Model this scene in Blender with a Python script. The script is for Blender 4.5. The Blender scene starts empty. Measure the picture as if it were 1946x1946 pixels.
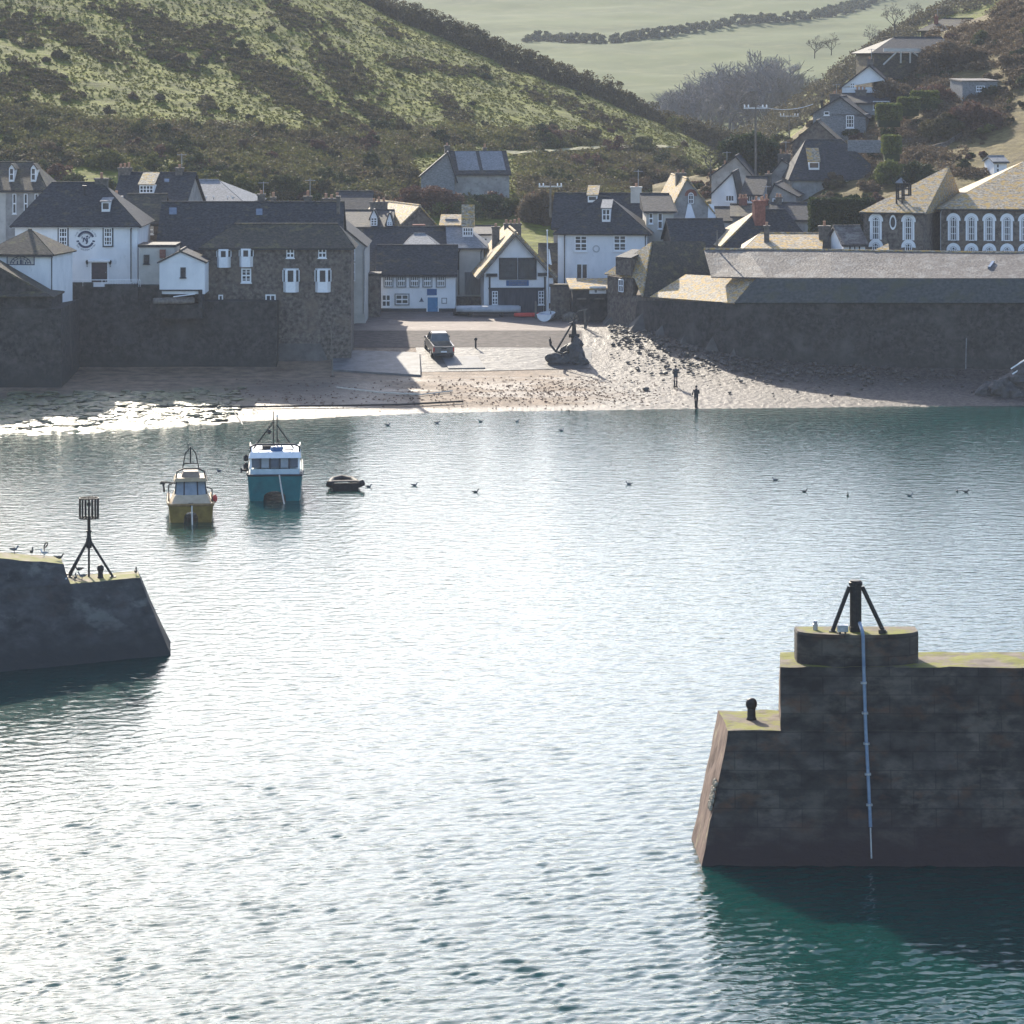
import bpy, math, random
import numpy as np
from mathutils import Vector, Matrix

random.seed(7)
RNG = np.random.default_rng(11)
F, HC, HY, CX = 6000.0, 27.0, 115.0, 973.0      # focal length in photo pixels, eye height, horizon row, centre column
SC = bpy.context.scene
COL = SC.collection
D2R = math.radians

def PX(px, Y): return (px - CX) * Y / F
def ZZ(py, Y): return HC - (py - HY) * Y / F
def at(px, py, Y): return Vector((PX(px, Y), Y, ZZ(py, Y)))
def U(a, b): return random.uniform(a, b)

# ------------------------------------------------------------------ scene, camera, light
SUN_EL, SUN_AZ = 28.5, 17.0          # elevation; degrees left of straight ahead
w = bpy.data.worlds.new("World"); SC.world = w; w.use_nodes = True
nt = w.node_tree; nt.nodes.clear()
sky = nt.nodes.new("ShaderNodeTexSky"); sky.sky_type = 'NISHITA'; sky.sun_disc = False
sky.sun_elevation = D2R(SUN_EL); sky.sun_rotation = D2R(-SUN_AZ)
sky.air_density = 1.0; sky.dust_density = 1.55; sky.ozone_density = 1.0
bg = nt.nodes.new("ShaderNodeBackground"); bg.inputs[1].default_value = 0.15
wo = nt.nodes.new("ShaderNodeOutputWorld")
wb = nt.nodes.new("ShaderNodeMixRGB"); wb.blend_type = 'MULTIPLY'; wb.inputs[0].default_value = 1.0; wb.inputs[2].default_value = (0.91, 0.97, 1.08, 1)
nt.links.new(sky.outputs[0], wb.inputs[1]); nt.links.new(wb.outputs[0], bg.inputs[0]); nt.links.new(bg.outputs[0], wo.inputs[0])
sl = bpy.data.lights.new("sun", 'SUN'); sl.energy = 5.0; sl.angle = D2R(0.6); sl.color = (1.0, 0.90, 0.74)
so = bpy.data.objects.new("sun", sl); COL.objects.link(so)
LDIR = Vector((-math.sin(D2R(SUN_AZ)) * math.cos(D2R(SUN_EL)), math.cos(D2R(SUN_AZ)) * math.cos(D2R(SUN_EL)), math.sin(D2R(SUN_EL))))
so.rotation_euler = LDIR.to_track_quat('Z', 'Y').to_euler(); so.location = (0, 0, 120)
cam = bpy.data.cameras.new("camera"); co = bpy.data.objects.new("camera", cam); COL.objects.link(co)
cam.sensor_width = 36.0; cam.lens = F / 1946.0 * 36.0
cam.shift_y = -(973.0 - HY) / 1946.0
cam.clip_start = 1.0; cam.clip_end = 6000.0
co.location = (0, 0, HC); co.rotation_euler = (math.pi / 2, 0, 0)
SC.camera = co
SC.view_settings.view_transform = 'Standard'; SC.view_settings.look = 'None'
SC.view_settings.exposure = 1.0; SC.view_settings.gamma = 1.0
SC.view_settings.use_curve_mapping = False
try:
    SC.cycles.use_denoising = True
    SC.cycles.use_adaptive_sampling = False; SC.cycles.max_bounces = 6; SC.cycles.diffuse_bounces = 2; SC.cycles.glossy_bounces = 3; SC.cycles.volume_bounces = 1
    SC.cycles.transmission_bounces = 2; SC.cycles.sample_clamp_indirect = 6.0
except Exception:
    pass

# ------------------------------------------------------------------ tagging
def tag(o, label=None, cat=None, group=None, kind=None):
    if label: o["label"] = label
    if cat: o["category"] = cat
    if group: o["group"] = group
    if kind: o["kind"] = kind
    return o
def thing(name, label, cat, loc=(0, 0, 0), rz=0.0, group=None):
    o = bpy.data.objects.new(name, None); COL.objects.link(o)
    o.location = loc; o.rotation_euler = (0, 0, rz); o.empty_display_size = 0.3
    return tag(o, label, cat, group)

# ------------------------------------------------------------------ mesh builder
class MB:
    def __init__(s): s.v = []; s.f = []; s.m = []; s.cur = 0
    def mat(s, i): s.cur = i; return s
    def face(s, idx): s.f.append(tuple(idx)); s.m.append(s.cur)
    def poly(s, pts):
        b = len(s.v); s.v += [tuple(p) for p in pts]; s.face(range(b, b + len(pts))); return s
    def box(s, x0, x1, y0, y1, z0, z1):
        b = len(s.v)
        s.v += [(x0,y0,z0),(x1,y0,z0),(x1,y1,z0),(x0,y1,z0),(x0,y0,z1),(x1,y0,z1),(x1,y1,z1),(x0,y1,z1)]
        for q in ((0,3,2,1),(4,5,6,7),(0,1,5,4),(1,2,6,5),(2,3,7,6),(3,0,4,7)): s.face([b + i for i in q])
        return s
    def hexa(s, p):                       # 8 points, bottom ring then top ring
        b = len(s.v); s.v += [tuple(q) for q in p]
        for q in ((0,3,2,1),(4,5,6,7),(0,1,5,4),(1,2,6,5),(2,3,7,6),(3,0,4,7)): s.face([b + i for i in q])
        return s
    def extr(s, pts, vec):
        n = len(pts); b = len(s.v); vec = Vector(vec)
        s.v += [tuple(Vector(p)) for p in pts] + [tuple(Vector(p) + vec) for p in pts]
        s.face(list(range(b + n - 1, b - 1, -1))); s.face(range(b + n, b + 2 * n))
        for i in range(n):
            j = (i + 1) % n; s.face((b + i, b + j, b + n + j, b + n + i))
        return s
    def slab(s, pts, t):
        P = [Vector(p) for p in pts]
        n = (P[1] - P[0]).cross(P[2] - P[0]).normalized()
        if n.z < 0: n = -n
        return s.extr(P, n * t)
    def tube(s, pts, r, n=6, r2=None, cap=True):
        P = [Vector(p) for p in pts]; k = len(P); b = len(s.v)
        for i, p in enumerate(P):
            d = (P[min(i + 1, k - 1)] - P[max(i - 1, 0)]).normalized()
            a = d.cross(Vector((0, 0, 1)))
            if a.length < 1e-3: a = d.cross(Vector((1, 0, 0)))
            a.normalize(); c = d.cross(a)
            rr = r if r2 is None else r + (r2 - r) * i / (k - 1)
            for j in range(n):
                t = 2 * math.pi * j / n
                s.v.append(tuple(p + a * (rr * math.cos(t)) + c * (rr * math.sin(t))))
        for i in range(k - 1):
            for j in range(n):
                q = (j + 1) % n
                s.face((b + i*n + j, b + i*n + q, b + (i+1)*n + q, b + (i+1)*n + j))
        if cap and n > 2:
            s.face([b + j for j in range(n - 1, -1, -1)]); s.face([b + (k-1)*n + j for j in range(n)])
        return s
    def lathe(s, c, prof, n=12, sx=1.0, sy=1.0):
        b = len(s.v); c = Vector(c); k = len(prof)
        for (r, z) in prof:
            for j in range(n):
                t = 2 * math.pi * j / n
                s.v.append((c.x + r * sx * math.cos(t), c.y + r * sy * math.sin(t), c.z + z))
        for i in range(k - 1):
            for j in range(n):
                q = (j + 1) % n
                s.face((b + i*n + j, b + i*n + q, b + (i+1)*n + q, b + (i+1)*n + j))
        s.face([b + j for j in range(n - 1, -1, -1)]); s.face([b + (k-1)*n + j for j in range(n)])
        return s
    def ell(s, c, rx, ry, rz, n=10, m=6):
        prof = [(max(math.sin(math.pi * i / m), 0.02), -math.cos(math.pi * i / m) * rz) for i in range(m + 1)]
        return s.lathe(c, prof, n, rx, ry)
    def loft(s, rings, closed=True, caps=True):
        b = len(s.v); n = len(rings[0])
        for r in rings: s.v += [tuple(p) for p in r]
        for i in range(len(rings) - 1):
            for j in range(n if closed else n - 1):
                q = (j + 1) % n
                s.face((b + i*n + j, b + i*n + q, b + (i+1)*n + q, b + (i+1)*n + j))
        if caps:
            s.face([b + j for j in range(n - 1, -1, -1)]); s.face([b + (len(rings)-1)*n + j for j in range(n)])
        return s
    def build(s, name, mats, parent=None, smooth=False):
        if not isinstance(mats, (list, tuple)): mats = [mats]
        me = bpy.data.meshes.new(name); me.from_pydata(s.v, [], s.f)
        for m in mats: me.materials.append(m)
        if len(mats) > 1: me.polygons.foreach_set("material_index", s.m)
        if smooth: me.polygons.foreach_set("use_smooth", [True] * len(me.polygons))
        me.update()
        o = bpy.data.objects.new(name, me); COL.objects.link(o)
        if parent: o.parent = parent
        return o

def mesh_np(name, V, Q, mats, parent=None, smooth=False, mi=None):
    V = np.asarray(V, np.float32).reshape(-1, 3); Q = np.asarray(Q, np.int32); k = Q.shape[1]
    me = bpy.data.meshes.new(name)
    me.vertices.add(len(V)); me.vertices.foreach_set("co", V.ravel())
    me.loops.add(Q.size); me.loops.foreach_set("vertex_index", Q.ravel())
    me.polygons.add(len(Q)); me.polygons.foreach_set("loop_start", np.arange(0, Q.size, k, dtype=np.int32))
    me.polygons.foreach_set("loop_total", np.full(len(Q), k, np.int32))
    for m in (mats if isinstance(mats, (list, tuple)) else [mats]): me.materials.append(m)
    if mi is not None: me.polygons.foreach_set("material_index", np.asarray(mi, np.int32))
    me.polygons.foreach_set("use_smooth", np.full(len(Q), smooth, bool))
    me.update(calc_edges=True); me.validate()
    o = bpy.data.objects.new(name, me); COL.objects.link(o)
    if parent: o.parent = parent
    return o
def grid_quads(nr, nc):
    i = np.arange(nr - 1)[:, None] * nc + np.arange(nc - 1)[None, :]
    return np.stack([i, i + 1, i + nc + 1, i + nc], -1).reshape(-1, 4)

# value noise
_LAT = RNG.random((256, 256))
def vnoise(x, y):
    xi = np.floor(x).astype(int); yi = np.floor(y).astype(int); fx = x - xi; fy = y - yi
    fx = fx*fx*(3-2*fx); fy = fy*fy*(3-2*fy)
    g = lambda a, b: _LAT[a & 255, b & 255]
    return (g(xi,yi)*(1-fx)+g(xi+1,yi)*fx)*(1-fy)+(g(xi,yi+1)*(1-fx)+g(xi+1,yi+1)*fx)*fy
def fbm(x, y, o=4, g=0.5):
    x = np.asarray(x, float); y = np.asarray(y, float); s = 0; a = 1; t = 0
    for i in range(o):
        s = s + a * vnoise(x + 17.3*i, y + 9.1*i); t += a; a *= g; x = x*2.03; y = y*2.03
    return s / t - 0.5

# ------------------------------------------------------------------ materials
def N(nt, t, **kw):
    n = nt.nodes.new("ShaderNode" + t)
    for k, v in kw.items():
        if k in n.inputs.keys(): n.inputs[k].default_value = v
        else: setattr(n, k, v)
    return n
def ramp(nt, stops):
    r = nt.nodes.new("ShaderNodeValToRGB"); e = r.color_ramp.elements
    while len(e) < len(stops): e.new(0.5)
    for el, (p, c) in zip(e, stops):
        el.position = p; el.color = (c[0], c[1], c[2], 1) if isinstance(c, (tuple, list)) else (c, c, c, 1)
    return r
def new_mat(name):
    m = bpy.data.materials.new(name); m.use_nodes = True
    nt = m.node_tree; b = nt.nodes["Principled BSDF"]
    return m, nt, b
def mat(name, c1, c2=None, scale=1.0, rough=0.8, bump=0.0, bscale=None, stretch=(1, 1, 1), detail=5.0, spec=0.22, lo=0.35, hi=0.65,
        metal=0.0, blotch=None, blotch2=None, band=None, bdist=0.05, brick=None, coat=0.0):
    m, nt, b = new_mat(name); L = nt.links.new
    b.inputs["Roughness"].default_value = rough; b.inputs["Metallic"].default_value = metal
    b.inputs["Specular IOR Level"].default_value = spec
    b.inputs["Coat Weight"].default_value = coat
    if c2 is None and not bump and not blotch:
        b.inputs["Base Color"].default_value = (*c1, 1); return m
    geo = N(nt, "NewGeometry")
    mp = N(nt, "Mapping"); mp.inputs["Scale"].default_value = stretch; L(geo.outputs["Position"], mp.inputs["Vector"])
    n1 = N(nt, "TexNoise", Scale=scale, Detail=detail, Roughness=0.6); L(mp.outputs[0], n1.inputs["Vector"])
    r1 = ramp(nt, [(lo, c1), (hi, c2 or c1)]); L(n1.outputs["Fac"], r1.inputs[0]); out = r1.outputs[0]
    for bl in (blotch, blotch2):
        if bl:                                     # (colour, scale, lo, hi)
            n2 = N(nt, "TexNoise", Scale=bl[1], Detail=6.0, Roughness=0.65); L(mp.outputs[0], n2.inputs["Vector"])
            r2 = ramp(nt, [(bl[2], 0.0), (bl[3], 1.0)]); L(n2.outputs["Fac"], r2.inputs[0])
            mx = N(nt, "MixRGB"); mx.inputs[2].default_value = (*bl[0], 1); L(r2.outputs[0], mx.inputs[0]); L(out, mx.inputs[1]); out = mx.outputs[0]
    if brick:                                      # (width, height, strength)
        sp = N(nt, "SeparateXYZ"); L(geo.outputs["Position"], sp.inputs[0])
        cb = N(nt, "CombineXYZ"); L(sp.outputs["X"], cb.inputs["X"]); L(sp.outputs["Z"], cb.inputs["Y"])
        bt = N(nt, "TexBrick"); bt.inputs["Scale"].default_value = 1.0; bt.inputs["Brick Width"].default_value = brick[0]; bt.inputs["Row Height"].default_value = brick[1]
        bt.inputs["Mortar Size"].default_value = 0.025; bt.inputs["Mortar Smooth"].default_value = 0.4
        bt.inputs["Color1"].default_value = (1, 1, 1, 1); bt.inputs["Color2"].default_value = (1 - brick[2]*0.7,)*3 + (1,); bt.inputs["Mortar"].default_value = (1 - brick[2],)*3 + (1,)
        L(cb.outputs[0], bt.inputs["Vector"])
        mx = N(nt, "MixRGB", blend_type='MULTIPLY'); mx.inputs[0].default_value = 1.0; L(out, mx.inputs[1]); L(bt.outputs["Color"], mx.inputs[2]); out = mx.outputs[0]
    if band:                                       # (z0, z1, colour): weed or tide stain below a real height, with a ragged edge
        sp = N(nt, "SeparateXYZ"); L(geo.outputs["Position"], sp.inputs[0])
        ad = N(nt, "Math", operation='MULTIPLY_ADD'); ad.inputs[1].default_value = 1.4; L(n1.outputs["Fac"], ad.inputs[0]); L(sp.outputs["Z"], ad.inputs[2])
        mr = N(nt, "MapRange"); mr.inputs["From Min"].default_value = band[0] + 0.7; mr.inputs["From Max"].default_value = band[1] + 0.7
        mr.inputs["To Min"].default_value = 1.0; mr.inputs["To Max"].default_value = 0.0; L(ad.outputs[0], mr.inputs["Value"])
        mx = N(nt, "MixRGB"); mx.inputs[2].default_value = (*band[2], 1); L(mr.outputs[0], mx.inputs[0]); L(out, mx.inputs[1]); out = mx.outputs[0]
    L(out, b.inputs["Base Color"])
    if bump:
        nb = N(nt, "TexNoise", Scale=bscale or scale * 3, Detail=4.0, Roughness=0.6); L(mp.outputs[0], nb.inputs["Vector"])
        bp = N(nt, "Bump", Strength=bump, Distance=bdist); L(nb.outputs["Fac"], bp.inputs["Height"]); L(bp.outputs[0], b.inputs["Normal"])
    return m

M = {}
def slate(name, c1, c2, lich=None, rough=0.7, spec=0.1, bump=0.5):
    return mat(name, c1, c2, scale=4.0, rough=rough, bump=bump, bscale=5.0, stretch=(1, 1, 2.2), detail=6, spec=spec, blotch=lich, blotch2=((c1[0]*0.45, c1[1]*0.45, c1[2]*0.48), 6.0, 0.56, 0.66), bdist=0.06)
M['slate'] = slate('slate_dark', (0.016, 0.0175, 0.021), (0.062, 0.064, 0.07), ((0.10, 0.09, 0.05), 1.1, 0.56, 0.72))
M['slate_b'] = slate('slate_brown', (0.034, 0.030, 0.026), (0.095, 0.084, 0.066), ((0.15, 0.13, 0.06), 0.9, 0.52, 0.68))
M['slate_l'] = slate('slate_pale', (0.14, 0.15, 0.16), (0.24, 0.25, 0.26), None)
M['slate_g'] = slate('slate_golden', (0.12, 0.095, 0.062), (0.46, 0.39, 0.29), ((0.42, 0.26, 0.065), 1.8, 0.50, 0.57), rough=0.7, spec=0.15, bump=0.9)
M['slate_p'] = slate('slate_pink', (0.035, 0.030, 0.028), (0.13, 0.113, 0.105), ((0.17, 0.16, 0.145), 0.9, 0.5, 0.62), rough=0.65, spec=0.2, bump=1.0)
M['stone'] = mat('rubble_stone', (0.05, 0.041, 0.035), (0.19, 0.16, 0.135), scale=3.2, rough=0.9, bump=0.6, bscale=5, blotch=((0.04, 0.038, 0.036), 4.5, 0.55, 0.66), blotch2=((0.17, 0.13, 0.10), 0.5, 0.5, 0.7))
M['wallstone'] = mat('harbour_stone', (0.022, 0.02, 0.019), (0.075, 0.068, 0.062), scale=2.2, rough=0.9, bump=0.6, bscale=4, blotch=((0.018, 0.017, 0.017), 3.6, 0.52, 0.62), blotch2=((0.10, 0.09, 0.08), 0.45, 0.52, 0.75), band=(1.0, 3.2, (0.03, 0.032, 0.03)))
M['white'] = mat('white_render', (0.66, 0.67, 0.68), (0.80, 0.80, 0.80), scale=0.7, rough=0.85, blotch=((0.52, 0.52, 0.50), 2.2, 0.6, 0.8), stretch=(1, 1, 0.5))
M['cream'] = mat('cream_render', (0.42, 0.40, 0.36), (0.54, 0.51, 0.46), scale=0.8, rough=0.85, blotch=((0.32, 0.30, 0.27), 2.0, 0.58, 0.8))
M['grey'] = mat('grey_render', (0.22, 0.21, 0.20), (0.34, 0.33, 0.31), scale=1.0, rough=0.9, blotch=((0.15, 0.145, 0.14), 2.5, 0.55, 0.75))
M['brick'] = mat('red_brick', (0.16, 0.06, 0.045), (0.26, 0.11, 0.08), scale=5, rough=0.9)
M['chim'] = mat('chimney_stone', (0.07, 0.065, 0.06), (0.16, 0.14, 0.12), scale=4, rough=0.9, bump=0.4)
M['pot'] = mat('terracotta', (0.35, 0.17, 0.10), (0.45, 0.26, 0.16), scale=6, rough=0.8)
M['wpaint'] = mat('white_paint', (0.74, 0.75, 0.76), (0.82, 0.82, 0.82), scale=5, rough=0.5)
M['dpaint'] = mat('dark_paint', (0.025, 0.027, 0.032), (0.045, 0.045, 0.05), scale=6, rough=0.5)
M['navy'] = mat('navy_paint', (0.02, 0.035, 0.08), (0.035, 0.05, 0.10), scale=6, rough=0.6)
M['blue'] = mat('blue_paint', (0.03, 0.17, 0.34), (0.05, 0.22, 0.40), scale=3, rough=0.45)
M['signblue'] = mat('sign_blue', (0.02, 0.09, 0.22), (0.03, 0.11, 0.26), scale=3, rough=0.5)
M['glass'] = mat('window_glass', (0.018, 0.022, 0.028), (0.05, 0.055, 0.065), scale=1.5, rough=0.12, spec=0.6)
M['timber'] = mat('weathered_timber', (0.10, 0.085, 0.07), (0.20, 0.17, 0.14), scale=5, rough=0.85, stretch=(1, 1, 0.3))
M['iron'] = mat('black_iron', (0.012, 0.012, 0.013), (0.03, 0.027, 0.025), scale=9, rough=0.55, bump=0.3, bdist=0.01)
M['galv'] = mat('galvanised_steel', (0.30, 0.31, 0.33), (0.45, 0.46, 0.48), scale=7, rough=0.4, metal=0.6)
M['rope'] = mat('pale_rope', (0.50, 0.46, 0.40), (0.64, 0.60, 0.52), scale=12, rough=0.9)
M['black'] = mat('black_rubber', (0.012, 0.012, 0.014), (0.025, 0.025, 0.028), scale=8, rough=0.7)
M['red'] = mat('red_paint', (0.50, 0.04, 0.03), (0.60, 0.07, 0.05), scale=5, rough=0.5)
M['skylight'] = mat('skylight_glass', (0.10, 0.14, 0.19), (0.15, 0.19, 0.24), scale=2, rough=0.15, spec=0.8)
M['skin'] = mat('skin', (0.45, 0.28, 0.21), (0.50, 0.32, 0.24), scale=9, rough=0.6)
# ================================================================== materials of the setting
def lin(nt, a, b, fac, col):
    mx = N(nt, "MixRGB"); nt.links.new(a, mx.inputs[1])
    if isinstance(col, tuple): mx.inputs[2].default_value = (*col, 1)
    else: nt.links.new(col, mx.inputs[2])
    nt.links.new(fac, mx.inputs[0]); return mx.outputs[0]

def water_mat():
    m, nt, b = new_mat("harbour_water"); L = nt.links.new
    b.inputs["Base Color"].default_value = (0.001, 0.034, 0.029, 1)
    b.inputs["Roughness"].default_value = 0.13; b.inputs["IOR"].default_value = 1.333
    geo = N(nt, "NewGeometry")
    hs = None
    for sc, st, dist in ((1.0, (0.5, 1.0, 1), 0.05), (3.4, (0.5, 1.0, 1), 0.016)):
        mp = N(nt, "Mapping"); mp.inputs["Scale"].default_value = st; mp.inputs["Rotation"].default_value = (0, 0, D2R(14)); L(geo.outputs["Position"], mp.inputs["Vector"])
        n = N(nt, "TexNoise", Scale=sc * 1.6, Detail=2.0, Roughness=0.5, Distortion=0.3); L(mp.outputs[0], n.inputs["Vector"])
        bp = N(nt, "Bump", Strength=1.0, Distance=dist); L(n.outputs["Fac"], bp.inputs["Height"])
        if hs: L(hs, bp.inputs["Normal"])
        hs = bp.outputs[0]
    L(hs, b.inputs["Normal"])
    b.subsurface_method = 'BURLEY'; b.inputs["Subsurface Weight"].default_value = 1.0; b.inputs["Subsurface Radius"].default_value = (0.35, 1.0, 0.9); b.inputs["Subsurface Scale"].default_value = 1.1
    return m
M['water'] = water_mat()

def attr_mat(name, base1, base2, scale, layers, rough=0.8, bump=0.5, bscale=4.0, bdist=0.05, stretch=(1, 1, 1), spec=0.5):
    """ground material: noise between two colours, then one colour pair per point attribute (attr, c1, c2, scale, rough or None)"""
    m, nt, b = new_mat(name); L = nt.links.new
    geo = N(nt, "NewGeometry"); mp = N(nt, "Mapping"); mp.inputs["Scale"].default_value = stretch; L(geo.outputs["Position"], mp.inputs["Vector"])
    def noise(sc, c1, c2, lo=0.36, hi=0.64):
        n = N(nt, "TexNoise", Scale=sc, Detail=7.0, Roughness=0.65); L(mp.outputs[0], n.inputs["Vector"])
        r = ramp(nt, [(lo, c1), (hi, c2)]); L(n.outputs["Fac"], r.inputs[0]); return r.outputs[0]
    out = noise(scale, base1, base2); rg = N(nt, "Value"); rg.outputs[0].default_value = rough; rgo = rg.outputs[0]
    for (an, c1, c2, sc, rr) in layers:
        a = N(nt, "Attribute", attribute_name=an)
        out = lin(nt, out, None, a.outputs["Fac"], noise(sc, c1, c2))
        if rr is not None:
            mm = N(nt, "MapRange"); L(a.outputs["Fac"], mm.inputs["Value"]); L(rgo, mm.inputs["To Min"]); mm.inputs["To Max"].default_value = rr; rgo = mm.outputs[0]
    L(out, b.inputs["Base Color"]); L(rgo, b.inputs["Roughness"]); b.inputs["Specular IOR Level"].default_value = spec
    n = N(nt, "TexNoise", Scale=bscale, Detail=5.0, Roughness=0.65); L(mp.outputs[0], n.inputs["Vector"])
    bp = N(nt, "Bump", Strength=bump, Distance=bdist); L(n.outputs["Fac"], bp.inputs["Height"]); L(bp.outputs[0], b.inputs["Normal"])
    return m
def set_attr(o, name, vals):
    a = o.data.attributes.new(name, 'FLOAT', 'POINT'); a.data.foreach_set("value", np.asarray(vals, np.float32).ravel())

# ================================================================== water with real waves
def make_water():
    pys = np.concatenate([np.arange(742, 1000, 1.25), np.arange(1000, 2060, 1.3), np.arange(2060, 2500, 8)])[::-1]
    pxs = np.concatenate([np.arange(-900, -60, 14), np.arange(-60, 2010, 3.4), np.arange(2010, 2900, 14)])
    Y = HC * F / (pys - HY)
    dY = np.abs(np.gradient(Y))
    X = (pxs[None, :] - CX) * Y[:, None] / F; YY = np.repeat(Y[:, None], len(pxs), 1)
    Z = np.zeros_like(X)
    rg = np.random.default_rng(3)
    gust = np.clip(1.0 * np.exp(1.3 * fbm(X * 0.03 + 5, YY * 0.018 + 3, 3) + 1.9 * fbm(X * 0.8, YY * 0.55 + 30, 3)), 0.35, 1.9)
    n = 64
    for i in range(n):
        lam = 0.22 * (1.05 / 0.22) ** ((i + rg.random()) / n)
        th = D2R(90 + 20) + rg.normal(0, D2R(24))
        kx, ky = 2 * math.pi / lam * math.cos(th), 2 * math.pi / lam * math.sin(th)
        a = lam / (2 * math.pi) * 0.0185 * (0.7 + 0.6 * rg.random()) * (1.1 if lam < 0.9 else 0.8)
        att = np.clip(1.7 - np.abs(ky) * dY * 1.15, 0, 1)[:, None]
        if att.max() <= 0: continue
        ph = kx * X + ky * YY + rg.random() * 6.28
        Z += a * att * (np.sin(ph) + 0.25 * np.sin(2 * ph + 1.5))
    Z *= gust
    V = np.stack([X, YY, Z], -1)
    o = mesh_np("harbour_water", V, grid_quads(len(pys), len(pxs)), M['water'], smooth=True)
    tag(o, "rippled sea water glittering across the harbour", None, kind="structure")
make_water()

# ================================================================== beach and slip
YWX = [-70, -45, -37, -20, -7, 13, 40, 70]; YWY = [228, 229.5, 231, 236.5, 241.5, 245, 247, 246]
WALL = [(7.2, 291.0), (8.4, 286.0), (10.0, 279.0), (12.0, 273.5), (15.5, 267.5), (19.5, 263.2), (26.0, 260.8), (33.0, 259.6), (60.0, 256.5)]
def wall_dist(x, y):
    d = np.full(np.shape(x), 1e9)
    for (a, b) in zip(WALL[:-1], WALL[1:]):
        ex, ey = b[0] - a[0], b[1] - a[1]; t = np.clip(((x - a[0]) * ex + (y - a[1]) * ey) / (ex*ex + ey*ey), 0, 1)
        d = np.minimum(d, np.hypot(x - a[0] - t * ex, y - a[1] - t * ey))
    return d
def zb(x, y):
    x = np.asarray(x, float); y = np.asarray(y, float)
    yw = np.interp(x, YWX, YWY)
    z1 = 1.4 * (y - yw) / (260 - yw)
    z2 = 1.4 + 0.14 * (y - 260)
    z = np.where(y < 260, z1, np.minimum(z2, 3.5))
    return z + np.where(y > 287, 0.05 * (y - 287), 0)
def gz(x, y): return float(zb(x, y))

def make_beach():
    xs = np.concatenate([np.arange(-75, -42, 1.5), np.arange(-42, 42, 0.13), np.arange(42, 76, 1.5)])
    ys = np.concatenate([np.arange(206, 226, 2), np.arange(226, 262, 0.16), np.arange(262, 300, 0.4)])
    X, Y = np.meshgrid(xs, ys); Z = zb(X, Y)
    yw = np.interp(X, YWX, YWY); t = Y - yw
    sm = lambda a, b, v: np.clip((v - a) / (b - a), 0, 1) ** 2 * (3 - 2 * np.clip((v - a) / (b - a), 0, 1))
    n1 = fbm(X * 0.25, Y * 0.5, 4); n2 = fbm(X * 0.09 + 9, Y * 0.16, 3)
    weed = sm(-19, -27, X + 8 * n1) * sm(17, 12, t + 7 * n1)                   # weedy rocks at the left of the beach
    wd = wall_dist(X, Y)
    peb = np.clip(sm(3, 12, X + 14 * n1 + 6 * n2) * sm(276, 268, Y) + sm(17, 11, wd + 5 * n1) * 0.9, 0, 1)
    peb = np.maximum(peb, sm(3.0, 0.8, t + 3 * n1) * 0.5)
    wall_shade = sm(12, 9, wd + 3 * n1) * sm(13, 19, X) * sm(266, 263, Y)
    red = sm(0.06, 0.2, fbm(X * 0.16 + 3, Y * 0.55 + 1, 4)) * sm(-9, -1, X) * sm(17, 11, X) * sm(4, 6.5, t) * sm(17, 14, t); red = np.maximum(red, wall_shade)   # drifted brown weed, plus shade below the right wall painted in
    wet = np.clip(sm(1.6, 0.0, t - 1.2) * 0.8 + sm(-6, -14, X + 14 * n1) * sm(20, 13, t + 6 * n2) * 0.85 + sm(0.05, 0.2, fbm(X * 0.12 + 7, Y * 0.6, 4)) * sm(3, -4, X) * sm(15, 11, t) * .7, 0, 1)
    Z += np.where(Y < 262, 0.10 * n2 + 0.05 * n1, 0.03 * n1)
    rk = np.clip(fbm(X * 1.1, Y * 0.9, 4) * 2.2, -0.4, 1)
    Z += weed * (0.20 * rk + 0.12) + peb * 0.10 * fbm(X * 2.6, Y * 2.6, 3) + peb * 0.5 * np.exp(-wd / 1.6) * (Y < 273)
    # rivulets and ruts in the wet sand
    Z += np.where(Y < 259, 0.035 * np.abs(fbm(X * 0.5, Y * 1.6 + X * 0.12, 4)), 0)
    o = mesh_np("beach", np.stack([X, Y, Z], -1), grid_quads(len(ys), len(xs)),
        attr_mat("beach_sand", (0.11, 0.072, 0.044), (0.25, 0.175, 0.115), 0.9,
            [("wet", (0.022, 0.019, 0.016), (0.09, 0.074, 0.06), 1.1, 0.45), ("weed_shade", (0.03, 0.016, 0.013), (0.10, 0.06, 0.045), 2.6, 0.6),
             ("pebble", (0.012, 0.010, 0.009), (0.115, 0.092, 0.078), 3.2, 0.6), ("weed", (0.035, 0.04, 0.018), (0.20, 0.21, 0.10), 3.0, 0.32)],
            rough=0.8, bump=1.0, bscale=3.5, bdist=0.12, spec=0.35), smooth=True)
    for k, v in (("wet", wet), ("weed_shade", red), ("pebble", peb), ("weed", weed)): set_attr(o, k, v)
    tag(o, "sand and shingle beach below the slip", None, kind="structure")
make_beach()

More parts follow.
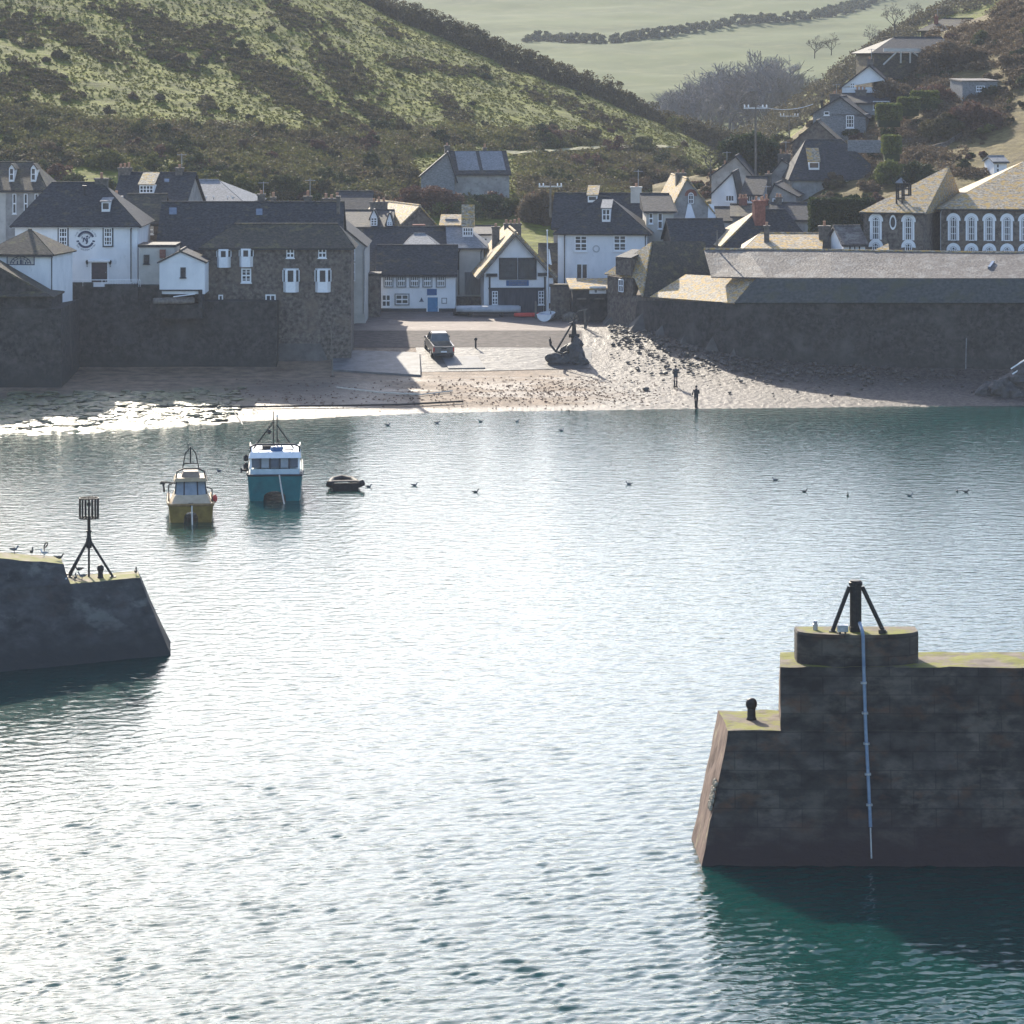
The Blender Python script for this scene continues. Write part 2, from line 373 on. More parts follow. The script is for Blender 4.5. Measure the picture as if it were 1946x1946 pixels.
def sheet(name, pts, m, label, dz=0.02, n=26, curve=None):
    """a ground sheet: quad given in plan, subdivided and laid on the ground"""
    a, b, c, d = [np.array(p, float) for p in pts]
    u = np.linspace(0, 1, n)[None, :, None]; v = np.linspace(0, 1, n)[:, None, None]
    P = (a * (1-u) + b * u) * (1-v) + (d * (1-u) + c * u) * v
    Z = zb(P[..., 0], P[..., 1]) + dz
    o = mesh_np(name, np.concatenate([P, Z[..., None]], -1), grid_quads(n, n), m)
    return tag(o, label, None, kind="structure")
M['platt'] = mat('platt_concrete', (0.10, 0.076, 0.066), (0.165, 0.13, 0.113), scale=0.8, rough=0.75, bump=0.3, bscale=6, blotch=((0.34, 0.31, 0.29), 1.3, 0.64, 0.70), blotch2=((0.07, 0.058, 0.052), 2.0, 0.58, 0.72), spec=0.25)
M['ramp'] = mat('slip_brown', (0.032, 0.024, 0.022), (0.085, 0.066, 0.06), scale=2.2, rough=0.85, bump=0.5, bscale=7, stretch=(0.7, 1, 1))
M['slip'] = mat('slip_grey', (0.022, 0.021, 0.02), (0.09, 0.083, 0.077), scale=1.3, rough=0.55, bump=1.0, bscale=1.8, stretch=(0.45, 1.8, 1), bdist=0.16, spec=0.35)
M['slab'] = mat('slip_slab', (0.075, 0.077, 0.08), (0.14, 0.142, 0.145), scale=1.2, rough=0.65, bump=0.4, bscale=5, spec=0.3)
sheet("platt", [(-14, 274.8), (5.5, 274.8), (6.5, 296), (-14, 296)], M['platt'], "pinkish concrete platt in front of the boathouse", 0.03)
sheet("slip_ramp", [(-14, 268.4), (6.0, 268.4), (6.0, 274.8), (-14, 274.8)], M['ramp'], "dark brown ramp below the platt", 0.028)
sheet("slipway", [(-7.5, 259.6), (6.5, 261.0), (6.8, 268.4), (-8.2, 268.4)], M['slip'], "grey uneven slipway running down to the sand", 0.026)
def pv(px, py):          # a point of the picture laid on the ground
    y = 228.0
    while y < 300:
        r = HY + (HC - gz(PX(px, y), y)) * F / y
        if r <= py: break
        y += 0.05
    return (PX(px, y), y)
mb = MB()
def gpoly(mb, quad, top=0.10, bot=-0.4):
    P = [pv(*q) for q in quad]
    zs = [gz(*p) for p in P]
    mb.hexa([(p[0], p[1], z + bot) for p, z in zip(P, zs)] + [(p[0], p[1], z + top) for p, z in zip(P, zs)])
gpoly(mb, [(632, 706), (799, 716), (797, 673), (634, 668)], 0.16)
slab1 = mb.build("slipway_slab", M['slab']); tag(slab1, "blue grey concrete slab of the slip in the shade of the stone house", None, kind="structure")
mb = MB(); gpoly(mb, [(852, 702), (922, 701), (908, 679), (840, 680)], 0.10)
tag(mb.build("slipway_slab", M['slab']), "pale ridged concrete slab behind the pickup truck", None, kind="structure")

# ground under the village
xs = np.arange(-110, 130, 2.0); ys = np.arange(262, 345, 1.5); X, Y = np.meshgrid(xs, ys)
Z = zb(X, Y) - 0.15
Z = np.where((X < -14) & (Y > 264), np.maximum(Z, 6.5 + 0.03 * (Y - 264)), Z)
ax = np.array([p[0] for p in WALL]); ay = np.array([p[1] for p in WALL])
yw_ = np.interp(X, ax, ay)
Z = np.where((X > 7) & (Y > yw_ + 1.5), np.maximum(Z, np.interp(X, [8, 12, 22, 60], [3.6, 5.0, 6.3, 8.0]) + 0.06 * np.clip(Y - 262, 0, 60)), Z)
tag(mesh_np("village_ground", np.stack([X, Y, Z], -1), grid_quads(len(ys), len(xs)), mat('village_paving', (0.07, 0.065, 0.06), (0.13, 0.12, 0.11), scale=1.2, rough=0.9)), "paved lanes and yards between the houses", None, kind="structure")

# ================================================================== hills
TERR = {}
def terrain(name, pxs, prof, mat_, label, rows=150, amp=0.35, fr=0.2, smooth_n=7):
    """world heightfield built fan-wise from the viewpoint; prof(px) -> [(Y, z), ...]"""
    P0 = [np.array(prof(p), float) for p in pxs]
    t = np.linspace(0, 1, rows); G = np.zeros((rows, len(pxs), 3))
    for j, (p, a) in enumerate(zip(pxs, P0)):
        Yr = a[0, 0] + (a[-1, 0] - a[0, 0]) * t
        z = np.interp(Yr, a[:, 0], a[:, 1])
        k = np.ones(smooth_n) / smooth_n
        z = np.convolve(np.pad(z, smooth_n // 2, 'edge'), k, 'valid')[:rows]
        G[:, j] = np.stack([(p - CX) * Yr / F, Yr, z], -1)
    X, Y = G[..., 0], G[..., 1]
    G[..., 2] += amp * 3.0 * fbm(X * 0.035, Y * 0.035, 3) * np.clip((Y - Y[0]) / 25, 0, 1) + amp * fbm(X * fr, Y * fr, 4) + amp * 0.6 * fbm(X * fr * 2.2 + 0.8 * fbm(X*0.1, Y*0.1, 2), Y * fr * 4.5, 3)
    o = mesh_np(name, G, grid_quads(rows, len(pxs)), mat_, smooth=True)
    TERR[name] = (np.asarray(pxs, float), G)
    return tag(o, label, None, kind="structure")
def hit(name, px, py):
    pxs, G = TERR[name]; j = int(np.clip(np.searchsorted(pxs, px), 1, len(pxs) - 1)); f = (px - pxs[j-1]) / (pxs[j] - pxs[j-1])
    c = G[:, j-1] * (1 - f) + G[:, j] * f
    r = HY + (HC - c[:, 2]) * F / c[:, 1]
    m = np.minimum.accumulate(r)
    k = int(np.argmax(m <= py))
    if m[k] > py: return None
    return Vector(c[k])
IP = lambda px, t: float(np.interp(px, [a for a, _ in t], [b for _, b in t]))

def grass_mat(name, c1, c2, c3, sc=0.25, terr=0.8):
    m, nt, b = new_mat(name); L = nt.links.new
    geo = N(nt, "NewGeometry")
    mp = N(nt, "Mapping"); mp.inputs["Scale"].default_value = (0.55, 0.9, 2.2); mp.inputs["Rotation"].default_value = (0, D2R(12), 0); L(geo.outputs["Position"], mp.inputs["Vector"])
    n1 = N(nt, "TexNoise", Scale=sc, Detail=8.0, Roughness=0.7); L(mp.outputs[0], n1.inputs["Vector"])
    r1 = ramp(nt, [(0.33, c1), (0.52, c2), (0.68, c3)]); L(n1.outputs["Fac"], r1.inputs[0])
    n2 = N(nt, "TexNoise", Scale=1.5, Detail=5.0, Roughness=0.7); L(mp.outputs[0], n2.inputs["Vector"])
    r2 = ramp(nt, [(0.40, 0.45), (0.58, 1.0)]); L(n2.outputs["Fac"], r2.inputs[0])
    mx = N(nt, "MixRGB", blend_type='MULTIPLY'); mx.inputs[0].default_value = 0.8; L(r1.outputs[0], mx.inputs[1]); L(r2.outputs[0], mx.inputs[2]); L(mx.outputs[0], b.inputs["Base Color"])
    b.inputs["Roughness"].default_value = 0.9; b.inputs["Specular IOR Level"].default_value = 0.2
    pass
    bp = N(nt, "Bump", Strength=terr, Distance=0.35); L(n2.outputs["Fac"], bp.inputs["Height"]); L(bp.outputs[0], b.inputs["Normal"])
    return m
M['grass'] = grass_mat('hill_grass', (0.055, 0.063, 0.003), (0.135, 0.150, 0.004), (0.215, 0.215, 0.012))
M['grass2'] = grass_mat('rough_grass', (0.085, 0.058, 0.022), (0.14, 0.108, 0.034), (0.20, 0.155, 0.06))
M['field'] = mat('far_field', (0.056, 0.074, 0.026), (0.086, 0.108, 0.038), scale=0.03, rough=0.95, spec=0.1, blotch=((0.11, 0.12, 0.048), 0.15, 0.5, 0.7))

SIL = [(-900, -560), (-500, -480), (0, -300), (300, -180), (560, -72), (683, -4), (772, 42), (874, 85), (968, 125), (1062, 161), (1171, 201), (1258, 234), (1316, 262), (1420, 312), (1500, 340)]
RY = [(-900, 540), (0, 510), (683, 492), (1000, 480), (1500, 470)]
def prof_left(px):
    yr = IP(px, RY); zr = ZZ(IP(px, SIL), yr)
    zf = IP(px, [(-900, 9), (900, 8), (1300, 7.0), (1500, 6.5)])
    zm = zf + 0.45 * (zr - zf) - 1.0
    return [(298, 4.2), (325, zf), (325 + (yr - 325) * 0.5, zm), (yr, zr), (yr + 25, zr - 3), (yr + 70, zr - 16)]
terrain("left_hill", np.arange(-900, 1501, 6.0), prof_left, M['grass'], "steep green hillside above the village", rows=260, amp=0.55, fr=0.22)

SIL2 = [(1240, 352), (1340, 330), (1400, 305), (1500, 262), (1560, 200), (1650, 125), (1760, 68), (1880, 22), (1946, -15), (2200, -160), (2700, -300)]
RY2 = [(1240, 365), (1500, 385), (1650, 400), (2700, 420)]
def prof_right(px):
    yr = IP(px, RY2); zr = ZZ(IP(px, SIL2), yr); z0 = IP(px, [(1240, 4), (1400, 5.5), (1600, 8.0), (1946, 10), (2700, 14)])
    return [(288, z0), (300, z0 + 1.0), (yr, zr), (yr + 20, zr - 1), (yr + 50, zr - 12)]
terrain("right_hill", np.arange(1240, 2701, 6.0), prof_right, M['grass2'], "rough gardens and brown grass slope behind the school", rows=150, amp=0.5, fr=0.3)

SIL3 = [(1180, 315), (1300, 285), (1400, 262), (1480, 212), (1560, 155), (1650, 85), (1760, 22), (1850, -12), (2600, -300)]
def prof_side(px):
    yr = 575.0; zr = ZZ(IP(px, SIL3), yr)
    return [(425, 6.5), (470, 8.5 + 0.2 * max(0, zr - 10)), (yr, zr), (yr + 30, zr - 2), (yr + 80, zr - 10)]
terrain("valley_side", np.arange(1180, 2601, 8.0), prof_side, M['grass'], "hazy green valley side behind the hillside houses", rows=110, amp=0.5, fr=0.2)
def prof_far(px):
    k = IP(px, [(300, 10), (1200, 0), (1800, -8), (2700, -30)])
    return [(560, 8), (640, 13.0), (1000, ZZ(18 + k, 1000)), (1160, ZZ(-70 + k, 1160)), (1260, ZZ(-110 + k, 1260)), (1380, 60)]
terrain("far_hill", np.arange(300, 2701, 16.0), prof_far, M['field'], "pale green fields on the far side of the valley", rows=150, amp=0.8, fr=0.05)
# ground between the hills
xs = np.arange(-60, 260, 8.0); ys = np.arange(330, 700, 8.0); X, Y = np.meshgrid(xs, ys)
tag(mesh_np("valley_floor", np.stack([X, Y, 3.0 + 0.012 * (Y - 330)], -1), grid_quads(len(ys), len(xs)), M['grass2']), "floor of the valley behind the village", None, kind="structure")

# pale path across the foot of the left hill
mb = MB(); prev = None
for px in range(880, 1300, 14):
    py = IP(px, [(880, 299), (1000, 296), (1100, 289), (1200, 284), (1300, 286)])
    a = hit("left_hill", px, py + 1.5); b = hit("left_hill", px, py - 2.5)
    if a is None or b is None: continue
    a = a + Vector((0, 0, 0.35)); b = b + Vector((0, 0, 0.40))
    if prev: mb.poly([prev[0], a, b, prev[1]])
    prev = (a, b)
tag(mb.build("path", mat('worn_path', (0.20, 0.19, 0.10), (0.27, 0.25, 0.14), scale=1.0, rough=0.9)), "worn grassy path slanting across the foot of the hill", None, kind="structure")

# ================================================================== breakwaters
def rough_hexa(P, step=0.5, amp=0.05, fr=1.3):
    """block with slightly uneven faces; P = bottom ring, top ring"""
    P = [np.array(p, float) for p in P]; VV, QQ, MI, off = [], [], [], 0
    for fi, q in enumerate(((0,1,5,4),(1,2,6,5),(2,3,7,6),(3,0,4,7),(4,5,6,7),(3,2,1,0))):
        a, b, c, d = (P[i] for i in q)
        nu = max(2, int(max(np.linalg.norm(b-a), np.linalg.norm(c-d)) / step) + 1); nv = max(2, int(max(np.linalg.norm(d-a), np.linalg.norm(c-b)) / step) + 1)
        u = np.linspace(0, 1, nu)[None, :, None]; v = np.linspace(0, 1, nv)[:, None, None]
        G = (a*(1-u)+b*u)*(1-v) + (d*(1-u)+c*u)*v
        x, y, z = G[..., 0], G[..., 1], G[..., 2]
        G = G + amp * np.stack([fbm(y*fr+z*0.7, z*fr+x*0.3, 3), fbm(x*fr+40, z*fr+y*0.3, 3), fbm(x*fr+80, y*fr+z*0.2, 3)], -1) * 2
        VV.append(G.reshape(-1, 3)); QQ.append(grid_quads(nv, nu) + off); off += nu * nv
        MI += [{4: 1, 3: 2}.get(fi, 0)] * ((nu-1)*(nv-1))
    return np.concatenate(VV), np.concatenate(QQ), MI
def pier(parts, mats, root, name):
    for nm, P, st in parts:
        V, Q, MI = rough_hexa(P, st); o = mesh_np(nm, V, Q, mats, root, mi=MI)
M['pier'] = mat('breakwater_stone', (0.03, 0.026, 0.024), (0.095, 0.082, 0.072), scale=1.4, rough=0.85, bump=0.7, bscale=3.2, detail=8,
    stretch=(0.8, 1, 1.5), blotch=((0.135, 0.115, 0.092), 0.7, 0.52, 0.68), blotch2=((0.11, 0.058, 0.035), 0.8, 0.54, 0.70), brick=(1.5, 0.62, 0.42), band=(0.5, 2.0, (0.045, 0.03, 0.029)), bdist=0.06)
M['piertop'] = mat('breakwater_top', (0.09, 0.072, 0.052), (0.18, 0.145, 0.11), scale=1.3, rough=0.85, bump=0.6, bscale=5, blotch=((0.15, 0.15, 0.018), 0.9, 0.44, 0.56), blotch2=((0.10, 0.085, 0.07), 2.2, 0.55, 0.7))
rp = thing("breakwater", "stepped dark stone breakwater rising from the water at lower right", "breakwater", (6.4, 106, 0))
O = Vector((6.4, 106, 0))
def rel(P, o=O): return [tuple(Vector(p) - o) for p in P]
pier([("lower_block", rel([(5.74,105.45,-3),(34,105.1,-3),(34,112,-3),(5.6,109.3,-3),(7.3,106.5,4.4),(34,106.3,4.4),(34,110,4.4),(7.17,109.8,4.4)]), 0.3),
      ("upper_block", rel([(9.07,106.5,4.40),(34,106.3,4.40),(34,109.9,4.4),(9.29,109.8,4.40),(9.07,106.72,6.5),(34,106.5,6.5),(34,109.4,6.5),(9.27,109.4,6.5)]), 0.3)],
     [M['pier'], M['piertop'], mat('brown_end_face', (0.085, 0.05, 0.038), (0.20, 0.135, 0.105), scale=1.6, rough=0.8, bump=0.8, bscale=4, stretch=(1, 1, .5), blotch=((0.25, 0.20, 0.13), 1.4, 0.58, 0.66))], rp, "rp")  # end faces browner and paler than the other sides
mb = MB()
arc = [(11.77 + 2.08 * math.cos(t), 107.62 + 0.86 * math.sin(t)) for t in np.linspace(math.pi, 2 * math.pi, 28)] + [(13.85, 108.4), (9.69, 108.4)]
n = len(arc); b0 = len(mb.v)
rings = []
for z, k in ((6.45, 1.0), (7.50, 1.0), (7.57, 0.985)):
    rings.append([(11.77 + (x - 11.77) * k - O.x, 107.8 + (y - 107.8) * k - O.y, z) for x, y in arc])
mb.mat(0).loft(rings, caps=False); mb.mat(1).poly(rings[-1])
mb.build("lamp_plinth", [M['pier'], M['piertop']], rp)
# broken mortar and exposed stones on the end face
mb = MB()
for i in range(70):
    t = U(0.40, 0.62); x = 6.3 + 0.211 * 4.4 * t; y = 106.0 + U(0.05, 0.9); z = 4.4 * t
    s = U(0.04, 0.13); mb.ell((x - O.x - 0.01, y - O.y, z), s * 0.6, s, s * U(0.5, 1), 6, 4)
mb.build("exposed_masonry", mat('pale_masonry', (0.22, 0.19, 0.14), (0.36, 0.31, 0.24), scale=5, rough=0.9), rp)

# light tripod, conduit, fittings on the right breakwater
t = thing("light_tripod", "black tripod of a harbour light with a thick central post on the breakwater", "harbour light", (11.7, 107.5, 7.57))
mb = MB(); mb.lathe((0, 0, 0.17), [(0.20, 0), (0.20, 1.38), (0.235, 1.40), (0.235, 1.50), (0.20, 1.52), (0.20, 1.56), (0.12, 1.57)], 18)
mb.box(-0.2, 0.2, -0.2, 0.2, 0.0, 0.17); mb.build("post", M['iron'], t)
for fx, fy in ((-0.80, -0.12), (0.93, -0.12), (0.05, 0.72)):
    m2 = MB(); k = 0.22 / math.hypot(fx, fy); m2.tube([(fx, fy, 0.02), (fx * k, fy * k, 1.52)], 0.075, 8); m2.box(fx - 0.12, fx + 0.12, fy - 0.12, fy + 0.12, -0.01, 0.035)
    m2.build("leg", M['iron'], t)
t = thing("junction_box", "small grey junction box beside the foot of the tripod post", "box", (11.25, 107.05, 7.58))
mb = MB(); mb.box(-0.22, 0.14, -0.1, 0.1, 0.06, 0.28); mb.build("casing", M['galv'], t)
for fx in (-0.16, 0.02): mb = MB(); mb.box(fx, fx + 0.06, -0.05, 0.05, 0, 0.06); mb.build("foot", M['iron'], t)
t = thing("junction_box", "small dark valve box right of the tripod post", "box", (12.55, 107.05, 7.58))
mb = MB(); mb.box(-0.12, 0.12, -0.08, 0.08, 0, 0.12); mb.lathe((0, 0, 0.12), [(0.06, 0), (0.06, 0.08), (0.02, 0.1)], 8); mb.build("casing", M['iron'], t)
t = thing("cable_conduit", "blue grey steel conduit running down the breakwater face", "pipe", (11.85, 106.6, 7.6))
def face_y(z): return 105.9 + 0.136 * z if z < 4.4 else 106.5 + 0.10 * (z - 4.4)
pts = [(11.80, 107.2, 7.9), (11.83, 106.72, 7.75), (11.86, 106.66, 7.55), (11.88, face_y(6.45) - 0.10, 6.4), (11.92, face_y(4.4) - 0.13, 4.4), (11.98, face_y(2.8) - 0.13, 2.8), (12.03, face_y(1.3) - 0.13, 1.28)]
mb = MB(); mb.tube([tuple(Vector(p) - Vector((11.85, 106.6, 7.6))) for p in pts], 0.062, 8)
conduit = mat('conduit_steel', (0.13, 0.19, 0.28), (0.22, 0.28, 0.36), scale=4, rough=0.45, metal=0.3)
mb.build("pipe", conduit, t)
for z in (6.0, 5.0, 4.0, 3.0, 2.0):
    x = 11.85 + (6.45 - z) * 0.034; m2 = MB(); m2.box(x - 0.10 - 11.85, x + 0.10 - 11.85, face_y(z) - 0.20 - 106.6, face_y(z) + 0.02 - 106.6, z - 7.6 - 0.03, z - 7.6 + 0.03); m2.build("bracket", M['galv'], t)
m2 = MB(); m2.tube([tuple(Vector(p) - Vector((11.85, 106.6, 7.6))) for p in ((12.03, face_y(1.28) - 0.1, 1.25), (12.05, face_y(0.3) - 0.1, 0.25))], 0.028, 6); m2.build("rod", M['galv'], t)
t = thing("mooring_post", "short grey metal stub post at the left of the rounded plinth", "post", (10.35, 107.75, 7.57))
mb = MB(); mb.lathe((0, 0, 0), [(0.085, 0), (0.085, 0.2), (0.07, 0.21), (0.07, 0.26), (0.085, 0.27), (0.06, 0.31)], 12); mb.build("stub", M['galv'], t)
def bollard(x, y, z, h, label):
    t = thing("bollard", label, "bollard", (x, y, z), 0, "iron mooring bollards on the breakwaters")
    k = h / 0.72
    mb = MB(); mb.lathe((0, 0, 0), [(0.17*k, -0.02), (0.17*k, 0.03*k), (0.145*k, 0.08*k), (0.135*k, 0.30*k), (0.15*k, 0.38*k)], 18); mb.build("shaft", M['iron'], t, True)
    mb = MB(); mb.lathe((0, 0, 0), [(0.15*k, 0.38*k), (0.185*k, 0.45*k), (0.19*k, 0.56*k), (0.16*k, 0.65*k), (0.10*k, 0.70*k), (0.02*k, 0.72*k)], 18); mb.build("head", M['iron'], t, True)
bollard(PX(1428, 108.3), 108.3, 4.40, 0.74, "round headed black iron bollard on the low step of the right breakwater")

# left breakwater
lp = thing("breakwater", "dark sloping stone breakwater end in the water at the left edge", "breakwater", (-18, 142, 0)); OL = Vector((-18, 142, 0))
M['pier_b'] = mat('breakwater_grey', (0.03, 0.031, 0.033), (0.085, 0.084, 0.083), scale=1.3, rough=0.85, bump=0.7, bscale=3.2, detail=8,
    stretch=(0.8, 1, 1.4), blotch=((0.13, 0.13, 0.12), 0.55, 0.57, 0.66), blotch2=((0.065, 0.05, 0.045), 0.8, 0.56, 0.75), band=(0.4, 2.0, (0.032, 0.035, 0.036)), bdist=0.06)
M['piertop_b'] = mat('breakwater_cap', (0.17, 0.135, 0.09), (0.28, 0.23, 0.17), scale=1.3, rough=0.85, bump=0.6, bscale=5, blotch=((0.14, 0.145, 0.025), 0.6, 0.42, 0.54))
pier([("lower_block", rel([(-45,125.6,-3),(-14.2,142.8,-3),(-14.6,147.2,-3),(-47,131,-3),(-45,128.6,3.36),(-16.97,144.0,3.40),(-17.3,146.0,3.40),(-47,131.8,3.36)], OL), 0.35),
      ("upper_block", rel([(-45,128.62,3.37),(-19.9,142.33,3.385),(-20.6,145.2,3.385),(-46,131.4,3.37),(-45,129.3,8.6),(-20.3,142.75,4.25),(-20.7,144.6,4.25),(-46,130.8,8.6)], OL), 0.35)],
     [M['pier_b'], M['piertop_b'], M['pier_b']], lp, "lp")
bz = 3.40
bt = thing("beacon", "black tripod beacon topped by a slatted cylinder cage on the left breakwater", "beacon", (PX(169, 144.4), 144.4, bz)); 
mb = MB(); mb.tube([(0, 0, 0.0), (0, 0, 1.4)], 0.05, 8); mb.tube([(0, 0, 1.3), (0, 0, 2.75)], 0.075, 10)
mb.lathe((0, 0, 1.3), [(0.12, 0), (0.135, 0.1), (0.135, 0.38), (0.10, 0.5), (0.09, 0.72), (0.13, 0.74), (0.13, 0.80), (0.09, 0.82)], 12); mb.build("mast", M['iron'], bt)
for fx, fy, fz in ((-0.86, -0.35, 0.02), (-0.98, 0.55, 0.02), (1.12, -0.2, 0.02), ):
    m2 = MB(); m2.tube([(fx, fy, fz), (0.06 * fx, 0.06 * fy, 1.62)], 0.06, 8); m2.box(fx - 0.14, fx + 0.14, fy - 0.14, fy + 0.14, -0.02, 0.05); m2.build("leg", M['iron'], bt)
cg = MB(); R = 0.44
for zc in (2.68, 3.58):
    cg.tube([(R * math.cos(a), R * math.sin(a), zc) for a in np.linspace(0, 2 * math.pi, 25)], 0.03, 6, cap=False)
    for a in (0, math.pi / 3, 2 * math.pi / 3): cg.tube([(R * math.cos(a), R * math.sin(a), zc), (-R * math.cos(a), -R * math.sin(a), zc)], 0.02, 5)
for i in range(18):
    a = 2 * math.pi * i / 18; c, s = math.cos(a), math.sin(a)
    cg.hexa([(R*c - 0.032*s, R*s + 0.032*c, 2.68), (R*c + 0.032*s, R*s - 0.032*c, 2.68), ((R+.02)*c + 0.032*s, (R+.02)*s - 0.032*c, 2.68), ((R+.02)*c - 0.032*s, (R+.02)*s + 0.032*c, 2.68),
             (R*c - 0.032*s, R*s + 0.032*c, 3.58), (R*c + 0.032*s, R*s - 0.032*c, 3.58), ((R+.02)*c + 0.032*s, (R+.02)*s - 0.032*c, 3.58), ((R+.02)*c - 0.032*s, (R+.02)*s + 0.032*c, 3.58)])
cg.build("cage", M['iron'], bt)
mb = MB(); mb.lathe((0, 0, 2.75), [(0.05, 0), (0.05, 0.45), (0.09, 0.5), (0.09, 0.62), (0.03, 0.68)], 10); mb.build("lamp", M['iron'], bt)
bollard(PX(191, 144.0), 144.0, 3.40, 0.60, "round headed black bollard on the left breakwater beside the beacon")
t = thing("mooring_ring", "bent iron hoop standing on the weedy top of the left breakwater", "mooring ring", (PX(84, 143.0), 143.0, 4.72))
mb = MB(); mb.tube([(0, 0, -0.1), (0, 0, 0.28), (0.06, 0, 0.42), (0.14, 0, 0.45), (0.15, 0, 0.36), (0.05, 0, 0.22)], 0.035, 6); mb.build("hoop", M['iron'], t)
# gate rail and box behind the beacon
# ================================================================== buildings
def HYd(px, py, d, terr="right_hill"):
    h = hit(terr, px, py); return h.y if h is not None else d
class House:
    def __init__(s, name, label, l, r, base, Y, d, rz=0.0, cat='house', group=None):
        s.l, s.Y, s.d, s.base = l, Y, d, base; s.rz = D2R(rz); s.s = F / Y
        s.w = (r - l) / s.s / math.cos(s.rz); s.x0 = PX(l, Y); s.z0 = ZZ(base, Y)
        s.root = thing(name, label, cat, (s.x0, Y, s.z0), s.rz, group); s.roofs = []
    def yd(s, x, y): return s.Y + x * math.sin(s.rz) + y * math.cos(s.rz)
    def X(s, px, y=0.0):
        x = (px - s.l) / s.s / math.cos(s.rz)
        for _ in range(4):
            Yd = s.yd(x, y); x = (PX(px, Yd) - s.x0 + y * math.sin(s.rz)) / math.cos(s.rz)
        return x
    def Z(s, py, y=0.0, x=None): return ZZ(py, s.yd(s.w / 2 if x is None else x, y)) - s.z0
    def body(s, eave, kind, ridge, wall, roof, a=None, b=None, over=0.25, below=4.0, t=0.13, d=None, fascia=None, open_back=False):
        """eave / ridge rows and a / b ridge columns are read in the picture at the depth where each stands"""
        w, d = s.w, d or s.d; h = s.Z(eave); s.h = h; s.kind = kind
        wb = MB(); rb = MB(); o = over
        wb.box(0, w, 0, d, -below, h)
        if kind in ('gx', 'hip', 'half'):
            hr = s.Z(ridge, d / 2); sl_ = (hr - h) / (d / 2); zo = h - o * sl_; s.sl = sl_; s.hr = hr
            xa = -o if a is None else s.X(a, d / 2); xb = w + o if b is None else s.X(b, d / 2)
            A, B, C, D_ = (-o, -o, zo), (w + o, -o, zo), (w + o, d + o, zo), (-o, d + o, zo); Ra, Rb = (xa, d / 2, hr), (xb, d / 2, hr)
            if abs(xb - xa) < 0.05: Rb = Ra
            rb.slab([A, B, Rb, Ra] if Ra != Rb else [A, B, Ra], t); rb.slab([C, D_, Ra, Rb] if Ra != Rb else [C, D_, Ra], t)
            if a is None: wb.extr([(0, 0, h - .01), (0, d, h - .01), (0, d / 2, hr - 0.02)], (w if b is None else 0.25, 0, 0))
            else: rb.slab([D_, A, Ra], t)
            if b is None and a is not None: wb.extr([(w, 0, h - .01), (w, d, h - .01), (w, d / 2, hr - 0.02)], (-0.25, 0, 0))
            if b is not None: rb.slab([B, C, Rb], t)
            # ridge tiles
            rb.tube([(xa, d / 2, hr + t * 0.9), (xb, d / 2, hr + t * 0.9)], 0.13, 6) if Ra != Rb else None
        elif kind == 'gy':
            ax = s.X(a) if a is not None else w / 2; hr = s.Z(ridge); hb = h if b is None else s.Z(b); s.hr = hr
            wb.extr([(0, 0, h - .01), (w, 0, hb - .01), (ax, 0, hr - .02)], (0, d, 0))
            s1 = (hr - h) / ax; s2 = (hr - hb) / (w - ax); s.sl = s1
            rb.slab([(-o, -o, h - o * s1), (ax, -o, hr), (ax, d + o, hr), (-o, d + o, h - o * s1)], t)
            rb.slab([(ax, -o, hr), (w + o, -o, hb - o * s2), (w + o, d + o, hb - o * s2), (ax, d + o, hr)], t)
            rb.tube([(ax, -o, hr + t), (ax, d + o, hr + t)], 0.12, 6)
        elif kind == 'mono':                       # slopes down to the front
            hb = s.Z(ridge, d); s.hr = hb; s.sl = (hb - h) / d
            wb.extr([(0, 0, h - .01), (0, d, h - .01), (0, d, hb - .02)], (w, 0, 0))
            rb.slab([(-o, -o, h - o * s.sl), (w + o, -o, h - o * s.sl), (w + o, d + .05, hb), (-o, d + .05, hb)], t)
        elif kind == 'monox':                      # slopes down to the right
            hl = s.Z(ridge); s.hr = hl; s.sl = (hl - h) / w
            wb.extr([(0, 0, h - .01), (w, 0, h - .01), (0, 0, hl - .02)], (0, d, 0))
            rb.slab([(-o * 0, -o, hl), (w + o, -o, h - o * s.sl), (w + o, d + o, h - o * s.sl), (0, d + o, hl)], t)
        elif kind == 'flat':
            rb.box(-0.1, w + 0.1, -0.1, d + 0.1, h + 0.002, h + 0.22); s.sl = 0; s.hr = h
        s.wall = wb.build("wall", wall, s.root)
        s.roof = rb.build("roof", roof, s.root)
        if kind in ('gx', 'hip') and over >= .2: s.gutter(M['wpaint'] if roof is M['slate'] and s.l < 60 else None)
        return s
    def win(s, l, t, r, b, nx=2, ny=2, fr=None, sur=None, fw=0.07, y=0.0, name="window", glass=None, parent=None, depth=0.0):
        x0, x1, z0, z1 = s.X(l, y), s.X(r, y), s.Z(b, y), s.Z(t, y); fr = fr or M['wpaint']; y = y - depth
        if x1 < x0 + 0.1: x1 = x0 + 0.1
        if sur:                                     # dark or pale surround
            g = 0.11; mb = MB()
            mb.box(x0 - g, x1 + g, y - 0.035, y + 0.05, z0 - g, z1 + g); mb.build(name + "_surround", sur, s.root)
            y -= 0.035
        mb = MB(); mb.box(x0, x1, y - 0.02, y + 0.05, z0, z1); p = mb.build(name, glass or M['glass'], parent or s.root)
        mb = MB(); e = 0.07; f = fw
        mb.box(x0, x0 + f, y - e, y + 0.01, z0, z1); mb.box(x1 - f, x1, y - e, y + 0.01, z0, z1)
        mb.box(x0 + f, x1 - f, y - e, y + 0.01, z0, z0 + f * 1.3); mb.box(x0 + f, x1 - f, y - e, y + 0.01, z1 - f, z1)
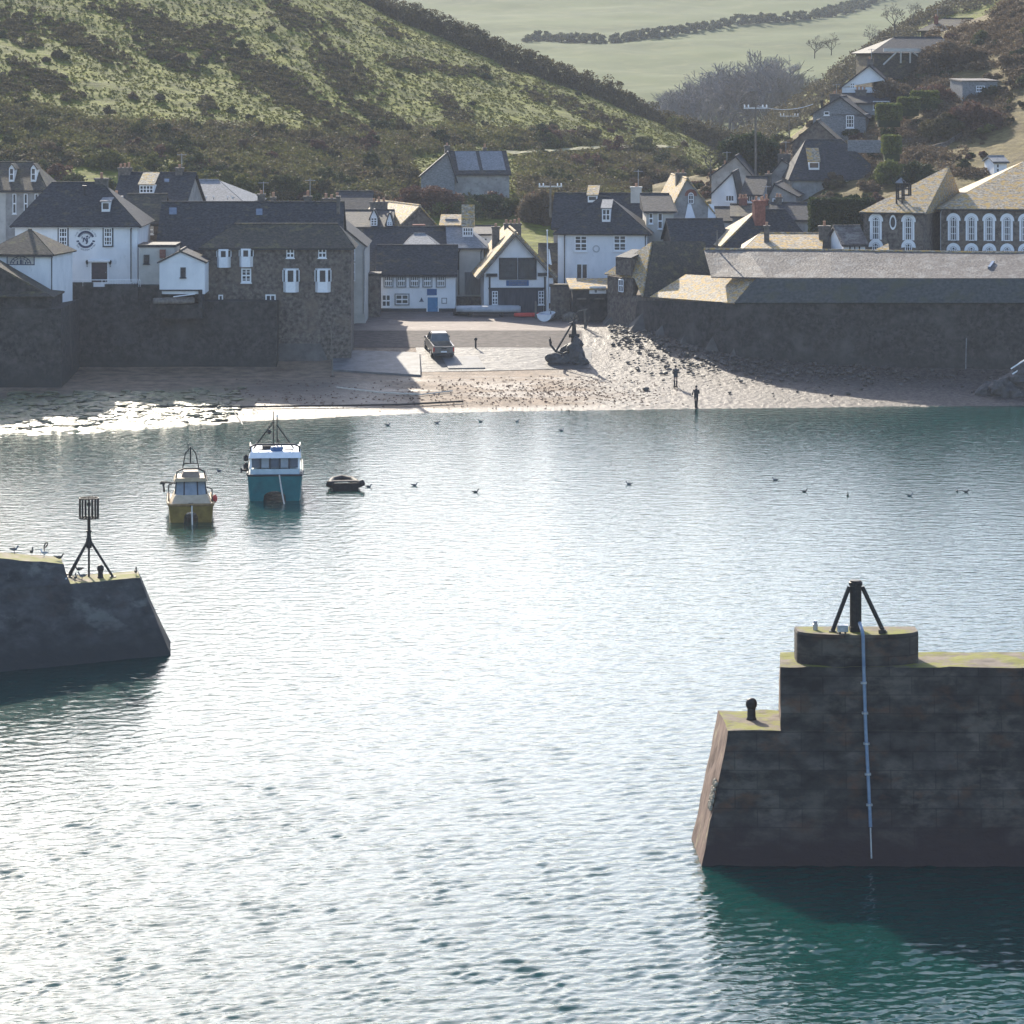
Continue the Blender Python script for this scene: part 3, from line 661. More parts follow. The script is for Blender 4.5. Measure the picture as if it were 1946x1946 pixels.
        for i in range(1, nx):
            xx = x0 + (x1 - x0) * i / nx; k = 0.025 if nx > 2 else 0.045; mb.box(xx - k, xx + k, y - e + .012, y + 0.01, z0 + f * 1.3, z1 - f)
        for i in range(1, ny):
            zz = z0 + (z1 - z0) * i / ny; k = 0.06 if (ny % 2 == 0 and i == ny // 2) else 0.025; mb.box(x0 + f, x1 - f, y - e + .006, y + 0.01, zz - k, zz + k)
        mb.build("frame", fr, p)
        if not parent:
            mb = MB(); mb.box(x0 - 0.06, x1 + 0.06, y - 0.14, y + 0.03, z0 - 0.09, z0 - 0.003); mb.build("sill", sur or M['wpaint'] if fr is not M['dpaint'] else fr, p)
        return p
    def arch(s, l, t, r, b, y=0.0, nx=2, ny=4, sur=None):
        x0, x1, z0, z1 = s.X(l, y), s.X(r, y), s.Z(b, y), s.Z(t, y); R = (x1 - x0) / 2; cx = (x0 + x1) / 2; zc = max(z1 - R, z0 + 0.02); rz_ = z1 - zc
        def outline(g, zb_): return [(cx - R - g, zb_), (cx + R + g, zb_)] + [(cx + (R + g) * math.cos(a), zc + (rz_ + g) * math.sin(a)) for a in np.linspace(0, math.pi, 13)]
        mb = MB(); mb.extr([(p[0], y - 0.02, p[1]) for p in outline(0, z0)], (0, 0.06, 0)); p = mb.build("window", M['glass'], s.root)
        mb = MB(); f = 0.07
        A = outline(0, z0)[1:] + [outline(0, z0)[0]]; B = outline(-f, z0 + f)[1:] + [outline(-f, z0 + f)[0]]
        n = len(A)
        for i in range(n):
            j = (i + 1) % n
            mb.hexa([(A[i][0], y - .06, A[i][1]), (A[j][0], y - .06, A[j][1]), (B[j][0], y - .06, B[j][1]), (B[i][0], y - .06, B[i][1]),
                     (A[i][0], y, A[i][1]), (A[j][0], y, A[j][1]), (B[j][0], y, B[j][1]), (B[i][0], y, B[i][1])])
        for i in range(1, nx + 1):
            xx = x0 + (x1 - x0) * i / (nx + 1); mb.box(xx - .025, xx + .025, y - .05, y, z0 + f, zc + 0.8 * rz_)
        for i in range(1, ny):
            zz = z0 + (zc - z0) * i / (ny - 1 if ny > 1 else 1); mb.box(x0 + f, x1 - f, y - .045, y, zz - .025, zz + .025)
        mb.build("frame", M['wpaint'], p)
        # pale voussoirs over the head
        mb = MB(); g0, g1 = 0.03, 0.34
        aa = np.linspace(-0.12, math.pi + 0.12, 16)
        for a0, a1 in zip(aa[:-1], aa[1:]):
            q = [(cx + (R + g) * math.cos(a), zc + (rz_ + g) * math.sin(a)) for g, a in ((g0, a0), (g1, a0), (g1, a1), (g0, a1))]
            mb.extr([(u, y - 0.03, v) for u, v in q], (0, 0.06, 0))
        if z1 - z0 > 1.2:
            for xx in (x0 - 0.22, x1 + 0.04): mb.box(xx, xx + 0.18, y - 0.03, y + 0.03, z0, zc - 0.02)
        mb.build("surround", sur or M['wpaint'], p)
    def door(s, l, t, r, b, m, name="door", panels=True, y=0.0):
        x0, x1, z0, z1 = s.X(l, y), s.X(r, y), s.Z(b, y), s.Z(t, y)
        mb = MB(); mb.box(x0, x1, y - 0.03, y + .05, z0, z1)
        if panels:
            for i in range(2):
                for k in range(2):
                    u0 = x0 + (x1 - x0) * (0.12 + 0.42 * i); v0 = z0 + (z1 - z0) * (0.08 + 0.46 * k); mb.box(u0, u0 + (x1 - x0) * 0.33, y - .05, y - .02, v0, v0 + (z1 - z0) * 0.36)
        p = mb.build(name, m, s.root)
        mb = MB(); mb.box(x0 - .1, x0, y - .07, y + .02, z0, z1 + .1); mb.box(x1, x1 + .1, y - .07, y + .02, z0, z1 + .1); mb.box(x0, x1, y - .07, y + .02, z1, z1 + .1); mb.build("frame", M['wpaint'] if name == "door" else M['dpaint'], p)
        if name == "door" and panels:
            mb = MB(); mb.ell((x1 - 0.12, y - .08, (z0 + z1) / 2), .04, .04, .04, 6, 4); mb.build("handle", M['galv'], p)
        return p
    def box(s, name, l, t, r, b, m, y=0.0, proud=0.05, parent=None):
        x0, x1, z0, z1 = s.X(l, y), s.X(r, y), s.Z(b, y), s.Z(t, y)
        mb = MB(); mb.box(x0, x1, y - proud, y + 0.02, z0, z1); return mb.build(name, m, parent or s.root)
    def pipe(s, px, t, b, m=None, y=0.0, hop=True):
        x = s.X(px, y); z0, z1 = s.Z(b, y), s.Z(t, y); mb = MB()
        mb.tube([(x, y - 0.09, z0), (x, y - 0.09, z1 - .25), (x + .12, y - 0.2, z1)], 0.055, 6)
        return mb.build("downpipe", m or M['dpaint'], s.root)
    def gutter(s, m=None):
        if getattr(s, 'gut', 0): return
        s.gut = 1
        mb = MB(); o = 0.30; mb.box(-0.2, s.w + 0.2, -o - 0.06, -o + 0.05, s.h - o * s.sl - 0.04, s.h - o * s.sl + 0.07); mb.build("gutter", m or M['dpaint'], s.root)
    def chimney(s, l, t, r, b, y, m=None, pots=2, dep=0.8):
        x0, x1, z0, z1 = s.X(l, y), s.X(r, y), s.Z(b, y), s.Z(t, y); y0, y1 = y - dep / 2, y + dep / 2
        mb = MB(); mb.box(x0, x1, y0, y1, z0 - 1.2, z1 - .18); mb.box(x0 - .07, x1 + .07, y0 - .07, y1 + .07, z1 - .18, z1 - .02)
        c = mb.build("chimney", m or M['chim'], s.root)
        for i in range(pots):
            xx = x0 + (x1 - x0) * (i + .5) / pots; h = U(.28, .5)
            p = MB(); p.lathe((xx, y, z1 - .02), [(.13, 0), (.11, h * .8), (.14, h * .82), (.13, h)], 8); p.build("chimney_pot", M['pot'], c)
        if pots and U(0, 1) < .45:
            xx = (x0 + x1) / 2 + .2; h = U(1.0, 1.7); a = MB(); a.tube([(xx, y, z1 - .05), (xx, y, z1 + h)], .03, 4); a.tube([(xx - .45, y, z1 + h * .9), (xx + .45, y + .1, z1 + h * .9)], .022, 4)
            for q in (-.4, -.15, .12, .38): a.tube([(xx + q, y - .22, z1 + h * .9), (xx + q, y + .22, z1 + h * .9)], .016, 4)
            a.build("aerial", M['galv'], c)
        return c
    def dormer(s, l, t, r, b, wt, roof, wall, nx=2, ny=2, kind='mono', yb=None, rt=None):
        """dormer whose face is the picture box l, wt, r, b; its roof top edge at row t"""
        zb_ = s.Z(b); y = max(0.05, (zb_ - s.h) / max(s.sl, .05)) if yb is None else yb
        for _ in range(4):
            if yb is None: y = max(0.05, (s.Z(b, y) - s.h) / max(s.sl, .05) - 0.12)
        x0, x1, z0, z1 = s.X(l, y), s.X(r, y), s.Z(b, y), s.Z(wt, y); zt = s.Z(t, y + 1.2)
        L = 2.2
        mb = MB(); mb.mat(0).box(x0, x1, y, y + L, z0, z1)
        if kind == 'mono': mb.mat(1).slab([(x0 - .12, y - .15, z1 + .01), (x1 + .12, y - .15, z1 + .01), (x1 + .12, y + L, z1 + max(.1, (zt - z1) * L / 1.2)), (x0 - .12, y + L, z1 + max(.1, (zt - z1) * L / 1.2))], .09)
        else:
            cx = (x0 + x1) / 2; zt = s.Z(t, y)
            mb.mat(0).extr([(x0, y, z1 - .01), (x1, y, z1 - .01), (cx, y, zt - .05)], (0, L, 0))
            sl_ = (zt - z1) / (cx - x0); o = .12
            mb.mat(1).slab([(x0 - o, y - .12, z1 - o * sl_), (cx, y - .12, zt), (cx, y + L, zt), (x0 - o, y + L, z1 - o * sl_)], .08)
            mb.mat(1).slab([(cx, y - .12, zt), (x1 + o, y - .12, z1 - o * sl_), (x1 + o, y + L, z1 - o * sl_), (cx, y + L, zt)], .08)
        dm = mb.build("dormer", [wall, roof], s.root)
        g = 0.06
        p = MB(); p.box(x0 + g, x1 - g, y - .025, y + .03, z0 + .25, z1 - .06)
        p.build("window", M['glass'], dm)
        f = MB(); e = .05
        for i in range(nx + 1):
            xx = x0 + g + (x1 - x0 - 2 * g) * i / nx; f.box(xx - .04, xx + .04, y - e - .02, y + .01, z0 + .25, z1 - .06)
        for i in range(ny + 1):
            zz = z0 + .25 + (z1 - .31 - z0) * i / ny; f.box(x0 + g, x1 - g, y - e - .014, y + .01, zz - .035, zz + .035)
        f.build("window_frame", M['wpaint'], dm)
        return dm
    def skylight(s, l, t, r, b, m=None):
        zt, zb_ = s.Z(t), s.Z(b); ys = []
        for py in (b, t):
            y = 1.0
            for _ in range(8): y = max(0.02, (s.Z(py, y) - s.h) / max(s.sl, .05))
            ys.append(y)
        n = Vector((0, -s.sl, 1)).normalized(); k = 0.17
        def P(px, y): return Vector((s.X(px, y), y, s.h + s.sl * y)) + n * k
        mb = MB(); mb.slab([P(l, ys[0]), P(r, ys[0]), P(r, ys[1]), P(l, ys[1])], .05); return mb.build("skylight", m or M['skylight'], s.root)
    def oriel(s, l, t, r, b, sill):
        """white painted bay standing off the wall: apron, three lights"""
        x0, x1, z0, z1 = s.X(l), s.X(r), s.Z(b), s.Z(t); zs = s.Z(sill); q = .55; w4 = (x1 - x0) * .24
        out = [(x0, 0.02), (x0 + w4 * .8, -q), (x1 - w4 * .8, -q), (x1, 0.02)]
        mb = MB(); mb.extr([(x, y, z0) for x, y in out], (0, 0, zs - z0)); bay = mb.build("bay_window", M['wpaint'], s.root)
        mb = MB(); mb.extr([(x, y, z1 - .14) for x, y in out], (0, 0, .14)); mb.build("head", M['wpaint'], bay)
        g = MB(); g.extr([(x * .985 + .015 * (x0 + x1) / 2, y * .93 + .002, zs) for x, y in out], (0, 0, z1 - .14 - zs)); g.build("glazing", M['glass'], bay)
        f = MB()
        for i, (x, y) in enumerate(out): f.box(x - .06, x + .06, y - .04, y + .05, zs, z1 - .14)
        for xx in (out[1][0] + (out[2][0] - out[1][0]) * .14, out[1][0] + (out[2][0] - out[1][0]) * .86): f.box(xx - .05, xx + .05, -q - .03, -q + .03, zs, z1 - .14)
        f.build("frame", M['wpaint'], bay)

def text_faces(txt, size):
    cu = bpy.data.curves.new("t", 'FONT'); cu.body = txt; cu.size = size; cu.align_x = 'CENTER'; cu.resolution_u = 2
    o = bpy.data.objects.new("t", cu); COL.objects.link(o); dg = bpy.context.evaluated_depsgraph_get(); dg.update()
    me = o.evaluated_get(dg).to_mesh(); v = [tuple(q.co) for q in me.vertices]; f = [tuple(p.vertices) for p in me.polygons]
    o.evaluated_get(dg).to_mesh_clear(); bpy.data.objects.remove(o); bpy.data.curves.remove(cu)
    return v, f

# ---- far left grey house
h = House("town_house", "tall grey rendered house with narrow white dormers at the left edge", -60, 86, 500, 300, 9, 0)
h.body(361, 'hip', 311, M['grey'], M['slate_b'], a=-40, b=64)
h.box("corner_panel", -60, 366, 11, 470, M['cream'], proud=.06)
for x in (24, 45.5, 66): h.win(x, 368, x + 7, 406, 1, 2)
for x in (17, 58.5): h.dormer(x, 312, x + 10, 347, 319, M['slate_b'], M['wpaint'], 1, 2, 'gable')
h.chimney(-30, 300, -10, 318, 4.5)
# ---- pub
h = House("public_house", "white rendered inn with dark hipped roof and round painted emblem above the harbour wall", 28.5, 261, 552, 266, 9.5, 0, cat='pub')
h.body(427, 'hip', 350, M['white'], M['slate'], a=98, b=193, over=.35); h.gutter(M['wpaint']); PUB = h
for l, r in ((112, 128), (197.5, 213)): h.win(l, 433, r, 467, 3, 4, sur=M['dpaint'], fw=.09)
h.door(174, 499, 204, 536, mat('plum_door', (0.05, 0.04, 0.042), (0.08, 0.06, 0.06), scale=3, rough=.6))
h.box("door_hood", 168, 493.5, 210, 497, M['wpaint'], proud=.3)
for x in (166, 210):
    xx = h.X(x); zz = h.Z(502); mb = MB(); mb.tube([(xx, 0, zz - .2), (xx, -.2, zz - .2), (xx, -.2, zz)], .03, 5); mb.lathe((xx, -.2, zz), [(.07, 0), (.12, .28), (.03, .36)], 6); mb.build("wall_lamp", M['iron'], h.root)
h.pipe(249, 430, 535); h.chimney(181, 338, 205, 358, 4.9, pots=1); h.chimney(158, 352, 163, 379, 3.4, M['dpaint'], pots=0, dep=.3)
h.dormer(193, 379, 209, 404, 384, M['slate_l'], M['wpaint'], 1, 1)
# painted emblem and lettering
cx, cz = h.X(163), h.Z(455); px1 = 1 / h.s
mb = MB()
def arcband(mb, r0, r1, a0, a1, y0=-.035, n=24):
    aa = np.linspace(D2R(a0), D2R(a1), n)
    for p, q in zip(aa[:-1], aa[1:]):
        mb.extr([(cx + r * math.cos(a), y0, cz + r * math.sin(a)) for r, a in ((r0, p), (r1, p), (r1, q), (r0, q))], (0, .045, 0))
arcband(mb, 12.5 * px1, 16.5 * px1, 18, 162); arcband(mb, 12.5 * px1, 16.5 * px1, 205, 335); arcband(mb, 11.0 * px1, 11.8 * px1, 30, 150)
for sx in (-1, 1):
    mb.extr([(cx + sx * 13 * px1, -.035, cz - 1.5 * px1), (cx + sx * 18 * px1, -.035, cz - 2.5 * px1), (cx + sx * 17 * px1, -.035, cz - 5 * px1), (cx + sx * 12.5 * px1, -.035, cz - 5 * px1)], (0, .045, 0))
for pl in ([(-6, -6), (-5, 3), (-3, 4), (-3.5, -4)], [(-3.5, 2), (1, -5), (2.5, -4), (-2, 4)], [(0, 6), (4, 7.5), (5, 5), (1.5, 3.5)], [(0.5, 3), (3.5, 3), (4.5, -5), (2, -9), (-.5, -7.5), (2, -4)], [(5, 3), (8.5, 6.5), (9, 5), (6, 1)], [(-8, 2), (-7, 6), (-6, 5), (-6.5, 1)]):
    mb.extr([(cx + x * px1, -.035, cz + z * px1) for x, z in pl], (0, .045, 0))
mb.build("emblem", M['navy'], h.root)
mb = MB()
for top in (True, False):
    s_ = "THE GOLDEN LION"; n = len(s_); R = (18.6 if top else 21.4) * px1
    for i, ch in enumerate(s_):
        if ch == ' ': continue
        a = D2R(160 - 140 * i / (n - 1)) if top else D2R(212 + 116 * i / (n - 1))
        v, f = text_faces(ch, 4.4 * px1); up = 1 if top else -1; rot = a - math.pi / 2 if top else a + math.pi / 2
        b0 = len(mb.v)
        for (x, y, z) in v:
            u = x * math.cos(rot) - y * math.sin(rot); q = x * math.sin(rot) + y * math.cos(rot)
            mb.v.append((cx + R * math.cos(a) + u, -.03, cz + R * math.sin(a) + q))
        for ff in f: mb.face([b0 + k for k in ff])
mb.build("lettering", M['navy'], h.root)
# ---- annex at far left with hipped roof
h = House("annex", "small white annex with hipped slate roof and fan shaped mural in front of the inn", -30, 101, 566, 256, 5.5, -10)
h.body(482, 'hip', 440, M['white'], M['slate_b'], a=54, b=60, over=.25); h.pipe(99, 484, 560)
x0, x1, z0, z1 = h.X(13), h.X(66), h.Z(503.5), h.Z(484.5)
mb = MB(); mb.box(x0, x1, -.025, .02, z0, z1); mu = mb.build("mural", M['cream'], h.root)
mb = MB(); g = .07
for q in ((x0, x1, z0, z0 + g), (x0, x1, z1 - g, z1), (x0, x0 + g, z0 + g, z1 - g), (x1 - g, x1, z0 + g, z1 - g)): mb.box(q[0], q[1], -.05, -.02, q[2], q[3])
mcx = (x0 + x1) / 2; R = (x1 - x0) * .38; zq = z0 + g
for r0, r1 in ((.92, 1.0), (.66, .72)):
    aa = np.linspace(.05, math.pi - .05, 18)
    for p, q in zip(aa[:-1], aa[1:]): mb.extr([(mcx + R * r * math.cos(a), -.045, zq + .72 * R * r * math.sin(a)) for r, a in ((r0, p), (r1, p), (r1, q), (r0, q))], (0, .025, 0))
for a in np.linspace(.3, math.pi - .3, 7): mb.tube([(mcx + R * .7 * math.cos(a), -.04, zq + .5 * R * math.sin(a)), (mcx + R * .95 * math.cos(a), -.04, zq + .68 * R * math.sin(a))], .03, 4)
for x, w_, hh in ((-.35, .1, .3), (-.05, .16, .42), (.18, .07, .36), (.42, .1, .22)): mb.box(mcx + R * x, mcx + R * (x + w_), -.045, -.02, zq, zq + R * hh)
mb.build("painted_fan", M['navy'], mu)
# ---- low slate roof in the left corner
h = House("store", "low store with a broad grey slate roof in the bottom corner beside the annex", -140, 99, 640, 252, 6, 0, cat='store')
h.body(566, 'gy', 450, M['wallstone'], M['slate_b'], a=-110, over=.1)
# rear range: roof plane facing the harbour
hb = MB(); A = at(-80, 565.5, 251.4); B = at(97, 565.5, 251.4); Cc = at(-4, 509, 255.5); Dd = at(-80, 468, 258)
hb.slab([A - h.root.location, B - h.root.location, Cc - h.root.location, Dd - h.root.location], .12); hb.build("front_roof", M['slate_b'], h.root)

# ---- harbour wall on the left
t = thing("harbour_wall", "high dark stone harbour wall under the inn on the left", "wall", (-37, 262, 0))
mb = MB(); OL2 = Vector((-37, 262, 0))
V, Q, MI = rough_hexa([(-33, -0.6, -1), (17.5, -0.6, -1), (17.5, 3.4, -1), (-33, 6, -1), (-33, -0.0, 7.3), (17.5, 0.0, 7.0), (17.5, 3.4, 7.0), (-33, 6, 7.3)], .6, .05, .8)
V2, Q2, MI = rough_hexa([(-45, -11, -1), (1.2, -11, -1), (1.2, 1, -1), (-45, 1, -1), (-45, -10.6, 7.25), (1.1, -10.6, 7.25), (1.1, 1, 7.2), (-45, 1, 7.2)], .6, .05, .8)
mesh_np("masonry", np.concatenate([V, V2]), np.concatenate([Q, Q2 + len(V)]), M['wallstone'], t)
mb.box(5.2 - 0.1, 7.2 + 4.3, 0.25, 2.4, 6.9, 8.35); mb.box(0.3, 5.0, .3, 2.0, 7.0, 7.6)
x0 = PX(121, 262) + 37; x1 = PX(176, 262) + 37
mb.box(x0, x1, -0.02, .5, 6.8, ZZ(537, 262)); mb.box(x1 + 1.0, PX(262, 262) + 37, -0.02, .5, 6.8, ZZ(540, 262)); mb.box(x1, x1 + 1.0, -.02, .5, 6.8, ZZ(546, 262))
mb.build("parapet", M['wallstone'], t)
t = thing("railing", "thin white railing along the terrace in front of the inn", "railing", (PX(121, 261.9), 261.9, ZZ(537, 262)))
mb = MB(); wd_ = PX(266, 262) - PX(121, 262)
mb.tube([(0, .1, .22), (wd_, .1, .22)], .035, 5); mb.build("rail", M['wpaint'], t)
for i in range(22):
    x = wd_ * (.55 + .45 * i / 21); m2 = MB(); m2.tube([(x, .1, -.35), (x, .1, .22)], .02, 4); m2.build("baluster", M['wpaint'], t)
for x in (0, wd_ * .25, wd_ * .5): m2 = MB(); m2.tube([(x, .1, -.3), (x, .1, .22)], .03, 4); m2.build("post", M['wpaint'], t)

# ---- brown roofed cottage right of the inn
h = House("cottage", "brown roofed stone cottage squeezed beside the inn's right wall", 236, 304, 520, 277, 8, 0)
h.body(425, 'gx', 372, M['stone'], M['slate_b']); h.win(275, 428, 291.5, 445, 4, 2)
h.chimney(211, 372, 232, 386, 3, M['cream'], 1)
h = House("house", "dark slate roofed house with a wide sunlit roof dormer behind the cottage", 214, 351, 470, 292, 9, -6)
h.body(392, 'gx', 331, M['grey'], M['slate']); h.dormer(265, 339.5, 292, 371, 352, M['slate_g'], M['wpaint'], 4, 2)
h.chimney(226, 318, 249, 345, 4.5, pots=3); h.chimney(335, 318, 348, 335, 4.5, pots=1); h.skylight(313, 343, 322, 349)
h = House("outbuilding", "plain grey slate hipped roof standing behind the long dark roof", 352, 462, 470, 302, 8, -10)
h.body(384, 'hip', 345, M['grey'], M['slate_l'], a=340, b=416)
# ---- long dark roof
h = House("terrace", "long terrace under one huge dark slate roof with tiny skylights", 300, 645, 560, 272, 9.5, 0, cat='terrace'); TERRACE = h
h.body(474, 'gx', 387, M['stone'], M['slate'], over=.2)
h.skylight(322, 398, 336, 411); h.skylight(487, 400, 499, 412)
h.chimney(490, 368, 503, 388, 6, pots=1); h.chimney(515, 374, 524, 388, 6, pots=1); h.chimney(578, 372, 592, 388, 6, pots=1); h.chimney(614, 376, 646, 388, 6.2, pots=3)
# ---- white buildings below it
h = House("lean_to", "pale rendered lean-to with a small dark window left of the gabled boat store", 264, 332, 585, 263, 4, 0, cat='outbuilding')
h.body(470, 'flat', 470, M['cream'], M['slate']); h.win(273, 484, 284, 501, 2, 3, fr=M['dpaint']); h.box("brick_stack", 304, 474, 315, 490, M['brick'], proud=.3)
h = House("boat_store", "little white gabled boat store above the dark harbour wall", 303, 389, 552, 260.5, 4, 0, cat='store')
h.body(499, 'gy', 479, M['white'], M['slate'], a=343, over=.15, below=.3); h.win(343, 508, 353, 527, 2, 3, fr=M['dpaint'])
h = House("boat_shelter", "open dark shelter under the white boat store", 300, 384, 582, 260.3, 2.2, 0, cat='shelter')
mb = MB(); Wd, Hh = h.w, h.Z(553)
mb.box(0, Wd, 1.8, 2.2, -1, Hh - .01); mb.box(0, .3, 0, 1.8, -1, Hh - .01); mb.box(Wd - .3, Wd, 0, 1.8, -1, Hh - .01); mb.box(0, Wd, 0, 2.2, Hh - .008, Hh + .1); mb.box(.3, Wd - .3, -.1, 1.8, -1, .15); mb.build("wall", M['wallstone'], h.root)
def upturned(name, label, p, L, B, Hgt, m, rz=0, cat="rowing boat", keelup=True, group=None):
    t = thing(name, label, cat, p, rz, group); rings = []
    for i in range(9):
        u = i / 8; x = (u - .5) * L; k = math.sin(math.pi * min(1, .16 + .75 * u)) ** .7 if u < .99 else .70; hh = Hgt * (.85 + .15 * k)
        rings.append([(x, B / 2 * k * math.cos(a), hh * (math.sin(a) ** .8 if math.sin(a) > 0 else 0)) for a in np.linspace(0, math.pi, 9)])
    mb = MB(); mb.loft(rings); mb.build("hull", m, t, True)
    mb = MB(); mb.tube([(-L * .48, 0, Hgt * .9), (0, 0, Hgt * 1.02), (L * .48, 0, Hgt)], .04, 4); mb.build("keel", m, t)
    return t
upturned("rowing_boat", "dark upturned rowing boat on the ledge under the white boat store", at(330, 576, 260.2), 3.4, 1.4, .45, M['timber'], .15)
t = thing("plank", "pale plank propped across the dark ledge under the boat store", "plank", at(350, 562, 259.9)); mb = MB(); mb.hexa([(-.9, 0, -.12), (.9, 0, .10), (.9, .2, .10), (-.9, .2, -.12), (-.9, 0, -.05), (.9, 0, .18), (.9, .2, .18), (-.9, .2, -.05)]); mb.build("board", M['wpaint'], t)

# ---- stone house with white bays
h = House("stone_house", "big rubble stone house with white projecting bay windows over the slip", 385, 667, 640, 264, 5.0, 0)
h.body(469, 'hip', 429, M['stone'], M['slate_b'], a=446, b=642, over=.3, below=5); h.gutter()
h.oriel(412.5, 473, 438.5, 508, 487 + 1); h.oriel(455, 472, 481, 507, 487)
h.oriel(538, 510, 568, 555, 535); h.oriel(599, 510, 628.5, 555, 535)
h.win(544.5, 473, 559, 490, 2, 2); h.win(605, 471, 620, 490, 2, 2); h.win(458.5, 510, 477.5, 537, 2, 4, fw=.12); h.win(504.5, 559.5, 524, 576, 2, 1, fw=.11); h.win(415, 560, 424, 573, 1, 1, fw=.11)
h.chimney(640, 372, 646, 380, 5, pots=0)
t = thing("tide_post", "tall thin dark marker post on the slip below the stone house", "post", (*pv(632, 716), gz(*pv(632, 716)) - .2)); mb = MB(); mb.tube([(0, 0, 0), (-.12, .05, 4.6)], .07, 6, .045); mb.build("pole", M['timber'], t); mb = MB(); mb.lathe((0, 0, 0), [(.25, 0), (.2, .25), (.1, .3)], 8); mb.build("foot", M['iron'], t)
# ---- cream side house
h = House("cream_house", "tall cream rendered house edge with sloping roof line right of the stone house", 640, 694, 612, 282, 9, 0)
h.body(468, 'monox', 424, M['cream'], M['slate'], over=.15)
h.win(668, 466, 675, 496, 1, 2, sur=M['cream']); h.win(668, 500, 675, 534, 1, 2, sur=M['cream']); h.pipe(692, 470, 596, M['galv'])
h = House("yard_wall", "low dark stone yard wall between the cream house and the white shop", 686, 722, 600, 288, 2.5, 0, cat='wall')
h.body(524, 'flat', 524, M['stone'], M['slate'])
# ---- cluster of roofs behind the shop
h = House("back_house", "slate roofed house with two little arched dormers behind the shop", 646, 742, 480, 302, 9, 0)
h.body(432, 'gx', 402, M['grey'], M['slate']); h.dormer(704, 398, 717, 433, 413, M['slate'], M['wpaint'], 2, 3, 'gable'); h.dormer(735, 404, 746, 433, 421, M['slate'], M['wpaint'], 2, 2, 'gable')
h = House("far_house", "flat pale eaved house behind the end of the long dark roof", 640, 702, 450, 318, 8, 0); h.body(405, 'gx', 366, M['cream'], M['slate'])
h = House("gabled_house", "dark gabled house whose left slope shows golden lichen in the sun", 742, 842, 480, 305, 12, 22)
h.body(446, 'gy', 393, M['stone'], M['slate_g'], a=797, over=.2); h.chimney(706, 382, 734, 408, 3, pots=3)
h = House("middle_house", "wide grey slate roof just above the white shop's roof", 694, 862, 520, 299, 6, 0)
h.body(471, 'gx', 434, M['grey'], M['slate']); h.chimney(785, 426, 807, 456, 4, M['brick'], 0)
h = House("porch_house", "pale slate hipped roof with brick chimney between shop and cream house", 768, 832, 500, 296, 6, 0); h.body(471, 'hip', 447, M['grey'], M['slate_l'], a=786, b=808)
# ---- white shop with blue door
h = House("shop", "low white shop with five upper windows and a bright blue door", 717.5, 865.5, 588, 292, 6, 0, cat='shop')
h.body(521, 'gx', 469, M['white'], M['slate'], over=.2)
mb = MB(); mb.box(-1.15, -.012, .5, 7.5, -3, h.Z(522)); mb.build("side_wall", M['stone'], h.root)
mb = MB(); mb.slab([(-1.2, .3, h.h), (-.26, .3, h.h), (-.26, 4, h.hr), (-1.2, 4, h.hr)], .13); mb.build("side_roof", M['slate'], h.root)
for l in (731, 755.5, 780.5, 805, 830.5): h.win(l, 523.5, l + 14.5, 544, 4, 2, sur=M['slate_l'], fw=.05)
h.win(726, 560, 742, 583, 2, 2); h.win(752, 560, 776, 578, 2, 2, sur=M['slate_l'])
h.door(812.5, 565, 832, 602, M['blue']); h.box("blue_panel", 811.5, 549, 830, 561, M['signblue'])
h.box("notice_frame", 839, 566, 849.5, 577, M['slate_l'], proud=.04); h.box("notice", 840.5, 567.5, 848, 575.5, M['wpaint'], proud=.05)
mb = MB(); x, z = h.X(801), h.Z(571); mb.extr([(x - .16, -.03, z - .05), (x + .16, -.03, z - .05), (x + .08, -.03, z + .12), (x, -.03, z + .3), (x - .08, -.03, z + .12)], (0, .04, 0)); mb.box(x - .22, x + .22, -.03, .01, z - .12, z - .07); mb.build("wall_motif", M['navy'], h.root)
mb = MB(); mb.box(-.02, h.w + .02, -.025, .3, -3, h.Z(586)); mb.build("plinth", M['dpaint'], h.root)
# ---- cream house with sunlit dormer
h = House("cream_house", "cream house with a large sunlit dormer between shop and boathouse", 856, 919, 590, 298, 9, 0)
h.body(470, 'hip', 420, M['cream'], M['slate_l'], a=846, b=870, over=.3); h.gutter()
h.dormer(879, 409, 899, 452, 432, M['slate_g'], M['wpaint'], 4, 2); h.pipe(872, 474, 560, M['dpaint']); h.pipe(914, 474, 560, M['dpaint'])
mb = MB(); z1 = h.Z(430, 3); z2 = h.Z(409, 6); mb.slab([(h.X(834, 3.2), 3.2, z1), (h.X(902, 3.2), 3.2, z1), (h.X(902, 6), 6, z2), (h.X(838, 6), 6, z2)], .1); mb.build("upper_roof", M['slate_g'], h.root)
h.box("shutter", 883, 517, 913, 560, mat('slatted_shutter', (0.17, 0.16, 0.16), (0.26, 0.25, 0.24), scale=3, rough=.8, stretch=(3, 1, .4)), proud=.06)
mb = MB(); mb.box(-.2, h.w + .4, -1.2, -.02, -2, h.Z(563)); mb.build("yard_wall", M['stone'], h.root)
h = House("white_house", "small white gabled house front half hidden behind the boathouse chimneys", 894, 938, 560, 308, 8, 0); h.body(446, 'gx', 432, M['white'], M['slate']); h.win(900, 452, 910, 466, 2, 2); h.win(914, 452, 926, 466, 2, 2); h.win(902, 474, 914, 496, 2, 2)
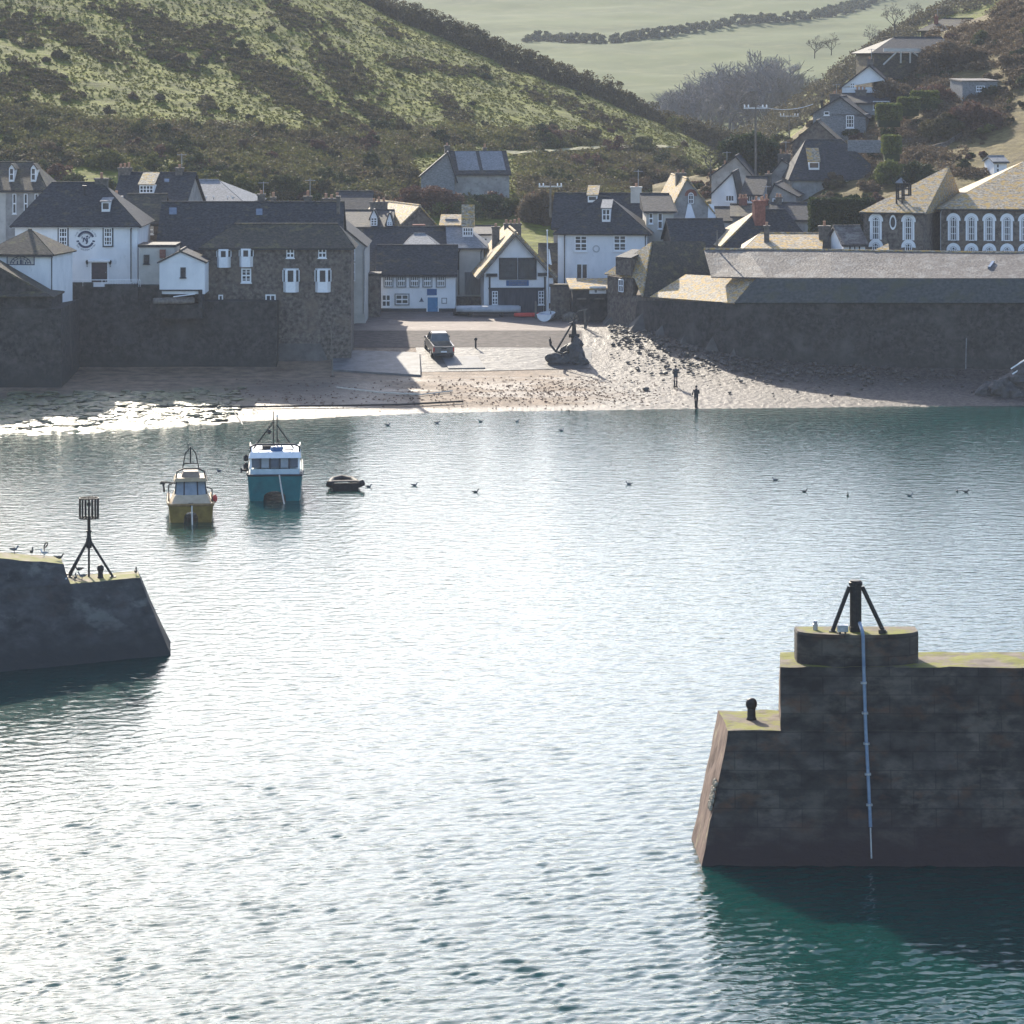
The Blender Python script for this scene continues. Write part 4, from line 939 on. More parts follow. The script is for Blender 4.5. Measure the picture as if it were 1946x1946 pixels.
# ---- boathouse
h = House("boathouse", "white gabled boathouse with two big dark windows and a blue sign", 920, 1042, 596, 291, 13, 3.5, cat='boathouse'); BH = h
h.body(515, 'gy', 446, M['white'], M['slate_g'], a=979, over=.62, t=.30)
for l, r in ((950.5, 981), (986.5, 1017.5)): h.win(l, 492, r, 529, 3, 3, fr=M['dpaint'], sur=M['dpaint'])
h.box("sign_board", 962, 532.5, 1005, 543, M['signblue'], proud=.07)
mb = MB(); x = h.X(967)
for row in (535.3, 540):
    x = h.X(967.5)
    while x < h.X(1000): q = U(.05, .16); mb.box(x, x + q, -.085, -.065, h.Z(row + 1.3), h.Z(row - 1.3)); x += q + .05
mb.build("sign_lettering", M['slate_l'], h.root)
h.box("fascia_board", 924, 519.5, 945, 525.5, M['dpaint'], proud=.22); h.box("fascia_board", 1022, 518.5, 1042, 524.5, M['dpaint'], proud=.22)
mb = MB(); mb.box(h.X(932), h.X(1033), -.05, .02, -1, h.Z(549)); mb.build("boat_door", mat('dark_doors', (0.03, 0.035, 0.045), (0.07, 0.075, 0.09), scale=2.5, rough=.7, stretch=(2, 1, .3)), h.root)
h.box("lintel", 928, 546.5, 1037, 549, M['dpaint'], proud=.14)
h.win(935, 553, 946, 579, 2, 4); h.win(1023, 553, 1034, 579, 2, 4)
for x in (930.5, 1035.5): h.box("post", x - 1.5, 526, x + 1.5, 594, M['dpaint'], proud=.12)
h.chimney(935, 430, 949, 500, 5.5, pots=1); h.chimney(958, 424, 990, 450, 9.5, pots=4)
mb = MB(); o = .62; ax, hr = h.X(979), h.Z(446)
mb.tube([(-o, -o - .03, h.h - o * h.sl + .02), (ax, -o - .03, hr + .02), (h.w + o, -o - .03, h.h - o * h.sl + .02)], .13, 5); mb.build("bargeboard", M['timber'], h.root)
t = thing("flagpole", "slender white flagpole at the right corner of the boathouse", "flagpole", (PX(1042, 287), 287, gz(3, 287))); mb = MB(); mb.tube([(0, 0, 0), (-.1, 0, 8.0)], .07, 8, .045); mb.ell((-.1, 0, 8.05), .09, .09, .08, 8, 4); mb.build("pole", M['wpaint'], t); mb = MB(); mb.hexa([(.02, -.02, 5.0), (.32, -.02, 4.9), (.32, .0, 4.9), (.02, 0, 5.0), (.02, -.02, 6.4), (.12, -.02, 6.3), (.12, 0, 6.3), (.02, 0, 6.4)]); mb.build("furled_flag", M['wpaint'], t)
h.box("white_board", 1043, 528, 1051, 576, M['wpaint'], proud=.3)
# ---- white hotel house
h = House("white_house", "square white house with pyramid slate roof and tall dark windows", 1060, 1229, 560, 294, 7.5, -6)
h.body(440, 'hip', 377, M['white'], M['slate'], a=1140, b=1158, over=.4); h.gutter()
h.win(1092, 448, 1116, 478, 2, 4, fw=.10); h.win(1166, 447, 1190, 477, 2, 4, fw=.10); h.win(1095, 501, 1117, 533, 2, 1, fw=.09)
h.dormer(1144, 388, 1160, 423, 397, M['slate_l'], M['wpaint'], 2, 2, 'mono'); h.pipe(1073, 444, 545); h.pipe(1226.5, 444, 470)
mb = MB()
for r in (.25, .32): mb.tube([(h.X(1133) + r * math.cos(a), -.01, h.Z(473) + r * math.sin(a)) for a in np.linspace(0, 2 * math.pi, 17)], .015, 4, cap=False)
mb.build("wall_plaque", M['slate_l'], h.root)
h = House("rear_house", "dark slate roofed house with tall pale chimney behind the square white house", 1052, 1244, 520, 306, 7.5, -6)
h.body(432, 'gx', 370, M['grey'], M['slate'], a=None, b=None); h.chimney(1199, 354, 1219, 404, 3.0, M['cream'], 1); h.dormer(1117, 362, 1135, 386, 372, M['slate_g'], M['wpaint'], 1, 1); h.chimney(1130, 372, 1146, 380, 4.6, M['brick'], 1)
h = House("cream_cottage", "cream cottage with hipped slate roof right of the tall pale chimney", 1228, 1280, 510, 296, 8, 0); h.body(402, 'hip', 371, M['cream'], M['slate'], a=1216, b=1272); h.win(1250, 405, 1259, 435, 1, 2); h.win(1233, 405, 1241, 425, 1, 2)
h = House("outhouse", "dark low outhouse between the boathouse and the square white house", 1028, 1068, 580, 303, 5, 0, cat='outhouse'); h.body(496, 'gx', 466, M['stone'], M['slate_b'])
# ---- cobbled gable with round window
h = House("gabled_cottage", "grey gabled cottage with a sunlit left roof slope and arched window", 1275, 1352, 470, 312, 11, 5)
h.body(400, 'gy', 341, M['grey'], M['slate_g'], a=1306, over=.3); h.arch(1308, 366, 1318, 387, nx=1, ny=3, sur=M['brick']); h.chimney(1284, 328, 1303, 352, 4, pots=2)
mb = MB()
for a, b, c, d in ((1300, 1322, 1307, 1313), (1344, 1360, 1346, 1356)):
    z0, z1 = h.Z(418), h.Z(388); mb.extr([(h.X(a), -.3, z0), (h.X(b), -.3, z0), (h.X(d), -.06, z1), (h.X(c), -.06, z1)], (0, .05, 0))
mb.build("buttress", M['wpaint'], h.root)
h = House("slate_shed", "low dark slate roofs right of the cream cottage", 1284, 1384, 500, 290, 7, 8, cat='shed'); h.body(476, 'gx', 419, M['stone'], M['slate'])
h = House("slate_cottage", "dark cottage with long sunlit left slope and white dormer posts above the long cellar roof", 1375, 1545, 520, 289, 6, 14)
h.body(468, 'hip', 402, M['stone'], M['slate'], a=1440, b=1492, over=.2)
mb = MB(); mb.slab([(-.25, 6.2, h.h - .05), (-.25, -.2, h.h - .05), (h.X(1440, 3), 3, h.hr + .02)], .16); mb.build("sunlit_slope", M['slate_g'], h.root); h.chimney(1432, 380, 1452, 408, 2, M['brick'], 2)  # sun on the left hip put into a paler golden slate
h = House("net_loft", "low loft with a bright golden lichen roof just above the long cellar roof", 1412, 1556, 520, 276, 11, -5, cat='loft')
h.body(480, 'hip', 446, M['stone'], M['slate_g'], a=1445, b=1566, over=.2); h.chimney(1556, 428, 1577, 470, 4, M['chim'], 1, 1.0); h.chimney(1452, 428, 1462, 450, 3, pots=1)
h = House("side_range", "small pinkish slate roof wedged against the left side of the school", 1603, 1645, 490, 275, 5, 10, cat='outbuilding'); h.body(464, 'gx', 432, M['white'], M['slate_p'])
for x in (1612, 1621, 1630): h.win(x, 467, x + 6, 480, 1, 1)
# ---- middle cluster on the right
h = House("cottage", "grey cottage with white sash window above the brick chimneys on the right", 1462, 1512, 420, 326, 8, -10); h.body(373, 'gy', 352, M['grey'], M['slate'], a=1472); h.win(1468, 377, 1487, 391, 2, 1, fw=.1); h.chimney(1455, 330, 1466, 352, 2, pots=1)
h = House("cottage", "low white fronted cottage left of the utility pole foot", 1352, 1400, 420, 322, 8, -8); h.body(370, 'gy', 330, M['white'], M['slate'], a=1392); h.win(1379, 371, 1395, 383, 3, 1)
h = House("cottage", "white walled cottage with dark slate gable right of the utility pole foot", 1412, 1446, 420, 324, 8, -12); h.body(370, 'gx', 338, M['white'], M['slate']); h.win(1420, 372, 1438, 384, 4, 1)
h = House("slate_house", "slate gabled house with pale bargeboard behind the utility pole", 1352, 1428, 400, 336, 9, -7); h.body(334, 'gy', 299, M['grey'], M['slate'], a=1398); h.chimney(1374, 312, 1382, 330, 2, pots=1)
h = House("slate_house", "dark slate gabled house with double pale ridge line below the hillside terrace", 1458, 1538, 400, 340, 9, -6); h.body(340, 'gy', 306, M['grey'], M['slate'], a=1486, b=338); h.chimney(1478, 292, 1502, 310, 3, pots=2)
h = House("long_house", "large dark slate roofed house with a single sunlit dormer on the right slope", 1505, 1682, 410, HYd(1600, 352, 336), 10, 0); h.body(339, 'hip', 268, M['grey'], M['slate'], a=1532, b=1600, over=.3); h.dormer(1537, 294, 1557, 324, 308, M['slate_g'], M['wpaint'], 1, 1)
mb = MB(); mb.box(h.X(1610, 4), h.X(1676, 4), 3.4, 3.6, h.Z(290, 4), h.Z(266, 4)); mb.build("terrace_screen", M['slate_l'], h.root); h.win(1600, 344, 1618, 352, 2, 1)
h = House("slate_house", "grey slate hung house with steep gable and white casement on the hillside", 1545, 1643, 300, HYd(1594, 270, 352), 9, -10); h.body(217, 'gy', 186, M['slate_l'], M['slate'], a=1597, b=222, over=.3); h.win(1608, 219, 1623, 243, 3, 3, fw=.1); h.win(1566, 212, 1576, 219, 1, 1)
h.chimney(1577, 178, 1596, 192, 3, M['chim'], 1); h.chimney(1560, 190, 1564, 210, 3, M['iron'], 0, .3)
h = House("white_house", "white gabled house high on the hillside below the dark upper houses", 1600, 1680, 230, HYd(1640, 215, 372), 9, -10); h.body(166, 'gy', 126, M['white'], M['slate'], a=1652, b=152, over=.35); h.win(1616, 158, 1624, 168, 2, 2); h.win(1674, 152, 1681, 160, 1, 1); h.chimney(1648, 112, 1658, 128, 2, pots=1)
h = House("terrace_house", "dark terrace house with chimney pots in front of the white gabled house", 1608, 1690, 250, HYd(1650, 225, 366), 7, 0); h.body(196, 'gx', 180, M['grey'], M['slate']); h.win(1659, 192, 1690, 209, 4, 1); h.chimney(1626, 170, 1646, 184, 3, pots=3)
h = House("upper_house", "dark shaded house with white balcony struts near the top of the right slope", 1661, 1820, 150, HYd(1740, 150, 392), 10, 6)
h.body(100, 'hip', 73, M['slate_b'], M['slate'], a=1698, b=1790, over=.5)
mb = MB(); mb.box(h.X(1676), h.X(1806), -.9, -.7, h.Z(98), h.Z(92)); mb.build("balcony_rail", M['cream'], h.root)
for a, b, c, d in ((1702, 98, 1676, 123), (1730, 98, 1764, 122), (1709, 98, 1709, 120), (1727, 98, 1727, 120)): mb = MB(); mb.tube([(h.X(a), -.8, h.Z(b)), (h.X(c), -.75, h.Z(d))], .1, 4); mb.build("strut", M['cream'], h.root)
h = House("upper_house", "topmost dark house with a broad hipped roof and square chimney on the skyline", 1750, 1866, 110, 408, 11, -8); h.body(58, 'hip', 37, M['slate_b'], M['slate_b'], a=1792, b=1850, over=.5); h.chimney(1775, 31, 1783, 50, 3, M['brick'], 1)
h = House("garden_wall", "long low wall on the skyline right of the topmost house", 1866, 1932, 66, 410, 1.0, 0, cat='wall'); h.body(53, 'flat', 52, M['stone'], M['slate_b'], below=1.5)
h = House("garden_shed", "pale blue grey flat roofed garden shed among shrubs on the right slope", 1829, 1897, 196, HYd(1860, 196, 344), 5, 8, cat='shed'); h.body(155, 'mono', 151, M['slate_l'], M['slate_p'], over=.15); h.win(1855, 163, 1871, 174, 3, 2)
h = House("summer_house", "tiny white summer house above the school roof at the right edge", 1889, 1914, 336, HYd(1900, 336, 318), 3, 10, cat='summer house'); h.body(308, 'gx', 299, M['white'], M['slate_l'], over=.2); h.win(1893, 311, 1899, 328, 1, 2)

h = House("creeper_house", "dark roofed house smothered in creeper below the steep slate hung gable", 1506, 1596, 320, 344, 8, -8); h.body(272, 'gy', 232, M['stone'], M['slate_b'], a=1552, over=.25)
h = House("cottage", "low dark slate cottage between the two brick chimneys and the round leafless bush", 1466, 1556, 460, 306, 7, -6); h.body(418, 'gx', 388, M['grey'], M['slate']); h.win(1500, 424, 1512, 434, 2, 1); h.chimney(1474, 374, 1486, 392, 3.5, pots=2)
h = House("cottage", "cottage with two red brick chimneys below the utility pole", 1392, 1462, 450, 309, 7, -4); h.body(412, 'gx', 391, M['grey'], M['slate_b']); h.chimney(1404, 376, 1420, 396, 3.5, M['brick'], 3); h.chimney(1446, 378, 1460, 396, 3.5, M['brick'], 2)
h = House("cottage", "small slate cottage just right of the sunlit gable's white buttresses", 1352, 1392, 460, 312, 6, -8); h.body(420, 'gx', 396, M['white'], M['slate']); h.win(1362, 424, 1374, 436, 2, 2)
# ---- school
h = House("school_house", "stone school block with oval window, arched windows and open bell frame on the roof", 1641, 1749, 500, 278, 16, -20, cat='school')
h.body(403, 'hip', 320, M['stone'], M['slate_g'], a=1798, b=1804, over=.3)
h.arch(1658, 413, 1671, 456); h.arch(1720, 413, 1733, 456); h.arch(1658, 462, 1671, 486, ny=2); h.arch(1720, 462, 1733, 486, ny=2)
x, z = h.X(1697), h.Z(422.5)
for nm, r0, mt, yy in (("oval_surround", 1.0, M['wpaint'], -.04), ("oval_window", .7, M['glass'], -.06)):
    mb = MB(); mb.extr([(x + .30 * r0 * math.cos(a), yy, z + .66 * r0 * math.sin(a)) for a in np.linspace(0, 2 * math.pi, 21)[:-1]], (0, .06, 0)); mb.build(nm, mt, h.root)
t = thing("bell_frame", "open timber bell frame with a little pointed cap standing on the school's golden roof", "bell frame", h.root.location + Matrix.Rotation(h.rz, 3, 'Z') @ Vector((h.X(1716, 1.6), 1.3, h.h + h.sl * 1.3 + .1)), D2R(-20)); k = 1 / h.s
mb = MB()
for x in (-11, 0): 
    for y in (0, .7): mb.box(x * k - .06, x * k + .06, y - .06, y + .06, -.1, 43 * k)
for y in (0, .7):
    mb.box(13 * k - .06, 13 * k + .06, y - .06, y + .06, 15 * k, 36 * k); mb.box(-11 * k, 13 * k, y - .05, y + .05, 27 * k, 27 * k + .12); mb.box(-11 * k, 13 * k, y - .05, y + .05, 36 * k, 36 * k + .12); mb.box(0, 13 * k, y - .05, y + .05, 15 * k, 15 * k + .12); mb.box(-11 * k, 0, y - .05, y + .05, 9 * k, 9 * k + .1)
mb.build("timber_frame", M['iron'], t)
mb = MB(); mb.slab([(-13 * k, -.2, 39 * k), (3 * k, -.2, 39 * k), (-4 * k, .35, 49 * k)], .06); mb.slab([(-13 * k, .9, 39 * k), (3 * k, .9, 39 * k), (-4 * k, .35, 49 * k)], .06); mb.build("cap", M['slate_l'], t)
h = House("school_hall", "long stone school hall with a row of tall white arched windows at the right edge", 1787, 2080, 500, 279, 20, -8, cat='school')
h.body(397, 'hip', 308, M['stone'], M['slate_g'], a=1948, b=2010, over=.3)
for l in (1806, 1840, 1874, 1908, 1942, 1976): h.arch(l, 413, l + 12, 458); h.arch(l, 470, l + 12, 492, ny=2)
h.pipe(1787.5, 400, 480, M['galv'])

# ---- fish cellars along the right wall
t = thing("fish_cellars", "long low fish cellars with grey slate roofs built on the right harbour wall", "cellar", (22, 255, 0)); OC = Vector((22, 255, 0))
W3 = lambda p: Vector(p) - OC
zt = lambda i: np.interp(WALL[i][0], [6, 9, 12.4, 16, 22, 29, 60], [4.6, 5.5, 6.3, 6.65, 7.0, 7.05, 7.3])
V = []; n0 = len(WALL)
rowsN = 14; cols = []
for i in range(n0 - 1):
    for u in np.linspace(0, 1, 12, endpoint=(i == n0 - 2)):
        x = WALL[i][0] * (1-u) + WALL[i+1][0] * u; y = WALL[i][1] * (1-u) + WALL[i+1][1] * u; cols.append((x, y, zt(i) * (1-u) + zt(i+1) * u))
G = np.zeros((rowsN, len(cols), 3))
for j, (x, y, z) in enumerate(cols):
    for r in range(rowsN):
        q = r / (rowsN - 1); G[r, j] = (x - (1 - q) * .25 - OC.x, y - (1 - q) * .35 - OC.y, -1.2 + (z + 1.2) * q)
G[..., 0] += .16 * fbm(G[..., 0] * .9, G[..., 2] * .9, 4); G[..., 1] += .22 * fbm(G[..., 0] * .8 + 9, G[..., 2] * .8, 4)
mesh_np("wall", G, grid_quads(rowsN, len(cols)), M['wallstone'], t)
def W(px, py, Y): return at(px, py, Y) - OC
mb = MB()
mb.slab([W(1396, 577.5, 256.9), W(1441, 530, 259.6), W(1440, 528, 261), W(1700, 531, 251.8)], .1) if False else None
edge = [(1396, 263.8), (1440, 262.3), (1500, 261.4), (1600, 260.5), (1760, 259.4), (1960, 258.3), (2300, 256.5)]
def on_plane(px, py, P, Nn):
    d = Vector(((px - CX) / F, 1.0, -(py - HY) / F)); o = Vector((0, 0, HC)); return o + d * ((P - o).dot(Nn) / d.dot(Nn)) - OC
for (p0, y0), (p1, y1) in ((edge[0], edge[3]), (edge[3], edge[6])):
    a, b = at(p0, 577, y0 - .35), at(p1, 577, y1 - .35); ed = (b - a).normalized(); inw = Vector((-ed.y, ed.x, 0)).normalized(); Nn = ed.cross(inw * math.cos(D2R(40)) + Vector((0, 0, math.sin(D2R(40)))))
    mb.slab([a - OC, b - OC, on_plane(p1, 531, a, Nn), on_plane(1437 if p0 < 1400 else p0, 531, a, Nn)], .10)
mb.build("lower_roof", mat('mossy_slate', (0.022, 0.028, 0.029), (0.065, 0.072, 0.066), scale=3.5, rough=.7, bump=.5, blotch=((0.055, 0.06, 0.032), .5, .5, .7)), t)
E0, E1 = at(1236, 566, 273.2), at(1396, 578, 263.9); ed = (E1 - E0).normalized(); inw = Vector((-ed.y, ed.x, 0)).normalized(); Nn = ed.cross(inw * math.cos(D2R(33)) + Vector((0, 0, math.sin(D2R(33)))))
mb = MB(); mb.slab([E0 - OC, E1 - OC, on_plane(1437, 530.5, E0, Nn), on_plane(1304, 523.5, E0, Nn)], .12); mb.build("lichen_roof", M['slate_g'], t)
mb = MB(); up = [(1352, 528, 267.6), (1460, 530, 265.0), (1580, 530.5, 263.6), (1760, 531, 262.4), (1946, 531, 261.4), (2150, 531, 260.5)]; ur = [(1338, 476, 272.4), (1420, 476.5, 271.2), (1580, 478, 269.8), (1760, 481, 268.6), (1895, 483, 267.7), (2150, 482, 266.8)]
for i in range(5): mb.slab([W(*up[i]), W(*up[i+1]), W(*ur[i+1]), W(*ur[i])], .12)
pass
mb.slab([W(1895, 483, 267.7), W(2150, 482, 266.8), W(2150, 540, 274), W(1895, 540, 274)], .1)
mb.build("upper_roof", M['slate_p'], t)
mb = MB(); mb.tube([W(*q) + Vector((0, 0, .1)) for q in ur], .14, 6); mb.build("ridge_tiles", M['slate_g'], t)
mb = MB(); mb.slab([W(1877, 511, 263.9), W(1882, 511, 263.9), W(1890, 500, 265.3), W(1885, 500, 265.3)], .2); mb.build("skylight", M['skylight'], t)
mb = MB()
for (p0, y0), (p1, y1) in zip([(1445, 262.2)] + edge[2:-1], edge[2:]):
    a = W(p0, 531.5, y0 + 2.75); b = W(p1, 531.5, y1 + 2.75); mb.hexa([a + Vector((0, .02, -1.2)), b + Vector((0, .02, -1.2)), b + Vector((0, .4, -1.2)), a + Vector((0, .4, -1.2)), a + Vector((0, .02, .12)), b + Vector((0, .02, .12)), b + Vector((0, .4, .12)), a + Vector((0, .4, .12))])
mb.build("eaves_wall", M['wallstone'], t)
mb = MB(); mb.slab([W(1660, 478, 269), W(1690, 480, 269), W(1688, 464, 271)], .1); mb.build("roof_vent", M['slate_g'], t)
t = thing("drainpipe", "thin pale drainpipe hanging down the long blank right harbour wall", "pipe", at(1836, 642, 259.1)); mb = MB(); mb.tube([(0, -.2, 0), (-.04, -.26, -1.0), (-.07, -.3, -2.2), (-.08, -.36, -3.4), (-.10, -.45, -4.2)], .045, 6); mb.build("pipe", M['slate_l'], t)
t = thing("cellar", "stone cellar with steep dark hipped roof right of the slip top", "cellar", (10, 272, 3)); OX = Vector((10, 272, 3))
Q = lambda px, py, Y: at(px, py, Y) - OX
foot = [(8.5, 281.3), (10.6, 277.0), (12.5, 273.6), (15.9, 268.3), (20.2, 270.5), (17.6, 284), (10.6, 288)]
mb = MB(); mb.extr([(x - 10, y - 272, -2) for x, y in foot], (0, 0, 5.35)); mb.extr([(-1.5, 9.3, 3.2), (.6, 5.0, 3.2), (.6, 5.0, 4.75), (2.5, 11.4, 7.6), (-1.5, 9.3, 4.85)], (.25, .15, 0)); mb.build("wall", M['stone'], t)
mb = MB(); A, C_, R1, R2 = Q(1222, 566, 274.4), Q(1352, 556, 281.0), Q(1240, 461, 278.2), Q(1338, 461, 284.0)
mb.slab([A, C_, R1], .14); mb.slab([C_, R2, R1], .14); mb.slab([R2, R1, Q(1200, 520, 289), Q(1345, 520, 292)], .12); mb.build("roof", M['slate_b'], t)
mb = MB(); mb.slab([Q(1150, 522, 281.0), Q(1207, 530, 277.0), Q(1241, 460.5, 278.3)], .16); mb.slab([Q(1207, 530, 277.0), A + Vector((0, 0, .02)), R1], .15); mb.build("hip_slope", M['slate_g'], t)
mb = MB(); a, b, c, d = Q(1170, 522, 278.6), Q(1199, 524, 277.2), Q(1199, 492, 277.2), Q(1170, 490, 278.6); v = Vector((1.6, 3.2, 0)); mb.mat(0).extr([a, b, c, d], v)
o_ = Vector((0, -.15, .02)); mb.mat(1).slab([d + o_, c + o_, c + v + Vector((0, 0, .5)), d + v + Vector((0, 0, .5))], .09); mb.build("dormer", [M['stone'], M['slate']], t)
p0, p1 = Q(1177, 531, 278.6), Q(1185, 532, 278.0); mb = MB(); dn = Vector((-.5, -.86, 0)) * .05; hgt = Vector((0, 0, -1.05)); mb.extr([p0 + dn, p1 + dn, p1 + dn + hgt, p0 + dn + hgt], -dn * 1.5); w_ = mb.build("window", M['glass'], t)
mb = MB(); 
for u in (0, .5, 1): q = p0.lerp(p1, u) + dn * 1.4; mb.tube([q, q + hgt], .05, 4)
for u in (0, .5, 1): mb.tube([p0 + dn * 1.4 + hgt * u, p1 + dn * 1.4 + hgt * u], .05, 4)
mb.build("frame", M['wpaint'], w_)
h = House("kiosk", "small lean-to shed with a sunlit roof edge and a white board at the slip top", 1088, 1160, 604, 284, 4, 4, cat='shed')
h.body(550, 'mono', 531, M['wallstone'], M['slate_g'], over=.25); h.box("notice_board", 1120, 544, 1152, 558, M['white'], proud=.08)
mb = MB(); x = h.X(1130); mb.box(x, x + .2, -.1, -.07, h.Z(556), h.Z(548)); mb.box(x + .3, x + .9, -.1, -.07, h.Z(552), h.Z(550)); mb.build("notice_print", M['slate_l'], h.root)
y_ = House("yard_wall", "dark stone yard wall below the square white house", 1046, 1092, 606, 286.5, 1.0, 0, cat='wall'); y_.body(545, 'flat', 545, M['stone'], M['slate_b'])
for x in (1096, 1130): h.box("shelf", x, 566, x + 18, 569, M['timber'], proud=.2)
# ================================================================== vegetation
def leaf_cloud(C, R, k, leaf, rng, squash=0.75, shell=0.45):
    C = np.repeat(np.asarray(C, float), k, 0); R = np.repeat(np.asarray(R, float), k); n = len(C)
    d = rng.normal(size=(n, 3)); d /= np.linalg.norm(d, axis=1)[:, None]; d[:, 2] = np.where(d[:, 2] < -.5, -d[:, 2], d[:, 2])
    r = R * (shell + (1 - shell) * rng.random(n)) ; p = C + d * r[:, None] * np.array([1, 1, squash])
    nrm = d * .9 + rng.normal(size=(n, 3)) * .8; nrm /= np.linalg.norm(nrm, axis=1)[:, None]
    a = np.cross(nrm, rng.normal(size=(n, 3))); a /= np.linalg.norm(a, axis=1)[:, None]; b = np.cross(nrm, a)
    s = (leaf * (.55 + .9 * rng.random(n)))[:, None]
    V = np.stack([p - a * s, p - b * s * .6, p + a * s, p + b * s * .6], 1).reshape(-1, 3)
    return V, np.arange(4 * n).reshape(-1, 4)
def foliage(name, cols, scale=0.35, lo=.33, hi=.67, fine=2.5):
    m, nt, b = new_mat(name); L = nt.links.new; geo = N(nt, "NewGeometry")
    n1 = N(nt, "TexNoise", Scale=scale, Detail=2.0); L(geo.outputs["Position"], n1.inputs["Vector"])
    n2 = N(nt, "TexNoise", Scale=fine, Detail=3.0); L(geo.outputs["Position"], n2.inputs["Vector"])
    mx = N(nt, "MixRGB"); mx.inputs[0].default_value = .5; L(n1.outputs["Fac"], mx.inputs[1]); L(n2.outputs["Fac"], mx.inputs[2])
    k = len(cols); r = ramp(nt, [(lo + (hi - lo) * i / (k - 1), c) for i, c in enumerate(cols)]); L(mx.outputs[0], r.inputs[0]); L(r.outputs[0], b.inputs["Base Color"])
    b.inputs["Roughness"].default_value = .8; b.inputs["Specular IOR Level"].default_value = .15
    tr = N(nt, "BsdfTranslucent"); L(r.outputs[0], tr.inputs["Color"]); ms = N(nt, "MixShader"); ms.inputs[0].default_value = .25
    L(b.outputs[0], ms.inputs[1]); L(tr.outputs[0], ms.inputs[2]); L(ms.outputs[0], nt.nodes["Material Output"].inputs["Surface"])
    return m
M['scrub'] = foliage('winter_scrub', [(0.034, 0.028, 0.013), (0.074, 0.062, 0.029), (0.115, 0.10, 0.038)])
M['scrubg'] = foliage('green_scrub', [(0.030, 0.036, 0.016), (0.060, 0.068, 0.024), (0.10, 0.105, 0.035)])
M['gorse'] = foliage('yellow_green_shrub', [(0.035, 0.042, 0.014), (0.09, 0.095, 0.024), (0.17, 0.155, 0.045)])
M['evergreen'] = foliage('evergreen_leaves', [(0.012, 0.022, 0.010), (0.028, 0.042, 0.015), (0.06, 0.075, 0.022)])
M['hedge'] = foliage('clipped_hedge', [(0.04, 0.055, 0.014), (0.10, 0.12, 0.03), (0.17, 0.185, 0.045)])
M['russet'] = foliage('russet_twigs', [(0.055, 0.028, 0.022), (0.10, 0.055, 0.04), (0.14, 0.085, 0.06)])
M['tan'] = foliage('tan_twigs', [(0.06, 0.045, 0.028), (0.12, 0.085, 0.05), (0.18, 0.14, 0.09)])
M['bark'] = mat('bark', (0.05, 0.043, 0.036), (0.09, 0.078, 0.066), scale=2, rough=.9)

def scatter(terr, ells, rng, per=95.0, rr=(0.9, 1.7)):
    C, R = [], []
    for (cx, cy, L, W_, ang, *k) in ells:
        n = int(L * W_ * .8 / per * (k[0] if k else 1)) + 2; a = D2R(ang)
        for _ in range(n):
            u, v = rng.normal() * .24, rng.normal() * .26
            u, v = np.clip(u, -.5, .5), np.clip(v, -.5, .5)
            px = cx + u * L * math.cos(a) - v * W_ * math.sin(a); py = cy + u * L * math.sin(a) + v * W_ * math.cos(a)
            h = hit(terr, px, py)
            if h is None or (790 < px < 985 and 292 < py < 388): continue
            r = rng.uniform(*rr); C.append((h.x, h.y, h.z + .15 * r)); R.append(r)
    return C, R
rg = np.random.default_rng(21)
ELL = [(155,80,230,48,25),(300,52,290,60,20),(312,105,150,42,28),(500,140,290,62,30),(590,208,290,46,22),(655,145,170,85,40),(555,35,150,52,32),(640,45,60,24,30),(737,60,95,22,30),(765,127,100,24,15),
       (85,155,170,46,25),(10,165,90,50,20),(865,217,115,46,38),(1110,212,215,32,24),(840,130,230,26,10),(965,132,60,16,30),(395,205,40,40,80),(30,55,120,60,30),(420,60,90,30,25),(700,215,120,30,20),(480,255,60,20,10),(1010,180,90,20,30)]
C1, R1 = scatter("left_hill", [(a, b, c * .95, d * .82, e) for a, b, c, d, e in ELL], rg, 34, (0.3, 0.8))
V1, Q1 = leaf_cloud(C1, R1, 42, .15, rg, .55)
tag(mesh_np("hill_scrub", V1, Q1, M['scrub']), "dark bramble and gorse thickets streaking down the hill", None, kind="stuff")
BELT = [(60,235,260,60,8),(200,265,300,60,5),(380,270,320,55,4),(560,280,320,60,4),(740,285,300,55,0),(900,265,260,34,8),(1060,268,260,26,6),(960,320,320,38,-2),(1150,310,280,40,-4),(700,325,300,40,0),(480,315,260,40,0),(1230,330,160,40,0),(100,300,260,40,0),(760,350,260,40,0),(940,360,260,50,0),(1080,350,220,50,0),(1180,345,200,50,0),(1250,330,160,50,0),(660,360,160,40,0),(1020,390,200,40,0),(560,345,200,40,0),(880,395,200,40,0),(740,385,160,30,0),(1130,380,160,30,0)]
C2, R2 = scatter("left_hill", BELT, rg, 46, (0.5, 1.5)); V2, Q2 = leaf_cloud(C2, R2, 70, .17, rg, .75)
tag(mesh_np("foothill_scrub", V2, Q2, foliage('mixed_scrub', [(0.045, 0.038, 0.018), (0.11, 0.088, 0.048), (0.12, 0.12, 0.034), (0.20, 0.175, 0.07)], scale=.12)), "belt of winter scrub along the foot of the green hill", None, kind="stuff")
C3, R3 = scatter("left_hill", [(90,297,240,26,0,.7),(200,320,120,30,10,.7),(300,325,160,26,0,.6),(600,300,200,26,10,.5),(800,296,240,20,5,.5),(1080,330,120,40,10,.4),(520,300,120,22,8,.5),(900,300,200,14,0,.4)], rg, 80, (0.6, 1.4)); V3, Q3 = leaf_cloud(C3, R3, 80, .18, rg, .75)
tag(mesh_np("pale_scrub", V3, Q3, M['gorse']), "yellow green bushes catching the sun above the village roofs", None, kind="stuff")
